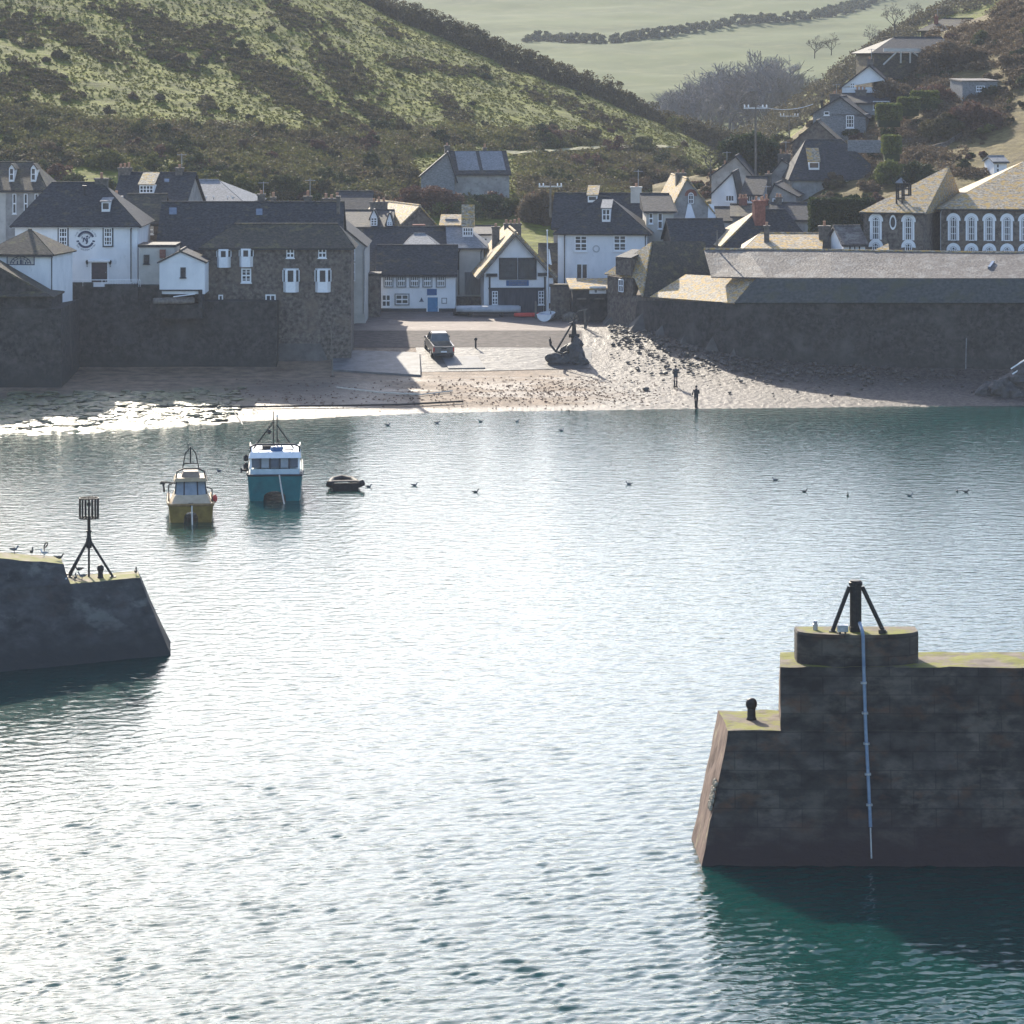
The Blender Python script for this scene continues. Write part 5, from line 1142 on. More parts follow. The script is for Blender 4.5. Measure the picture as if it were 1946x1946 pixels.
# tussocks over the whole left hill
C, R = [], []
pxs_, G_ = TERR["left_hill"]
j_ = rg.integers(130, len(pxs_) - 1, 36000); i_ = rg.integers(60, 190, 36000)
P_ = G_[i_, j_] + (G_[i_ + 1, j_ + 1] - G_[i_, j_]) * rg.random((36000, 1)); keep = fbm(P_[:, 0] * .12, P_[:, 1] * .12, 3) > -.28; P_ = P_[keep]
Vt, Qt = leaf_cloud(P_ + np.array([0, 0, .02]), rg.uniform(.12, .42, len(P_)), 9, .11, rg, .5, .2)
tag(mesh_np("tussock_grass", Vt, Qt, foliage('tussock', [(0.04, 0.042, 0.006), (0.095, 0.102, 0.010), (0.17, 0.16, 0.03)])), "coarse tussock grass all over the hillside", None, kind="stuff")
# separate bushes and small trees, gathered by kind
def bushes(terr, boxes, rng, kinds):
    acc = {k: ([], []) for k in kinds}
    for (x0, x1, y0, y1, n, w0, w1) in boxes:
        for _ in range(n):
            px, py = rng.uniform(x0, x1), rng.uniform(y0, y1); h = hit(terr, px, py)
            if h is None or (780 < px < 990 and 280 < py < 392 and terr == "left_hill"): continue
            k = kinds[rng.integers(len(kinds))]; Wd = rng.uniform(w0, w1) * h.y / F; Hd = Wd * rng.uniform(.5, .95); m = int(7 + 5 * rng.random())
            for i in range(m):
                a = rng.random() * 6.28; q = math.sqrt(rng.random()); z = rng.random() * (1 - .6 * q)
                acc[k][0].append((h.x + math.cos(a) * q * Wd * .42, h.y + math.sin(a) * q * Wd * .42, h.z + Hd * (.1 + .7 * z))); acc[k][1].append(Wd * rng.uniform(.14, .24))
    return acc
names = {'scrub': ("dark_bushes", "dark brown bushes dotted over the slopes"), 'scrubg': ("green_bushes", "dull green bushes dotted over the slopes"), 'gorse': ("gorse_bushes", "yellow green gorse dotted over the slopes"), 'tan': ("tan_bushes", "tan leafless bushes dotted over the slopes"), 'russet': ("russet_bushes", "reddish leafless bushes dotted over the slopes"), 'evergreen': ("evergreen_bushes", "dark evergreen bushes dotted over the slopes")}
tot = {k: ([], []) for k in names}
for terr, boxes, kinds in (("left_hill", [(-40, 1300, 250, 330, 90, 22, 60), (-40, 1300, 320, 420, 120, 26, 70), (0, 700, 60, 250, 30, 12, 30), (700, 1250, 120, 290, 24, 10, 26)], ['scrub', 'scrub', 'scrubg', 'scrubg', 'tan', 'gorse', 'russet', 'evergreen']),
                           ("right_hill", [(1330, 1700, 230, 380, 60, 22, 55), (1640, 1960, 60, 260, 60, 18, 48), (1700, 1960, 200, 330, 14, 8, 20), (1560, 1700, 335, 400, 22, 18, 40), (1270, 1430, 328, 390, 26, 18, 40)], ['scrub', 'tan', 'tan', 'scrubg', 'gorse', 'evergreen', 'russet'])):
    for k, (c, r) in bushes(terr, boxes, rg, kinds).items(): tot[k][0].extend(c); tot[k][1].extend(r)
for k, (c, r) in tot.items():
    v, q = leaf_cloud(c, r, 110, .15, rg, .85, .4); tag(mesh_np(names[k][0], v, q, M[k]), names[k][1], None, kind="stuff")
# hedgerow on the spur
HG = [(690, 2.6), (772, 3.9), (900, 4.3), (1062, 4.0), (1171, 3.6), (1258, 3.0), (1316, 3.6), (1420, 4.5)]
C, R = [], []
for px in np.arange(640, 1440, 2.0):
    pxs, G = TERR["left_hill"]; j = int(np.searchsorted(pxs, px)); yr = IP(px, RY); k = int(np.argmin(np.abs(G[:, j, 1] - (yr + 3)))); b = G[k, j]; hh = IP(px, HG) * rg.uniform(.8, 1.12)
    for q in np.arange(.5, hh, .85): C.append((b[0] + rg.normal() * .5, b[1] + 2.5 + rg.normal() * 1.5, b[2] - .6 + q)); R.append(rg.uniform(.6, 1.05))
Vh, Qh = leaf_cloud(C, R, 46, .17, rg, .9)
o = thing("hedgerow", "long dark brown hedge running down the crest of the grassy spur", "hedge", (0, 0, 0)); mesh_np("foliage", Vh, Qh, M['scrub'], o)
# field hedges on the far hill
C, R = [], []
for line, hh in (([(1000, 82), (1020, 78), (1100, 82), (1150, 84)], 4), ([(1165, 83), (1270, 70), (1400, 48), (1500, 42), (1600, 30), (1660, 8), (1700, -10)], 4), ([(1560, 30), (1640, 6)], 2.5)):
    for px in np.arange(line[0][0], line[-1][0], 2.5):
        h = hit("far_hill", px, IP(px, line))
        if h is None: continue
        for q in range(2): C.append((h.x + rg.normal() * .8, h.y + rg.normal() * 2, h.z + rg.uniform(0, hh) * .55)); R.append(rg.uniform(.4, .95))
Vf, Qf = leaf_cloud(C, R, 30, .5, rg, .8)
o = thing("field_hedge", "faint hedge line crossing the pale far fields", "hedge", (0, 0, 0)); mesh_np("foliage", Vf, Qf, foliage('pale_hedge', [(.05, .055, .028), (.085, .088, .045), (.12, .12, .06)]), o)

# bare trees
def bare_tree(seed, h=1.0, spread=.5, depth=5, r0=.018):
    r = random.Random(seed); segs = []
    def grow(p, d, L, rad, k):
        q = p + d * L; m = p + d * (L * .5) + Vector((r.uniform(-1, 1), r.uniform(-1, 1), 0)) * L * .06
        segs.append((p, m, rad, rad * .85)); segs.append((m, q, rad * .85, rad * .65))
        if k == 0: return
        for i in range(3 if k < depth else 4):
            a = Vector((r.gauss(0, 1), r.gauss(0, 1), r.gauss(.15, .5))).normalized()
            nd = (d * (1 - spread * r.uniform(.6, 1.1)) + a * spread).normalized(); nd.z = max(nd.z, -.1)
            grow(p + d * L * r.uniform(.55, 1.0), nd, L * r.uniform(.6, .82), rad * .58, k - 1)
    grow(Vector((0, 0, 0)), Vector((0, 0, 1)), .27, r0, depth)
    top = max(s[1].z for s in segs); k = 1 / top; V = []; Q = []
    for (a, b, ra, rb) in segs:
        a, b = a * k, b * k; d = (b - a).normalized(); u = d.cross(Vector((.3, .8, .1))).normalized(); w_ = d.cross(u); n = len(V)
        for p, rr in ((a, ra), (b, rb)):
            rr = max(rr, .0022)
            for j in range(3): t = 2.094 * j; V.append(p + (u * math.cos(t) + w_ * math.sin(t)) * rr * k)
        for j in range(3): Q.append((n + j, n + (j + 1) % 3, n + 3 + (j + 1) % 3, n + 3 + j))
    return np.array([tuple(v) for v in V]), np.array(Q)
PROT = [bare_tree(s, spread=.46 + .04 * (s % 3)) for s in range(6)]
VV, QQ, off = [], [], 0
TOP = [(1225, 225), (1262, 170), (1300, 140), (1350, 122), (1400, 98), (1440, 82), (1480, 90), (1520, 118), (1560, 140), (1600, 130)]
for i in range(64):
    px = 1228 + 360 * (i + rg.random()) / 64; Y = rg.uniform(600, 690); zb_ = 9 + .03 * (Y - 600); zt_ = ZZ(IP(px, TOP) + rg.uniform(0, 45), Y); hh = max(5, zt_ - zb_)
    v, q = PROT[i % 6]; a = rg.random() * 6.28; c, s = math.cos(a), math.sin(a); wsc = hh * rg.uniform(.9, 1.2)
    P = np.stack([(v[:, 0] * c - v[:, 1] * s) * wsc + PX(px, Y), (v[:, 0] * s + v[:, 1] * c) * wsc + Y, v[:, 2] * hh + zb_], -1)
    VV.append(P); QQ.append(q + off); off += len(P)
tag(mesh_np("valley_wood", np.concatenate(VV), np.concatenate(QQ), mat('hazed_twigs', (.13, .12, .12), (.22, .205, .20), scale=.4, rough=.95)), "hazy leafless wood filling the valley bottom", None, kind="stuff")  # twigs coloured paler to put valley haze into the wood
def tree_thing(name, label, px, py, Y, hpx, group, m=None, i=0):
    z = ZZ(py, Y); hh = hpx * Y / F; t = thing(name, label, "tree", (PX(px, Y), Y, z - .3), rg.random() * 6.28, group)
    v, q = PROT[i % 6]; mesh_np("branches", v * hh, q, m or M['bark'], t); return t
for i, (px, py, hp, lab) in enumerate([(1700, 62, 62, "bare tree standing on the skyline left of the upper dark house"), (1548, 108, 45, "bare spreading tree alone in the hazy field above the white gabled house"), (1580, 102, 44, "bare tree right of the lone spreading tree in the hazy field"), (1735, 40, 40, "bare tree beside the topmost house chimney"), (1655, 92, 50, "bare tree at the top of the scrubby bank beside the dark balcony house"), (1350, 345, 78, "bare tree behind the sunlit gabled cottage")]):
    tree_thing("bare_tree", lab, px, py, 560 if i < 5 else 340, hp, "leafless trees on the right hillside", i=i)
# scrub on the valley side and the right hill
C4, R4 = scatter("valley_side", [(1500,225,220,50,-30),(1600,150,220,40,-32),(1700,75,200,40,-30),(1420,275,160,40,-10),(1800,10,220,50,-15),(1560,110,160,30,-30,.6),(1330,300,140,40,0)], rg, 55, (0.9, 2.2)); V4, Q4 = leaf_cloud(C4, R4, 60, .24, rg, .8)
tag(mesh_np("hillside_scrub", V4, Q4, M['scrub']), "brown scrub climbing the hazy valley side", None, kind="stuff")
C5, R5 = scatter("right_hill", [(1820,100,150,80,-10),(1900,70,120,70,-10),(1760,160,130,50,-10),(1850,215,130,70,0),(1800,240,110,50,10),(1720,255,130,40,10),(1640,290,60,50,0),(1750,300,160,26,0),(1600,200,40,50,60),(1930,130,40,80,0),(1820,330,120,16,10),(1690,110,60,40,0),(1500,300,60,40,0),(1920,30,80,60,0),(1890,240,40,14,10),(1700,330,120,30,0)], rg, 42, (0.45, 1.15)); V5, Q5 = leaf_cloud(C5, R5, 95, .13, rg, .8)
tag(mesh_np("garden_scrub", V5, Q5, M['tan']), "brown garden brambles tumbling down the right slope", None, kind="stuff")

def bush(name, label, px, py, Y, wpx, hpx, m, cat="bush", group=None, leaf=.16, seed=0, dens=1.0, stem=True):
    r = np.random.default_rng(1000 + seed + int(px)); s = F / Y; W_, H_ = wpx / s, hpx / s
    g_ = hit('right_hill' if px > 1330 else 'left_hill', px, py)
    if g_ is not None and name != 'evergreen_tree': Y = g_.y; s = F / Y; W_, H_ = wpx / s, hpx / s
    t = thing(name, label, cat, (PX(px, Y), Y, ZZ(py, Y)), 0, group); n = max(6, int(W_ * H_ * 2.2)); C, R = [], []
    for i in range(n):
        u = r.uniform(-1, 1); q = math.sqrt(max(0, 1 - u * u)); z = r.uniform(.1, 1) * q; z = r.uniform(.02, .95) * (.35 + .65 * q); C.append((u * W_ * .42, r.uniform(-1, 1) * W_ * .3, H_ * .82 * z)); R.append(r.uniform(.16, .27) * min(W_, H_ * 1.4))
    v, q = leaf_cloud(C, R, int(190 * dens), leaf, r, .85, .35); mesh_np("foliage", v, q, m, t)
    if stem:
        mb = MB()
        for i in range(4): mb.tube([(U(-.1, .1) * W_, 0, -.4), (U(-.25, .25) * W_, U(-.2, .2), H_ * .6)], .05 * min(W_, 3), 5, .03)
        mb.build("stem", M['bark'], t)
    return t
EV = "round evergreen "
bush("evergreen_tree", "dense dark evergreen tree behind the utility pole", 1425, 328, 346, 122, 76, M['evergreen'], "tree", leaf=.2, dens=1.6)
bush("green_bush", "big rounded green bush on the slope above the school's left roof", 1700, 350, 305, 62, 56, M['hedge'], leaf=.14, dens=1.5)
bush("dark_bush", "dark green bush behind the big green bush near the school roof", 1745, 352, 312, 90, 48, M['evergreen'])
bush("russet_shrub", "large russet leafless shrub below the roof with glass panels", 815, 402, 330, 150, 52, M['russet'], dens=1.4)
bush("dark_bush", "dark round bush right of the large russet shrub", 925, 410, 325, 90, 42, M['evergreen'])
bush("tan_shrub", "orange brown leafless shrub left of the square white house", 1030, 425, 318, 80, 70, M['tan'], dens=1.2)
bush("tan_shrub", "thin grey brown shrubs between the square white house and sunlit gable", 1225, 360, 335, 120, 48, M['scrub'])
bush("round_bush", "small round pale green bush above the pale roofs in the village centre", 768, 350, 345, 40, 20, M['gorse'])
bush("gorse_bush", "bright yellow green bush behind the plain hipped grey roof", 385, 352, 322, 78, 30, M['gorse'], dens=1.3)
bush("gorse_bush", "long yellow green bush right of the plain hipped grey roof", 438, 372, 320, 90, 48, M['gorse'], dens=1.3)
bush("gorse_bush", "yellow green bush above the sunlit dormer roof", 300, 335, 330, 100, 34, M['gorse'], dens=1.1)
bush("grey_bush", "grey green rounded bush above the right end of the long dark roof", 545, 378, 325, 74, 50, M['scrubg'])
bush("grey_bush", "pale leafless rounded bush over the dark hedge right of centre", 1575, 392, 300, 56, 30, M['tan'])
bush("shrub", "rust brown shrub left of the garden shed", 1775, 205, 350, 90, 46, M['russet'])
bush("shrub", "dark purple brown shrub below the garden shed", 1850, 250, 330, 100, 62, M['russet'], dens=1.3)
bush("shrub", "dark purple brown shrub left of the shrub below the garden shed", 1790, 262, 333, 80, 50, M['scrub'], dens=1.3)
bush("shrub", "large brown thicket above the garden shed", 1815, 132, 372, 140, 58, M['tan'], dens=1.2)
bush("shrub", "tawny shrub in front of the white gabled hillside house", 1700, 195, 352, 70, 50, M['tan'])
bush("shrub", "bushy creeper piled over the slate roof below the steep gabled house", 1560, 268, 342, 90, 34, M['scrub'])
bush("ivy_clump", "pale leaved shrub just left of the summer house", 1832, 330, 316, 30, 30, M['scrubg'])
def hedge(label, l, t, r, b, Y, m, dep=1.6):
    x0, x1, z0, z1 = PX(l, Y), PX(r, Y), ZZ(b, Y), ZZ(t, Y); rr = np.random.default_rng(int(l) + int(t)); n = int((x1 - x0) * (z1 - z0) * 260 + (x1 - x0) * dep * 260)
    P = np.stack([rr.uniform(0, x1 - x0, n), rr.uniform(0, dep, n), rr.uniform(0, z1 - z0, n)], -1); side = rr.integers(0, 3, n)
    P[side == 0, 1] = rr.normal(0, .06, (side == 0).sum()); P[side == 1, 2] = (z1 - z0) + rr.normal(0, .07, (side == 1).sum())
    k = (side == 2); P[k, 0] = np.where(rr.random(k.sum()) < .5, 0, x1 - x0) + rr.normal(0, .06, k.sum())
    a = rr.normal(size=(n, 3)); a /= np.linalg.norm(a, axis=1)[:, None]; b_ = np.cross(a, rr.normal(size=(n, 3))); b_ /= np.linalg.norm(b_, axis=1)[:, None]; s = .13
    V = np.stack([P - a * s, P - b_ * s, P + a * s, P + b_ * s], 1).reshape(-1, 3)
    t_ = thing("clipped_hedge", label, "hedge", (x0, Y, z0), 0, "clipped garden hedges"); mesh_np("foliage", V, np.arange(4 * n).reshape(-1, 4), m, t_)
    mb = MB(); mb.box(.1, x1 - x0 - .1, .1, dep - .1, -.8, z1 - z0 - .12); mb.build("branches", M['evergreen'], t_)
hedge("clipped square hedge, lowest of the stepped hedges on the slope", 1668, 199, 1713, 228, 347, M['hedge'])
hedge("clipped hedge, middle of the three stepped hedges on the slope", 1709, 187, 1748, 207, 351, M['hedge'])
hedge("clipped hedge, topmost of the three stepped hedges on the slope", 1734, 175, 1784, 196, 355, M['hedge'])
hedge("long dark clipped hedge with a bright top left of the school", 1543, 381, 1662, 445, 292, M['evergreen'], 2.5)
hedge("small clipped hedge on the bank under the stepped hedges", 1680, 260, 1712, 292, 330, M['hedge'])
for lab, pts in (("curving dry stone garden wall across the slope under the shrubs", [(1712, 272), (1760, 270), (1800, 268)]), ("lower curving dry stone wall on the garden slope", [(1716, 290), (1770, 288), (1800, 278), (1828, 262)])):
    P = [hit("right_hill", *p) for p in pts]; P = [p for p in P if p]
    t = thing("garden_wall", lab, "wall", P[0]); mb = MB()
    for a, b in zip(P[:-1], P[1:]):
        a, b = a - P[0], b - P[0]; mb.hexa([a + Vector((0, 0, -1)), b + Vector((0, 0, -1)), b + Vector((0, .5, -1)), a + Vector((0, .5, -1)), a + Vector((0, 0, .5)), b + Vector((0, 0, .5)), b + Vector((0, .5, .5)), a + Vector((0, .5, .5))])
    mb.build("masonry", M['stone'], t)
# house on the far hill foot
h = House("hill_house", "hazy house with two bright glazed roof panels at the foot of the hill", 862, 968, 388, HYd(900, 386, 345, "left_hill") + 3, 8, 8)
h.body(330, 'gx', 290, M['grey'], M['slate'], over=.2)
mb = MB(); k = h.sl
for l0, r0 in ((.6, 3.0), (3.4, 6.0)): mb.slab([(l0, .35, h.h + k * .35 + .15), (r0, .35, h.h + k * .35 + .15), (r0, 4.0, h.h + k * 4.0 + .15), (l0, 4.0, h.h + k * 4.0 + .15)], .06)
mb.build("roof_glazing", M['slate_l'], h.root); h.chimney(845, 276, 854, 292, 4.5, pots=1); h.chimney(918, 280, 924, 292, 4.5, pots=1)
h = House("hill_house", "blue grey gabled house half hidden in haze left of the glazed roof", 800, 864, 388, HYd(840, 386, 345, "left_hill") + 4, 8, 0); h.body(335, 'gy', 292, M['slate_l'], M['slate'], a=850)

# ================================================================== poles and wires
def pole(label, px, py0, py1, Y, arms=True, r=.13):
    z0, z1 = ZZ(py0, Y), ZZ(py1, Y); t = thing("utility_pole", label, "utility pole", (PX(px, Y), Y, z0), 0, "wooden utility poles")
    mb = MB(); mb.tube([(0, 0, -1), (0, 0, z1 - z0)], r, 8, r * .7); mb.build("pole", M['timber'], t)
    if arms:
        mb = MB(); mb.box(-1.25, 1.25, -.07, .07, z1 - z0 - .55, z1 - z0 - .40); mb.build("crossarm", M['galv'], t)
        for x in (-1.15, -.75, .75, 1.15): m2 = MB(); m2.lathe((x, 0, z1 - z0 - .4), [(.05, 0), (.09, .08), (.06, .16), (.09, .22), (.03, .3)], 8); m2.build("insulator", M['wpaint'], t)
    return t
pole("tall utility pole with pale crossarm rising from the cottages", 1436, 330, 197, 330)
pole("smaller distant utility pole right of the tall pole", 1500, 262, 214, 420, True, .11)
pole("utility pole on the skyline at the top right corner", 1911, 60, -30, 410, False, .16)
pole("short pole with T shaped crossarm above the orange brown shrub", 1046, 395, 346, 335)
pole("slim post rising behind the long cellar roof", 1363, 478, 438, 272, False, .09)
def wire(label, a, b, sag):
    t = thing("overhead_wire", label, "wire", a); d = b - a; mb = MB(); mb.tube([d * u - Vector((0, 0, sag * 4 * u * (1 - u))) for u in np.linspace(0, 1, 13)], .035, 4); mb.build("cable", M['galv'], t)
wire("thin wire sagging from the tall utility pole to the distant pole", at(1440, 203, 330), at(1500, 262, 418), 1.2)
wire("upper wire running right from the tall utility pole crossarm", at(1440, 201, 330), at(1545, 198, 352), .5)

# ================================================================== boats
def moor(label, a, b):
    t = thing("mooring_rope", label, "rope", a); d = b - a; mb = MB(); mb.tube([d * u - Vector((0, 0, .12 * 4 * u * (1 - u))) for u in np.linspace(0, 1, 9)], .045, 5); mb.build("rope", M['rope'], t)
def cat_hull(name, parent, L, B, D, tun_w, tun_h, m, flare=.06):
    """twin keeled hull, bow toward -y"""
    def ring(y, k, zk, zd, tun_h=tun_h):
        hb = B / 2 * k; tw = tun_w / 2 * k; out = [(-hb, zd), (-hb * (1 - flare), zk + .25 * (zd - zk)), (-hb * (1 - flare * 1.6), zk), (-(tw + .02), zk)]
        for a in np.linspace(math.pi, 0, 9): out.append((tw * math.cos(a), zk + .02 + (tun_h - zk) * max(0, math.sin(a)) ** .5))
        out += [((tw + .02), zk), (hb * (1 - flare * 1.6), zk), (hb * (1 - flare), zk + .25 * (zd - zk)), (hb, zd)]
        return [(x, y, z) for x, z in out]
    mb = MB(); mb.loft([ring(0, .96, -.1, D), ring(.5, .99, -.35, D - .02), ring(L * .3, 1, -.4, D - .10, tun_h * 1.35), ring(L, .97, -.4, D - .22, min(tun_h * 1.7, D - .4))])
    mb.m = [1 if (fi < 3 * 15 and 3 <= fi % 15 <= 12) else 0 for fi in range(len(mb.f))]  # tunnel faces coloured pale in place of bright water showing through
    return mb.build("hull", [m, M['slate_l']], parent)
teal = mat('teal_hull', (0.003, 0.115, 0.125), (0.007, 0.15, 0.16), scale=1.5, rough=.4, blotch=((0.003, 0.085, 0.095), 1.2, .55, .75))
Yb = HC * F / (952 - HY); t = thing("fishing_boat", "teal catamaran fishing boat with white wheelhouse and mast frame, moored bow on", "boat", (PX(522, Yb), Yb, 0), D2R(3.6))
L, B, D = 9.0, 3.42, 1.55
cat_hull("hull", t, L, B, D, 1.45, .58, teal)
mb = MB(); mb.box(-B/2*.97, B/2*.97, .02, L - .1, D - .28, D - .20); mb.build("deck", M['slate_l'], t)
mb = MB()
for sx in (-1, 1): mb.tube([(sx * B/2*.96, .02, D + .02), (sx * B/2*.99, .5, D), (sx * B/2, L*.3, D - .08), (sx * B/2*.97, L, D - .2)], .07, 6)
mb.tube([(-B/2*.96, .0, D + .02), (B/2*.96, 0, D + .02)], .07, 6); mb.build("gunwale", M['dpaint'], t)
z0, z1, z2 = D - .1, D + .30, D + .98
mb = MB(); cb = [(-1.52, .7), (1.52, .7), (1.52, 4.2), (-1.52, 4.2)]; ct = [(-1.46, 1.0), (1.46, 1.0), (1.46, 4.1), (-1.46, 4.1)]
mb.hexa([(x, y, z0) for x, y in cb] + [(x, y, z1) for x, y in [(-1.50, .82), (1.50, .82), (1.50, 4.17), (-1.50, 4.17)]])
mb.box(-1.3, 1.3, 1.2, 4.0, z1 - .01, z2)
mb.build("wheelhouse", mat('shaded_white_paint', (.36, .44, .46), (.46, .53, .54), scale=2, rough=.5), t)  # white wheelhouse greyed in colour so it looks more shaded
for i in range(6):
    x = -1.48 + 2.96 * i / 5; m2 = MB(); m2.hexa([(x - .06, .83, z1), (x + .06, .83, z1), (x + .06, .93, z1), (x - .06, .93, z1), (x - .06, .98, z2), (x + .06, .98, z2), (x + .06, 1.08, z2), (x - .06, 1.08, z2)]); m2.build("window_post", M['dpaint'] if 0 < i < 5 else M['wpaint'], t)
for i in range(5):
    x0 = -1.42 + 2.96 * i / 5; x1 = x0 + 2.96 / 5 - .12; m2 = MB(); m2.hexa([(x0, .87, z1 + .08), (x1, .87, z1 + .08), (x1, .90, z1 + .08), (x0, .90, z1 + .08), (x0, 1.0, z2 - .06), (x1, 1.0, z2 - .06), (x1, 1.03, z2 - .06), (x0, 1.03, z2 - .06)]); p = m2.build("window", mat('cabin_glass', (.25, .28, .30), (.36, .38, .39), scale=1.5, rough=.1) if i in (1, 3) else M['glass'], t)
mb = MB(); mb.hexa([(-1.62, .72, z2), (1.62, .72, z2), (1.58, 4.4, z2), (-1.58, 4.4, z2), (-1.5, 1.0, z2 + .34), (1.5, 1.0, z2 + .34), (1.5, 4.3, z2 + .40), (-1.5, 4.3, z2 + .40)]); mb.build("cabin_roof", M['wpaint'], t)
zr = z2 + .36; mb = MB()
mb.tube([(-1.5, 1.3, zr - .1), (-1.5, 1.3, zr + .28), (-1.2, 1.25, zr + .42), (1.2, 1.25, zr + .42), (1.5, 1.3, zr + .28), (1.5, 1.3, zr - .1)], .07, 6)
for x in (-1.0, 1.1): mb.tube([(x, 1.1, zr - .2), (x, 1.1, zr + .12), (x + .5 * (1 if x < 0 else -1), 1.1, zr + .14)], .035, 5)
mb.tube([(-1.5, 1.3, zr + .2), (-1.55, 3.9, zr + .2)], .05, 5); mb.tube([(1.5, 1.3, zr + .2), (1.55, 3.9, zr + .2)], .05, 5); mb.build("roof_rail", M['dpaint'], t)
mb = MB(); mb.lathe((.1, 1.6, zr - .02), [(.36, 0), (.40, .12), (.36, .26), (.1, .3)], 12); mb.build("life_raft", M['signblue'], t)
mb = MB(); mb.box(-.8, .0, 2.2, 2.9, zr, zr + .22); mb.build("roof_box", M['black'], t)
ap = (-.12, 2.6, zr + 1.65); mb = MB(); mb.tube([(-1.35, 2.6, zr), ap], .045, 5); mb.tube([(1.15, 2.6, zr), (.1, 2.6, zr + 1.5)], .045, 5); mb.tube([(-.1, 2.6, zr), (-.12, 2.6, zr + 2.3)], .05, 6, .03); mb.tube([(.12, 2.65, zr), (.12, 2.65, zr + 1.95)], .035, 5); mb.tube([(.12, 2.65, zr + .6), (.5, 2.65, zr)], .03, 4)
mb.build("mast", M['iron'], t)
mb = MB(); mb.ell((-.35, 2.6, zr + 1.05), .13, .13, .16, 8, 5); mb.build("deck_light", M['black'], t)
mb = MB(); mb.lathe((.12, 2.65, zr + 1.95), [(.05, 0), (.06, .1), (.02, .16)], 8); mb.build("masthead_light", M['wpaint'], t)
for zz, sx in ((D + .5, -1), (D + 1.0, -1), (D + .35, -1)): m2 = MB(); m2.lathe((sx * 1.78, 1.2, zz - .25), [(.05, 0), (.15, .08), (.16, .32), (.05, .42)], 8); m2.build("fender", M['black'], t)
mb = MB(); mb.tube([(-1.75, .6, D + .28), (-2.05, .5, D + .28)], .07, 6); mb.tube([(-2.05, .5, D + .12), (-2.05, .5, D + .45)], .06, 6); mb.build("hauler", M['iron'], t)
moor("pale mooring rope falling from the teal boat's bow into the water", Vector((PX(531, Yb), Yb - .05, D + .05)), Vector((PX(541, Yb - 1.2), Yb - 1.3, -.1)))
Yc = HC * F / (993 - HY); t = thing("fishing_boat", "small ochre catamaran boat with glass wheelhouse, moored left of the teal boat", "boat", (PX(363, Yc), Yc, 0), D2R(6.4))
L, B, D = 6.8, 2.66, .98; ochre = mat('ochre_hull', (0.16, 0.10, 0.018), (0.25, 0.165, 0.035), scale=2, rough=.5)
cat_hull("hull", t, L, B, D, .88, .60, ochre)
mb = MB(); mb.tube([(-B/2*.96, 0, D + .05), (B/2*.96, 0, D + .05)], .09, 6)
for sx in (-1, 1): mb.tube([(sx * B/2*.96, 0, D + .05), (sx * B/2*1.0, .6, D + .03), (sx * B/2, L*.4, D - .05), (sx * B/2*.97, L, D - .2)], .08, 6)
mb.build("gunwale", mat('varnished_rail', (.22, .13, .05), (.32, .20, .09), scale=4, rough=.5), t)
mb = MB(); mb.hexa([(-1.2, .15, D - .1), (1.2, .15, D - .1), (1.25, 3.5, D - .15), (-1.25, 3.5, D - .15), (-.92, .9, D + .50), (.92, .9, D + .50), (.95, 3.4, D + .50), (-.95, 3.4, D + .50)]); mb.build("foredeck", mat('cream_gelcoat', (.42, .33, .22), (.52, .42, .29), scale=2, rough=.4), t)
z1, z2 = D + .50, D + 1.24
W0 = [(-.92, 1.3), (-.40, .92), (.40, .92), (.92, 1.3)]; W1 = [(-.84, 1.75), (-.38, 1.45), (.38, 1.45), (.84, 1.75)]
for i in range(3):
    m2 = MB(); a, b, c, d = W0[i], W0[i+1], W1[i+1], W1[i]; m2.extr([(*a, z1), (*b, z1), (*c, z2), (*d, z2)], (0, .03, 0)); m2.build("windscreen", mat('cabin_glass', (.20, .23, .26), (.30, .33, .35), scale=1.5, rough=.1), t)
for i in range(4): m2 = MB(); m2.tube([(*W0[i], z1), (*W1[i], z2)], .045, 5); m2.build("window_post", M['dpaint'], t)
mb = MB(); mb.box(-.85, .85, 2.0, 3.3, z1, z2); mb.build("wheelhouse", M['cream'], t)
mb = MB(); mb.hexa([(-1.0, 1.25, z2), (1.0, 1.25, z2), (.98, 3.6, z2), (-.98, 3.6, z2), (-.88, 1.45, z2 + .18), (.88, 1.45, z2 + .18), (.88, 3.5, z2 + .18), (-.88, 3.5, z2 + .18)]); mb.build("cabin_roof", mat('tan_roof', (.34, .25, .14), (.44, .33, .20), scale=2, rough=.5), t)
zr = z2 + .18; mb = MB(); mb.hexa([(-.55, 1.9, zr), (.55, 1.9, zr), (.55, 3, zr), (-.55, 3, zr), (-.42, 2.0, zr + .32), (.42, 2.0, zr + .32), (.42, 2.9, zr + .32), (-.42, 2.9, zr + .32)]); mb.build("roof_raft", mat('raft_case', (.22, .17, .13), (.32, .25, .20), scale=3, rough=.6), t)
mb = MB(); mb.tube([(-.85, 1.7, zr), (-.8, 1.8, zr + .35), (-.45, 1.9, zr + .5), (.45, 1.9, zr + .5), (.8, 1.8, zr + .35), (.85, 1.7, zr)], .05, 6); mb.tube([(-.48, 2.4, zr + .4), (-.30, 2.4, zr + 1.35), (-.08, 2.4, zr + 1.62), (.12, 2.4, zr + 1.62), (.30, 2.4, zr + 1.35), (.5, 2.4, zr + .4)], .035, 5); mb.tube([(-.42, 2.4, zr + .75), (.42, 2.4, zr + .75)], .03, 5); mb.tube([(0, 2.4, zr + .75), (0, 2.4, zr + 1.75)], .045, 5); mb.tube([(-.12, 2.4, zr + 1.5), (-.15, 2.4, zr + 1.95)], .02, 4); mb.build("mast", M['iron'], t)
mb = MB(); mb.ell((1.42, 1.6, D + .18), .15, .15, .24, 8, 6); mb.build("buoy", M['red'], t)
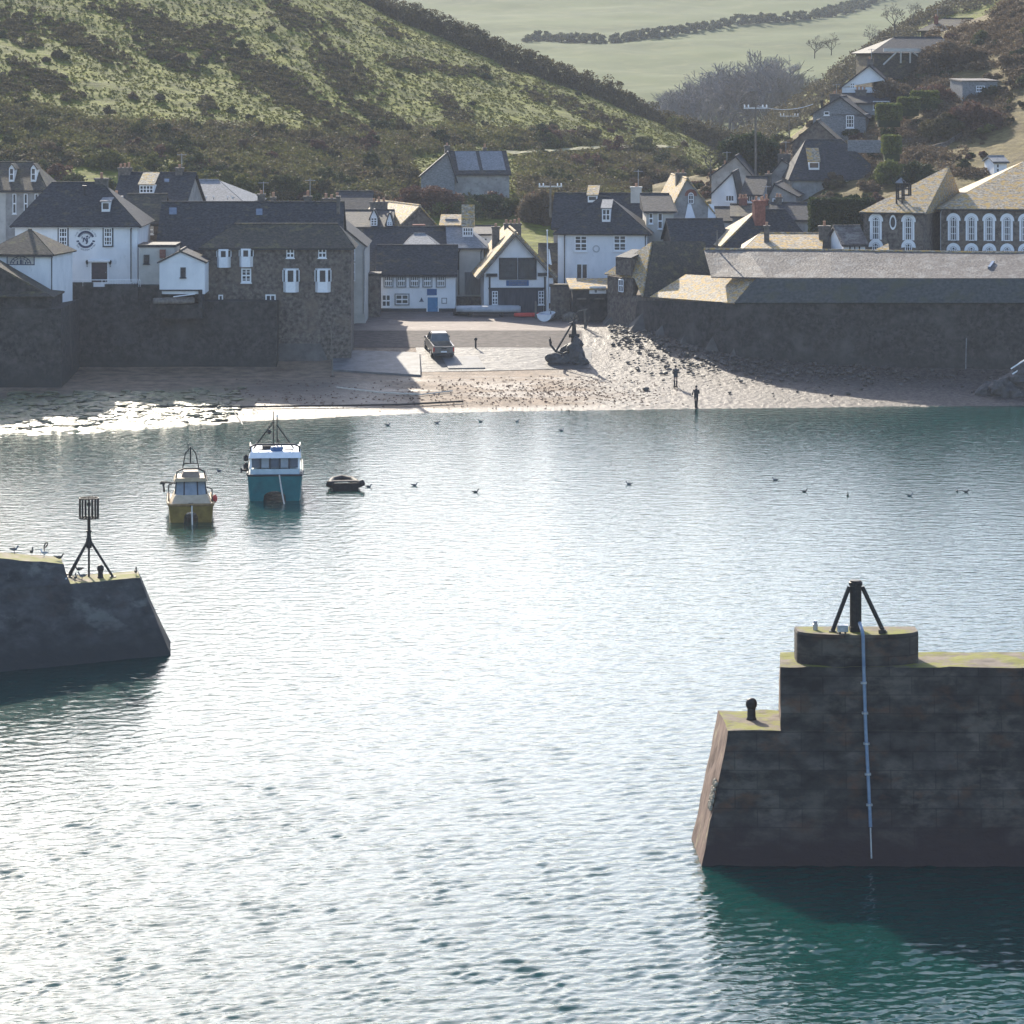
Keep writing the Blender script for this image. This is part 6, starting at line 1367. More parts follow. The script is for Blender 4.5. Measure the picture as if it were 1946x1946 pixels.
mb = MB(); mb.tube([(-1.3, 1.6, D), (-1.3, 1.6, D + 1.0), (-1.0, 1.6, D + 1.15)], .06, 6); mb.tube([(1.25, 1.6, D), (1.25, 1.6, D + .75), (.95, 1.6, D + .85)], .05, 6); mb.build("side_rail", M['timber'], t)
mb = MB(); mb.tube([(-.9, 1.8, D + 1.1), (-1.75, 1.7, D + 1.2)], .05, 5); mb.box(-1.8, -1.5, 1.6, 1.75, D + 1.05, D + 1.2); mb.tube([(-1.6, 1.68, D + 1.05), (-1.55, 1.68, D + .6)], .06, 5); mb.build("hauler", M['iron'], t)
mb = MB(); mb.box(-.14, .14, .1, .35, D - .02, D + .12); mb.tube([(0, .1, D + .05), (0, -.08, D - .02)], .06, 6); mb.build("bow_roller", M['iron'], t)
moor("mooring rope hanging straight down from the ochre boat's bow", Vector((PX(365, Yc), Yc - .1, D)), Vector((PX(366, Yc - .9), Yc - 1.0, -.1)))
Yd = HC * F / (932 - HY); t = thing("inflatable_dinghy", "dark grey inflatable dinghy floating right of the teal boat", "dinghy", (PX(657, Yd), Yd, 0), D2R(8))
mb = MB(); mb.tube([(-1.12, .3, .42), (-.85, .15, .34), (-.82, 1.4, .30), (-.6, 2.3, .36), (0, 2.7, .42), (.6, 2.3, .36), (.82, 1.4, .30), (.85, .15, .34), (1.12, .3, .44)], .21, 10); mb.build("tube", M['black'], t, True)
mb = MB(); mb.hexa([(-.8, .1, -.08), (.8, .1, -.08), (.8, .2, -.08), (-.8, .2, -.08), (-.85, .0, .46), (.85, .0, .46), (.85, .1, .46), (-.85, .1, .46)]); mb.build("transom", M['black'], t)
mb = MB(); mb.box(-.7, .7, .2, 2.2, .1, .16); mb.build("floor", M['timber'], t)
mb = MB(); mb.box(-.75, .75, 1.0, 1.3, .42, .48); mb.tube([(-.8, .3, .50), (.85, .35, .52)], .03, 4); mb.build("thwart", M['timber'], t)

# ================================================================== gulls
def gull_mesh(name, sit, m1, m2):
    mb = MB(); z = .10 if sit else .28
    mb.mat(0).loft([[(x + 0 * a, .11 * k * math.cos(a), z + dz + .10 * k * math.sin(a)) for a in np.linspace(0, 2 * math.pi, 11)[:-1]] for x, k, dz in ((-.30, .12, .05), (-.18, .6, .02), (-.02, 1, 0), (.12, .9, .02), (.20, .55, .07))])
    mb.tube([(.16, 0, z + .08), (.21, 0, z + .17), (.24, 0, z + .22)], .05, 7); mb.ell((.25, 0, z + .235), .06, .048, .05, 8, 5)
    mb.mat(1); mb.tube([(.30, 0, z + .23), (.38, 0, z + .215)], .018, 5, .006)
    for s in (-1, 1): mb.hexa([(.10, s * .10, z + .04), (.10, s * .125, z + .04), (-.34, s * .05, z + .07), (-.34, s * .03, z + .07), (.06, s * .06, z + .11), (.06, s * .08, z + .115), (-.36, s * .02, z + .10), (-.36, s * .01, z + .10)])
    if not sit:
        for s in (-1, 1): mb.tube([(.0, s * .04, z - .06), (.01, s * .04, .01)], .014, 4); mb.box(-.01, .08, s * .04 - .03, s * .04 + .03, 0, .012)
    else: mb.tube([(-.3, 0, z + .06), (-.42, 0, z + .14)], .04, 5, .015)
    o = mb.build(name, [m1, m2]); return o
G1 = mat('white_feathers', (.55, .55, .54), (.7, .7, .69), scale=9, rough=.8); G2 = mat('grey_feathers', (.13, .14, .155), (.22, .23, .25), scale=9, rough=.8); G3 = mat('dark_feathers', (.05, .048, .046), (.10, .095, .09), scale=9, rough=.8)
first = {}
def gull(kind, p, rz, label, group):
    key = kind
    if key not in first: o = gull_mesh("gull", kind[0] == 's', *{'w': (G1, G2), 'd': (G3, G3), 'g': (G2, G3)}[kind[1]]); first[key] = o
    else: o = first[key].copy(); COL.objects.link(o); o.name = "gull"
    o.location = p; o.rotation_euler = (0, 0, D2R(rz)); o.scale = (.66,) * 3; tag(o, label, "gull", group)
WG = "gulls floating on the harbour"
for px, py, rz, lab in [(416, 894, 180, "gull floating between the two catamarans"), (701, 924, 0, "gull floating close beside the dark dinghy"), (788, 921, 10, "gull floating between the dinghy and the lone dark gull"), (904, 934, 15, "lone dark gull floating in the middle of the harbour"), (1195, 919, 170, "gull floating in mid harbour, right of centre"),
    (737, 807, 20, "first gull from the left just off the sandy shore"), (831, 803, 0, "second gull from the left just off the sandy shore"), (913, 800, 160, "third gull from the left just off the sandy shore"), (983, 800, 30, "fourth gull from the left just off the sandy shore"), (1067, 817, 10, "gull a little farther out than the row off the shore"),
    (1473, 911, 170, "gull floating nearest the shore on the right side"), (1529, 933, 0, "leftmost of the right hand gulls in the bright water"), (1611, 940, 80, "gull seen end on in the bright water at right"), (1729, 941, 10, "gull left of the close pair near the right edge"), (1819, 932, 90, "left bird of the close pair near the right edge"), (1836, 934, 20, "right bird of the close pair near the right edge")]:
    Y = HC * F / (py + 2 - HY); gull('sd' if px in (904, 1529, 1836, 1611) else 'sg', (PX(px, Y), Y, -.03), rz, lab, WG)
PG = "gulls perched on the left breakwater"
for px, py, Y, rz, k, lab in [(27, 1053, 141.6, 0, 'tg', "grey gull standing nearest the left edge on the breakwater top"), (60, 1057, 142.2, 80, 'td', "dark gull standing second from the left on the breakwater top"), (84, 1062, 142.4, 170, 'tw', "pale gull beside the iron hoop on the breakwater top"), (113, 1065, 143.4, 0, 'sd', "dark gull crouching at the right end of the upper breakwater"), (150, 1084, 145.2, 190, 'td', "dark gull behind the beacon's left leg"),
    (119, 1097, 142.35, 20, 'sw', "white gull resting against the step of the breakwater"), (143, 1108, 142.9, 90, 'td', "dark gull standing at the front under the beacon"), (156, 1104, 143.3, 170, 'tg', "grey gull under the beacon, right of the dark one"), (258, 1094, 144.6, 90, 'td', "dark gull standing alone at the breakwater's right corner")]:
    z = {27: 4.88, 60: 4.70, 84: 4.60, 113: 4.36}.get(px, 3.42); gull(k, (PX(px, Y), Y, z), rz, lab, PG)
RGp = "gulls on the long dark roof"
for px, lab in ((391, "white gull with raised wings at left of the roof ridge gulls"), (406, "white gull second from left on the dark roof ridge"), (432, "small pale gull third along the dark roof ridge"), (443, "small pale gull rightmost of those on the dark roof ridge")):
    gull('tw', (PX(px, 278), 278, TERRACE.z0 + TERRACE.hr + .26), U(0, 360), lab, RGp)

# ================================================================== things on the slip and beach
def on(px, py): x, y = pv(px, py); return Vector((x, y, gz(x, y) + .03))
p = on(838, 681); t = thing("pickup_truck", "muddy silver pickup truck parked on the slip with its open bed facing the sea", "pickup truck", p + Vector((-.25, 2.0, .27)), D2R(11))
t.rotation_euler = (D2R(7.8), 0, D2R(11))
paint = mat('dusty_silver', (.16, .145, .13), (.24, .22, .20), scale=2, rough=.35, metal=.3, spec=.6)
mb = MB(); Wt = .92
for s in (-1, 1): mb.hexa([(s*Wt, -2.5, .5), (s*(Wt-.14), -2.5, .5), (s*(Wt-.14), -.55, .5), (s*Wt, -.55, .5), (s*(Wt-.03), -2.5, 1.12), (s*(Wt-.13), -2.5, 1.12), (s*(Wt-.13), -.55, 1.12), (s*(Wt-.03), -.55, 1.12)])
mb.box(-Wt+.13, Wt-.13, -2.45, -.55, .52, .60); mb.box(-Wt+.1, Wt-.1, -.60, -.52, .5, 1.12); mb.build("bed", paint, t)
mb = MB(); mb.hexa([(-Wt, -.54, .42), (Wt, -.54, .42), (Wt, 1.35, .42), (-Wt, 1.35, .42), (-Wt+.03, -.54, 1.12), (Wt-.03, -.54, 1.12), (Wt-.03, 1.35, 1.08), (-Wt+.03, 1.35, 1.08)]); mb.hexa([(-Wt+.02, 1.35, .42), (Wt-.02, 1.35, .42), (Wt-.12, 2.55, .45), (-Wt+.12, 2.55, .45), (-Wt+.06, 1.35, 1.08), (Wt-.06, 1.35, 1.08), (Wt-.2, 2.5, .92), (-Wt+.2, 2.5, .92)]); mb.build("body", paint, t)
mb = MB(); mb.hexa([(-.80, -.50, 1.115), (.80, -.50, 1.115), (.80, 1.15, 1.10), (-.80, 1.15, 1.10), (-.66, -.32, 1.66), (.66, -.32, 1.66), (.66, .55, 1.66), (-.66, .55, 1.66)]); mb.build("cab_glass", M['glass'], t)
mb = MB(); mb.hexa([(-.69, -.38, 1.655), (.69, -.38, 1.655), (.69, .6, 1.655), (-.69, .6, 1.655), (-.62, -.30, 1.75), (.62, -.30, 1.75), (.62, .5, 1.75), (-.62, .5, 1.75)])
for s in (-1, 1):
    for y0, y1 in ((-.51, -.33), (.34, .24), (1.16, .57)): mb.tube([(s*.815, y0, 1.11), (s*.68, y1, 1.67)], .055, 5)
mb.build("roof", paint, t)
mb = MB(); mb.box(-Wt+.15, Wt-.15, -2.57, -2.501, .55, 1.10); mb.build("tailgate", paint, t)
mb = MB(); mb.box(-.22, .22, -2.60, -2.571, .88, .96); mb.build("tailgate_handle", M['black'], t)
mb = MB(); mb.box(-Wt+.05, Wt-.05, -2.72, -2.56, .36, .50); mb.build("bumper", M['dpaint'], t)
for s in (-1, 1):
    m2 = MB(); m2.box(min(s*(Wt-.15), s*(Wt-.03)), max(s*(Wt-.15), s*(Wt-.03)), -2.56, -2.50, .66, 1.0); m2.build("tail_light", M['red'], t)
    m2 = MB(); m2.ell((s*(Wt+.10), .95, 1.16), .09, .06, .10, 8, 5); m2.build("wing_mirror", M['dpaint'], t)
    for y in (-1.6, 1.6):
        m2 = MB(); m2.tube([(s*(Wt-.22), y, .35), (s*(Wt+.01), y, .35)], .36, 16); w_ = m2.build("wheel", M['black'], t)
        m2 = MB(); m2.tube([(s*(Wt-.1), y, .35), (s*(Wt+.025), y, .35)], .20, 12); m2.build("rim", M['galv'], w_)
mb = MB(); mb.box(-.25, .25, -2.585, -2.571, .60, .71); mb.build("number_plate", M['wpaint'], t)

# people
def person(name, label, p, rz, pose, jacket, legs, hair):
    t = thing(name, label, "person", p, rz)
    import bmesh
    V = [((0, 0, .93), .115), ((0, .0, 1.12), .115), ((0, .0, 1.36), .13), ((0, 0, 1.47), .055), ((0, -.02, 1.53), .052), ((0, -.03, 1.62), .082), ((0, -.03, 1.70), .062)]
    E = [(0, 1), (1, 2), (2, 3), (3, 4), (4, 5), (5, 6)]
    for s, hand, knee, foot in pose['arms_legs']:
        b = len(V); el, wr = hand
        V += [((s*.17, 0, 1.39), .062), (el, .042), (wr, .032)]; E += [(2, b), (b, b + 1), (b + 1, b + 2)]
        w_ = Vector(wr); d = (w_ - Vector(el)).normalized(); V += [(tuple(w_ + d * .06), .034)]; E += [(b + 2, b + 3)]; side = d.cross(Vector((0, 1, 0))).normalized()
        for i, (o_, L_) in enumerate(((-.03, .07), (-.01, .085), (.012, .08), (.032, .06))):
            k = len(V); q = w_ + d * .09 + side * o_; V += [(tuple(q), .010), (tuple(q + d * L_ * .6 + Vector((0, -.02, 0))), .009)]; E += [(b + 3, k), (k, k + 1)]
        k = len(V); V += [(tuple(w_ + d * .05 - side * .045 + Vector((0, -.02, 0))), .011)]; E += [(b + 2, k)]
        b = len(V); V += [((s*.095, 0, .88), .085), (knee, .058), (foot, .042), ((foot[0], foot[1] - .14, foot[2] - .04), .036)]; E += [(0, b), (b, b + 1), (b + 1, b + 2), (b + 2, b + 3)]
    me = bpy.data.meshes.new("body"); me.from_pydata([v for v, r in V], E, []); o = bpy.data.objects.new("body", me); COL.objects.link(o); o.parent = t
    md = o.modifiers.new("Skin", 'SKIN'); sk = me.skin_vertices[0].data if me.skin_vertices else None
    if sk is None:
        bm = bmesh.new(); bm.from_mesh(me); bm.verts.layers.skin.verify(); bm.to_mesh(me); bm.free(); sk = me.skin_vertices[0].data
    for i, (v, r) in enumerate(V): sk[i].radius = (r, r); sk[i].use_root = (i == 0)
    o.modifiers.new("Sub", 'SUBSURF').levels = 1; o.modifiers["Sub"].render_levels = 1; me.materials.append(M['skin'])
    mb = MB()
    for zs in ([(.80, .175, .13), (.95, .18, .135), (1.15, .175, .13), (1.36, .20, .125), (1.44, .12, .09), (1.49, .075, .07)],): mb.loft([[(a * math.cos(u), b_ * math.sin(u), z) for u in np.linspace(0, 2 * math.pi, 15)[:-1]] for z, a, b_ in zs])
    for s, (el, wr), knee, foot in pose['arms_legs']: mb.tube([(s*.16, 0, 1.40), (s*.185, 0, 1.36), el, wr], .078, 8, .05)
    mb.build("jacket", jacket, t)
    mb = MB(); mb.loft([[(.165 * math.cos(u), .13 * math.sin(u), z) for u in np.linspace(0, 2 * math.pi, 13)[:-1]] for z in (.80, .93)])
    for s, _, knee, foot in pose['arms_legs']: mb.tube([(s*.09, 0, .90), (s*.095, 0, .80), knee, (foot[0], foot[1], foot[2] + .02)], .098, 8, .062)
    mb.build("trousers", legs, t)
    for s, _, knee, foot in pose['arms_legs']: m2 = MB(); m2.hexa([(foot[0]-.05, foot[1]-.20, 0), (foot[0]+.05, foot[1]-.20, 0), (foot[0]+.05, foot[1]+.08, 0), (foot[0]-.05, foot[1]+.08, 0), (foot[0]-.04, foot[1]-.17, .06), (foot[0]+.04, foot[1]-.17, .06), (foot[0]+.045, foot[1]+.07, .12), (foot[0]-.045, foot[1]+.07, .12)]); m2.build("shoe", M['black'], t)
    mb = MB(); mb.ell((0, -.005, 1.665), .098, .108, .10, 10, 6); mb.build("hair", hair, t)
    m2 = MB(); m2.tube([(0, -.11, 1.625), (0, -.135, 1.60)], .014, 5, .02)
    for s in (-1, 1): m2.ell((s*.035, -.105, 1.64), .012, .008, .009, 6, 4); m2.ell((s*.092, -.02, 1.63), .012, .02, .03, 6, 4)
    m2.box(-.025, .025, -.108, -.098, 1.572, 1.58); m2.build("face", M['skin'], t)
    return t
dj = mat('dark_jacket', (.012, .013, .018), (.025, .026, .032), scale=8, rough=.8); dt = mat('dark_trousers', (.012, .012, .015), (.022, .022, .026), scale=8, rough=.85); dh = mat('dark_hair', (.015, .011, .008), (.03, .022, .016), scale=20, rough=.6)
gj = mat('grey_jacket', (.03, .03, .034), (.06, .06, .064), scale=8, rough=.8)
person("person", "person in dark clothes standing on the shingle with hands together in front", on(1284, 736), D2R(200), {'arms_legs': [(1, ((.23, -.02, 1.14), (.12, -.20, 1.05)), (.10, -.01, .48), (.10, .02, .09)), (-1, ((-.23, -.02, 1.14), (-.10, -.20, 1.08)), (-.10, -.01, .48), (-.09, .0, .09))]}, gj, dt, dh)
person("person", "person in black at the water's edge holding one elbow out", on(1323, 776), D2R(160), {'arms_legs': [(1, ((.27, .05, 1.14), (.34, -.16, 1.02)), (.07, -.02, .48), (.05, .02, .09)), (-1, ((-.22, -.04, 1.15), (-.08, -.22, 1.20)), (-.06, -.03, .48), (-.04, -.04, .09))]}, dj, dt, dh)

# boulders and the anchor
def boulder_mesh(r, seed, sq=(1, 1, .7)):
    mb = MB(); rings = []; rr = np.random.default_rng(seed); n, m = 14, 8
    for i in range(m + 1):
        th = math.pi * i / m; ring = []
        for j in range(n):
            ph = 2 * math.pi * j / n; d = Vector((math.sin(th) * math.cos(ph), math.sin(th) * math.sin(ph), -math.cos(th)))
            k = 1 + .9 * float(fbm(np.array(d.x * 1.3 + seed * 3.1), np.array(d.y * 1.3 + d.z * 1.7 + seed), 3)); k = round(k * 7) / 7 * .5 + k * .5
            ring.append((d.x * r * k * sq[0], d.y * r * k * sq[1], d.z * r * k * sq[2]))
        rings.append(ring)
    mb.loft(rings); return mb
M['rock'] = mat('dark_rock', (.03, .029, .03), (.085, .08, .078), scale=2.2, rough=.65, bump=.8, bscale=4, blotch=((.16, .15, .13), 2.5, .62, .72))
t = thing("rock_plinth", "dark wet rock outcrop carrying the old anchor on the slip", "rock", on(1085, 692))
for i, (x, y, z, r, s) in enumerate([(.35, .6, .5, 1.15, (.75, .8, 1.0)), (.2, 1.4, .6, 1.1, (.9, .8, 1.1)), (-1.1, .4, .35, .95, (1.25, .8, .55)), (-.4, 1.0, .3, 1.0, (1.2, 1, .6)), (.75, .1, .1, .7, (1, .8, .8)), (.55, 1.2, 1.5, .55, (.8, .8, 1.2))]):
    o = boulder_mesh(r, 30 + i, s).build("boulder", M['rock'], t); o.location = (x, y, z)
A0 = on(1085, 692)
t = thing("anchor", "large black iron anchor leaning against the rock outcrop", "anchor", A0 + Vector((-.9, .2, .9)))
mb = MB(); mb.tube([(-.35, 0, .1), (1.25, .5, 2.75)], .09, 8, .07); mb.tube([(1.25, .5, 2.75), (1.3, .52, 2.95), (1.42, .55, 2.98), (1.4, .55, 2.8), (1.28, .5, 2.78)], .04, 6); mb.build("shank", M['iron'], t)
mb = MB(); mb.tube([(-.85, 0, 1.15), (-.78, 0, .62), (-.35, 0, .1), (.25, .05, -.08), (.75, .1, .12)], .10, 8, .08); mb.build("arms", M['iron'], t)
for a, b in (((-.88, 0, 1.3), (-.72, 0, .75)), ((.9, .1, .28), (.5, .08, -.02))): a, b = Vector(a), Vector(b); m2 = MB(); w_ = Vector((0, .22, 0)); m2.extr([a, (a + b) / 2 + w_, b, (a + b) / 2 - w_], Vector((.05, 0, .04))); m2.build("fluke", M['iron'], t)
mb = MB(); mb.tube([(.75, -.35, 2.45), (1.4, 1.25, 2.6)], .055, 6); mb.build("stock", M['timber'], t)
t = thing("winch_frame", "dark timber winch frame standing behind the anchor", "winch", A0 + Vector((.25, 1.6, 1.2)))
mb = MB(); mb.hexa([(-.25, -.2, 0), (.35, -.2, 0), (.35, .3, 0), (-.25, .3, 0), (-.08, -.1, 2.4), (.14, -.1, 2.4), (.14, .15, 2.4), (-.08, .15, 2.4)]); mb.build("frame", M['iron'], t)
mb = MB(); mb.tube([(-.05, 0, 2.2), (.3, -.05, 2.9)], .07, 6); mb.tube([(.05, 0, 2.3), (-.25, .1, 2.5)], .04, 5); mb.build("lever", M['iron'], t)
mb = MB(); mb.tube([(-.4, -.1, 1.0), (.5, -.1, 1.0)], .16, 10); mb.build("drum", M['iron'], t)

# rocks at the right wall foot, beach rubble
rr = np.random.default_rng(5)
LABR = ["boulder"]
R0 = [(1868, 757, 1.0), (1890, 752, 1.3), (1915, 758, 1.4), (1938, 748, 1.7), (1930, 728, 1.2), (1905, 736, 1.0), (1850, 762, .7), (1948, 765, 1.6), (1880, 764, .8), (1946, 712, 1.3)]
WH = ["lowest left of the dark boulders at the right wall foot", "sloping dark boulder second from the left by the right wall foot", "broad dark boulder with pale streaks by the right wall foot", "tall dark boulder at the right edge above the broad one", "dark boulder under the white handrails", "dark boulder behind the pale streaked boulder", "small dark boulder nearest the drainpipe foot", "dark boulder at the right edge by the water", "small low boulder in front of the sloping boulder", "dark boulder beside the upper end of the handrails"]
for i, (px, py, r) in enumerate(R0):
    Y = 251.6 - .5 * (i % 3); o = boulder_mesh(r, 60 + i, (1.2, .7, .75)).build("boulder", M['rock']); o.location = (PX(px, Y), Y, ZZ(py, Y) + .1); o.rotation_euler = (U(-.2, .2), U(-.2, .2), U(0, 6)); tag(o, WH[i] if 'boulder' in WH[i] or 'boulders' in WH[i] else WH[i] + " boulder", "boulder", "boulders at the foot of the right wall")
t = thing("handrail", "pair of white sloping handrails over the rocks at the right edge", "handrail", at(1922, 702, 250.5))
mb = MB(); mb.tube([at(1921, 701, 250.5) - t.location, at(1960, 676, 250.5) - t.location], .06, 6); mb.build("upper_rail", M['wpaint'], t)
mb = MB(); mb.tube([at(1924, 711, 250.5) - t.location, at(1960, 688, 250.5) - t.location], .06, 6); mb.build("lower_rail", M['wpaint'], t)
# rubble along the right wall as one mass of shingle and stones
VV, QQ, off = [], [], 0
base = [boulder_mesh(1, 90 + i) for i in range(4)]; BV = [np.array(b.v) for b in base]; BQ = [np.array([f for f in b.f if len(f) == 4]) for b in base]
for i in range(1500):
    k = rr.random(); j = min(int(k * (len(WALL) - 2)), len(WALL) - 3) + 1; u = rr.random(); a, b = WALL[j], WALL[j+1] if j + 1 < len(WALL) else WALL[j]
    d = abs(rr.normal()) * (2.6 if i % 3 else 6) + .3; x = a[0] * (1-u) + b[0] * u - d * .62; y = a[1] * (1-u) + b[1] * u - d * .78
    if x > 44 or x < 8.5 - max(0, 268 - y) * .15 or y < np.interp(x, YWX, YWY) + .4: continue
    s = rr.gamma(2.0, .04) + .03; s = min(s, .30); v = BV[i % 4]; th = rr.random() * 6.28; c, sn = math.cos(th), math.sin(th)
    P = np.stack([(v[:, 0] * c - v[:, 1] * sn) * s + x, (v[:, 0] * sn + v[:, 1] * c) * s + y, v[:, 2] * s * .8 + gz(x, y) + .12 + .45 * math.exp(-d / 2) * (y < 273)], -1); VV.append(P); QQ.append(BQ[i % 4] + off); off += len(P)
tag(mesh_np("shingle_rubble", np.concatenate(VV), np.concatenate(QQ), mat('grey_stones', (.035, .03, .027), (.13, .112, .098), scale=2.5, rough=.6)), "rubble and cobbles piled along the right harbour wall", None, kind="stuff")
# weedy rocks at the left of the beach
VV, QQ, off = [], [], 0
for i in range(900):
    x = rr.uniform(-44, -21); yw = np.interp(x, YWX, YWY); y = yw + rr.random() ** 1.4 * (15 + (x + 21) * -.1) + .2; s = min(rr.gamma(2, .12) + .08, .75) * (1 if x < -28 else .55); v = BV[i % 4]; th = rr.normal() * .5; c, sn = math.cos(th), math.sin(th)
    P = np.stack([(v[:, 0] * c * 1.7 - v[:, 1] * sn) * s + x, (v[:, 0] * sn * 1.7 + v[:, 1] * c) * s + y, v[:, 2] * s * .5 + gz(x, y) + .10], -1); VV.append(P); QQ.append(BQ[i % 4] + off); off += len(P)
tag(mesh_np("weedy_rocks", np.concatenate(VV), np.concatenate(QQ), mat('weedy_rock', (.03, .032, .016), (.12, .125, .05), scale=2.2, rough=.42, bump=.8, bscale=5, spec=.5)), "low weed covered rocks glistening at the left of the beach", None, kind="stuff")
t = thing("mooring_chain", "dark mooring chain lying across the wet sand", "chain", on(230, 771)); P = [on(px, py) for px, py in ((175, 769), (230, 772), (330, 776), (430, 777), (560, 775), (640, 774), (760, 772), (880, 766))]
mb = MB(); mb.tube([q + Vector((0, 0, .10)) - t.location for q in P], .075, 5); mb.build("chain", M['iron'], t)

# loose weed on the sand
C, R = [], []
for i in range(1000):
    k = rr.random(); px, py = (rr.normal(1040, 130), rr.normal(742, 14)) if k < .6 else (rr.uniform(420, 1250), rr.normal(760, 9) if k < .85 else rr.uniform(720, 775))
    if not 300 < px < 1300 or not 715 < py < 785: continue
    x, y = pv(px, py); C.append((x, y, gz(x, y) + .03)); R.append(rr.uniform(.03, .16))
Vw, Qw = leaf_cloud(C, R, 10, .045, rr, .12)
tag(mesh_np("seaweed", Vw, Qw, M['russet']), "brown seaweed scattered in lines over the sand", None, kind="stuff")
for lab, q in (("thin pale rope lying down the wet sand behind the teal boat", [(440, 780), (448, 790), (458, 803), (462, 812)]), ("thin dark rope lying on the wet weedy sand above the ochre boat", [(290, 772), (284, 790), (288, 806), (276, 818)]), ("frayed rope stretched over the sand near the tide post", [(640, 738), (720, 748), (800, 752), (860, 745)])):
    P = [on(*k) for k in q]; t = thing("beach_rope", lab, "rope", P[0]); mb = MB(); mb.tube([k + Vector((0, 0, .06)) - P[0] for k in P], .05, 5); mb.build("strand", M['rope'], t)
# craft and gear on the platt
def at_g(px, py): return on(px, py)
q = at_g(928, 604); upturned("gig_boat", "long pale grey upturned boat lying along the platt before the boathouse", q + Vector((0, 1.0, .45)), 5.9, 1.35, .55, mat('grey_hull', (.30, .31, .32), (.40, .41, .42), scale=2, rough=.5), D2R(-3))
t = thing("boat_trolley", "dark boat trolley beneath the long grey upturned boat", "trolley", q + Vector((0, .9, 0)))
mb = MB(); mb.box(-2.6, 2.6, -.3, -.2, .30, .42); mb.box(-2.6, 2.6, .2, .3, .30, .42); mb.build("frame", M['iron'], t)
for x in (-1.6, 1.2): m2 = MB(); m2.tube([(x, -.55, .2), (x, -.35, .2)], .2, 10); m2.build("wheel", M['black'], t)
q = at_g(1002, 606); upturned("kayak", "red upturned kayak beside the long grey boat", q + Vector((0, .8, .12)), 2.4, .6, .3, M['red'], D2R(-8))
def dinghy(label, p, L, B, H, m, inner, rz):
    t = thing("dinghy", label, "dinghy", p, rz, "small boats on the platt"); rings = []; inn = []
    for i in range(7):
        u = i / 6; y = u * L; k = 1 if u < .5 else max(.06, 1 - ((u - .5) / .5) ** 2.2); rise = .12 * u
        rings.append([(B/2*k*math.cos(a) * (1 if abs(math.cos(a)) < .9 else 1), y, rise + H * (1 + math.sin(a)) if math.sin(a) < 0 else rise + H) for a in np.linspace(math.pi, 2 * math.pi, 9)])
    mb = MB(); mb.loft(rings, closed=False, caps=False); mb.poly(rings[0]); mb.build("hull", m, t)
    mb = MB(); mb.tube([r[0] for r in rings], .04, 5); mb.tube([r[-1] for r in rings], .04, 5); mb.tube([rings[0][0], rings[0][-1]], .04, 5); mb.build("gunwale", M['wpaint'], t)
    mb = MB(); mb.hexa([(-B*.36, L*.1, H*.4), (B*.36, L*.1, H*.4), (B*.34, L*.55, H*.4), (-B*.34, L*.55, H*.4), (-B*.42, L*.1, H*.95), (B*.42, L*.1, H*.95), (B*.40, L*.55, H*.95), (-B*.40, L*.55, H*.95)]); mb.build("cover", inner, t)
dinghy("white dinghy with a bundled blue cover at the platt's seaward edge", at_g(1034, 612), 2.6, 1.35, .62, M['wpaint'], mat('blue_cover', (.02, .04, .16), (.04, .07, .24), scale=3, rough=.7), D2R(-14))
dinghy("small white pram dinghy tipped behind the blue covered dinghy", at_g(1054, 603), 2.2, 1.1, .7, M['wpaint'], M['black'], D2R(-30))
t = thing("mooring_post", "pale upright timber post beside the blue covered dinghy", "post", at_g(1018, 607)); mb = MB(); mb.box(-.09, .09, -.09, .09, -.1, 1.55); mb.hexa([(-.09, -.09, 1.55), (.09, -.09, 1.55), (.09, .09, 1.55), (-.09, .09, 1.55), (-.03, -.03, 1.65), (.03, -.03, 1.65), (.03, .03, 1.65), (-.03, .03, 1.65)]); mb.build("shaft", M['tan'] if False else M['timber'], t)
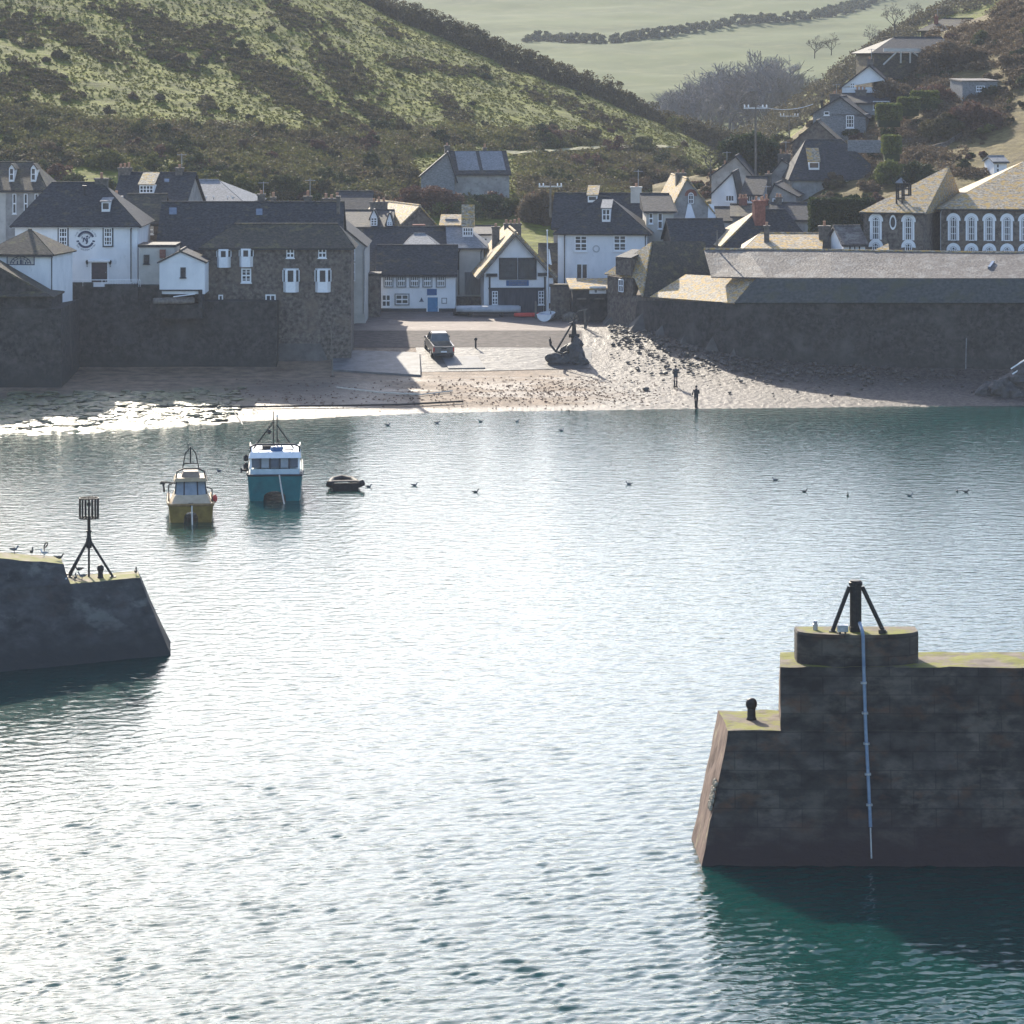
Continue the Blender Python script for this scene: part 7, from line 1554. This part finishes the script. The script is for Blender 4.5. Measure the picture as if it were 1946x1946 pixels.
t = thing("tool_post", "short dark post with a knob on the slip right of the pickup", "post", on(904, 662)); mb = MB(); mb.lathe((0, 0, 0), [(.08, 0), (.07, .6), (.13, .66), (.14, .8), (.05, .88)], 10); mb.build("shaft", M['iron'], t)
t = thing("lifebuoy_stand", "small orange red lifebuoy on a post by the kiosk", "lifebuoy", at_g(1129, 604)); mb = MB(); mb.tube([(.32 * math.cos(a), -.1, 1.45 + .32 * math.sin(a)) for a in np.linspace(0, 2 * math.pi, 17)], .08, 7, cap=False); mb.build("ring", mat('lifebuoy_orange', (.45, .10, .03), (.55, .15, .05), scale=4, rough=.5), t); mb = MB(); mb.box(-.06, .06, -.03, .06, 0, 1.8); mb.build("post", M['timber'], t)
t = thing("trestle", "pale wooden trestle standing on the cobbles below the kiosk", "trestle", at_g(1108, 626)); mb = MB(); mb.tube([(-.5, 0, 1.55), (.4, 0, 1.75)], .07, 5); mb.tube([(.15, 0, 1.65), (.2, 0, 0)], .12, 5); mb.tube([(.25, .1, 0), (.6, .1, 1.1)], .05, 5); mb.build("frame", M['timber'], t)
for px, py, lab, m in ((1066, 606, "dark tarpaulin heap right of the small pram dinghy", M['black']), (880, 601, "dark pile of nets at the left end of the grey upturned boat", M['black']), (1085, 612, "dark stack of pots beside the anchor", M['timber'])):
    o = boulder_mesh(.7, int(px), (1.3, .8, .8)).build("gear_heap", m); o.location = at_g(px, py) + Vector((0, .5, .25)); tag(o, lab, "gear heap", "heaps of gear on the platt")
# white markings worn into the platt
# ================================================================== haze
def make_haze():
    m = bpy.data.materials.new("haze_air"); m.use_nodes = True; nt = m.node_tree; nt.nodes.clear()
    v = nt.nodes.new("ShaderNodeVolumePrincipled"); o = nt.nodes.new("ShaderNodeOutputMaterial")
    v.inputs["Color"].default_value = (0.72, 0.76, 0.84, 1); v.inputs["Density"].default_value = 0.00018; v.inputs["Anisotropy"].default_value = 0.0
    nt.links.new(v.outputs[0], o.inputs["Volume"])
    mb = MB(); mb.box(-420, 520, -30, 1500, -6, 125)
    b = mb.build("haze", m); tag(b, "pale haze hanging in the valley and over the harbour", None, kind="stuff")
make_haze()
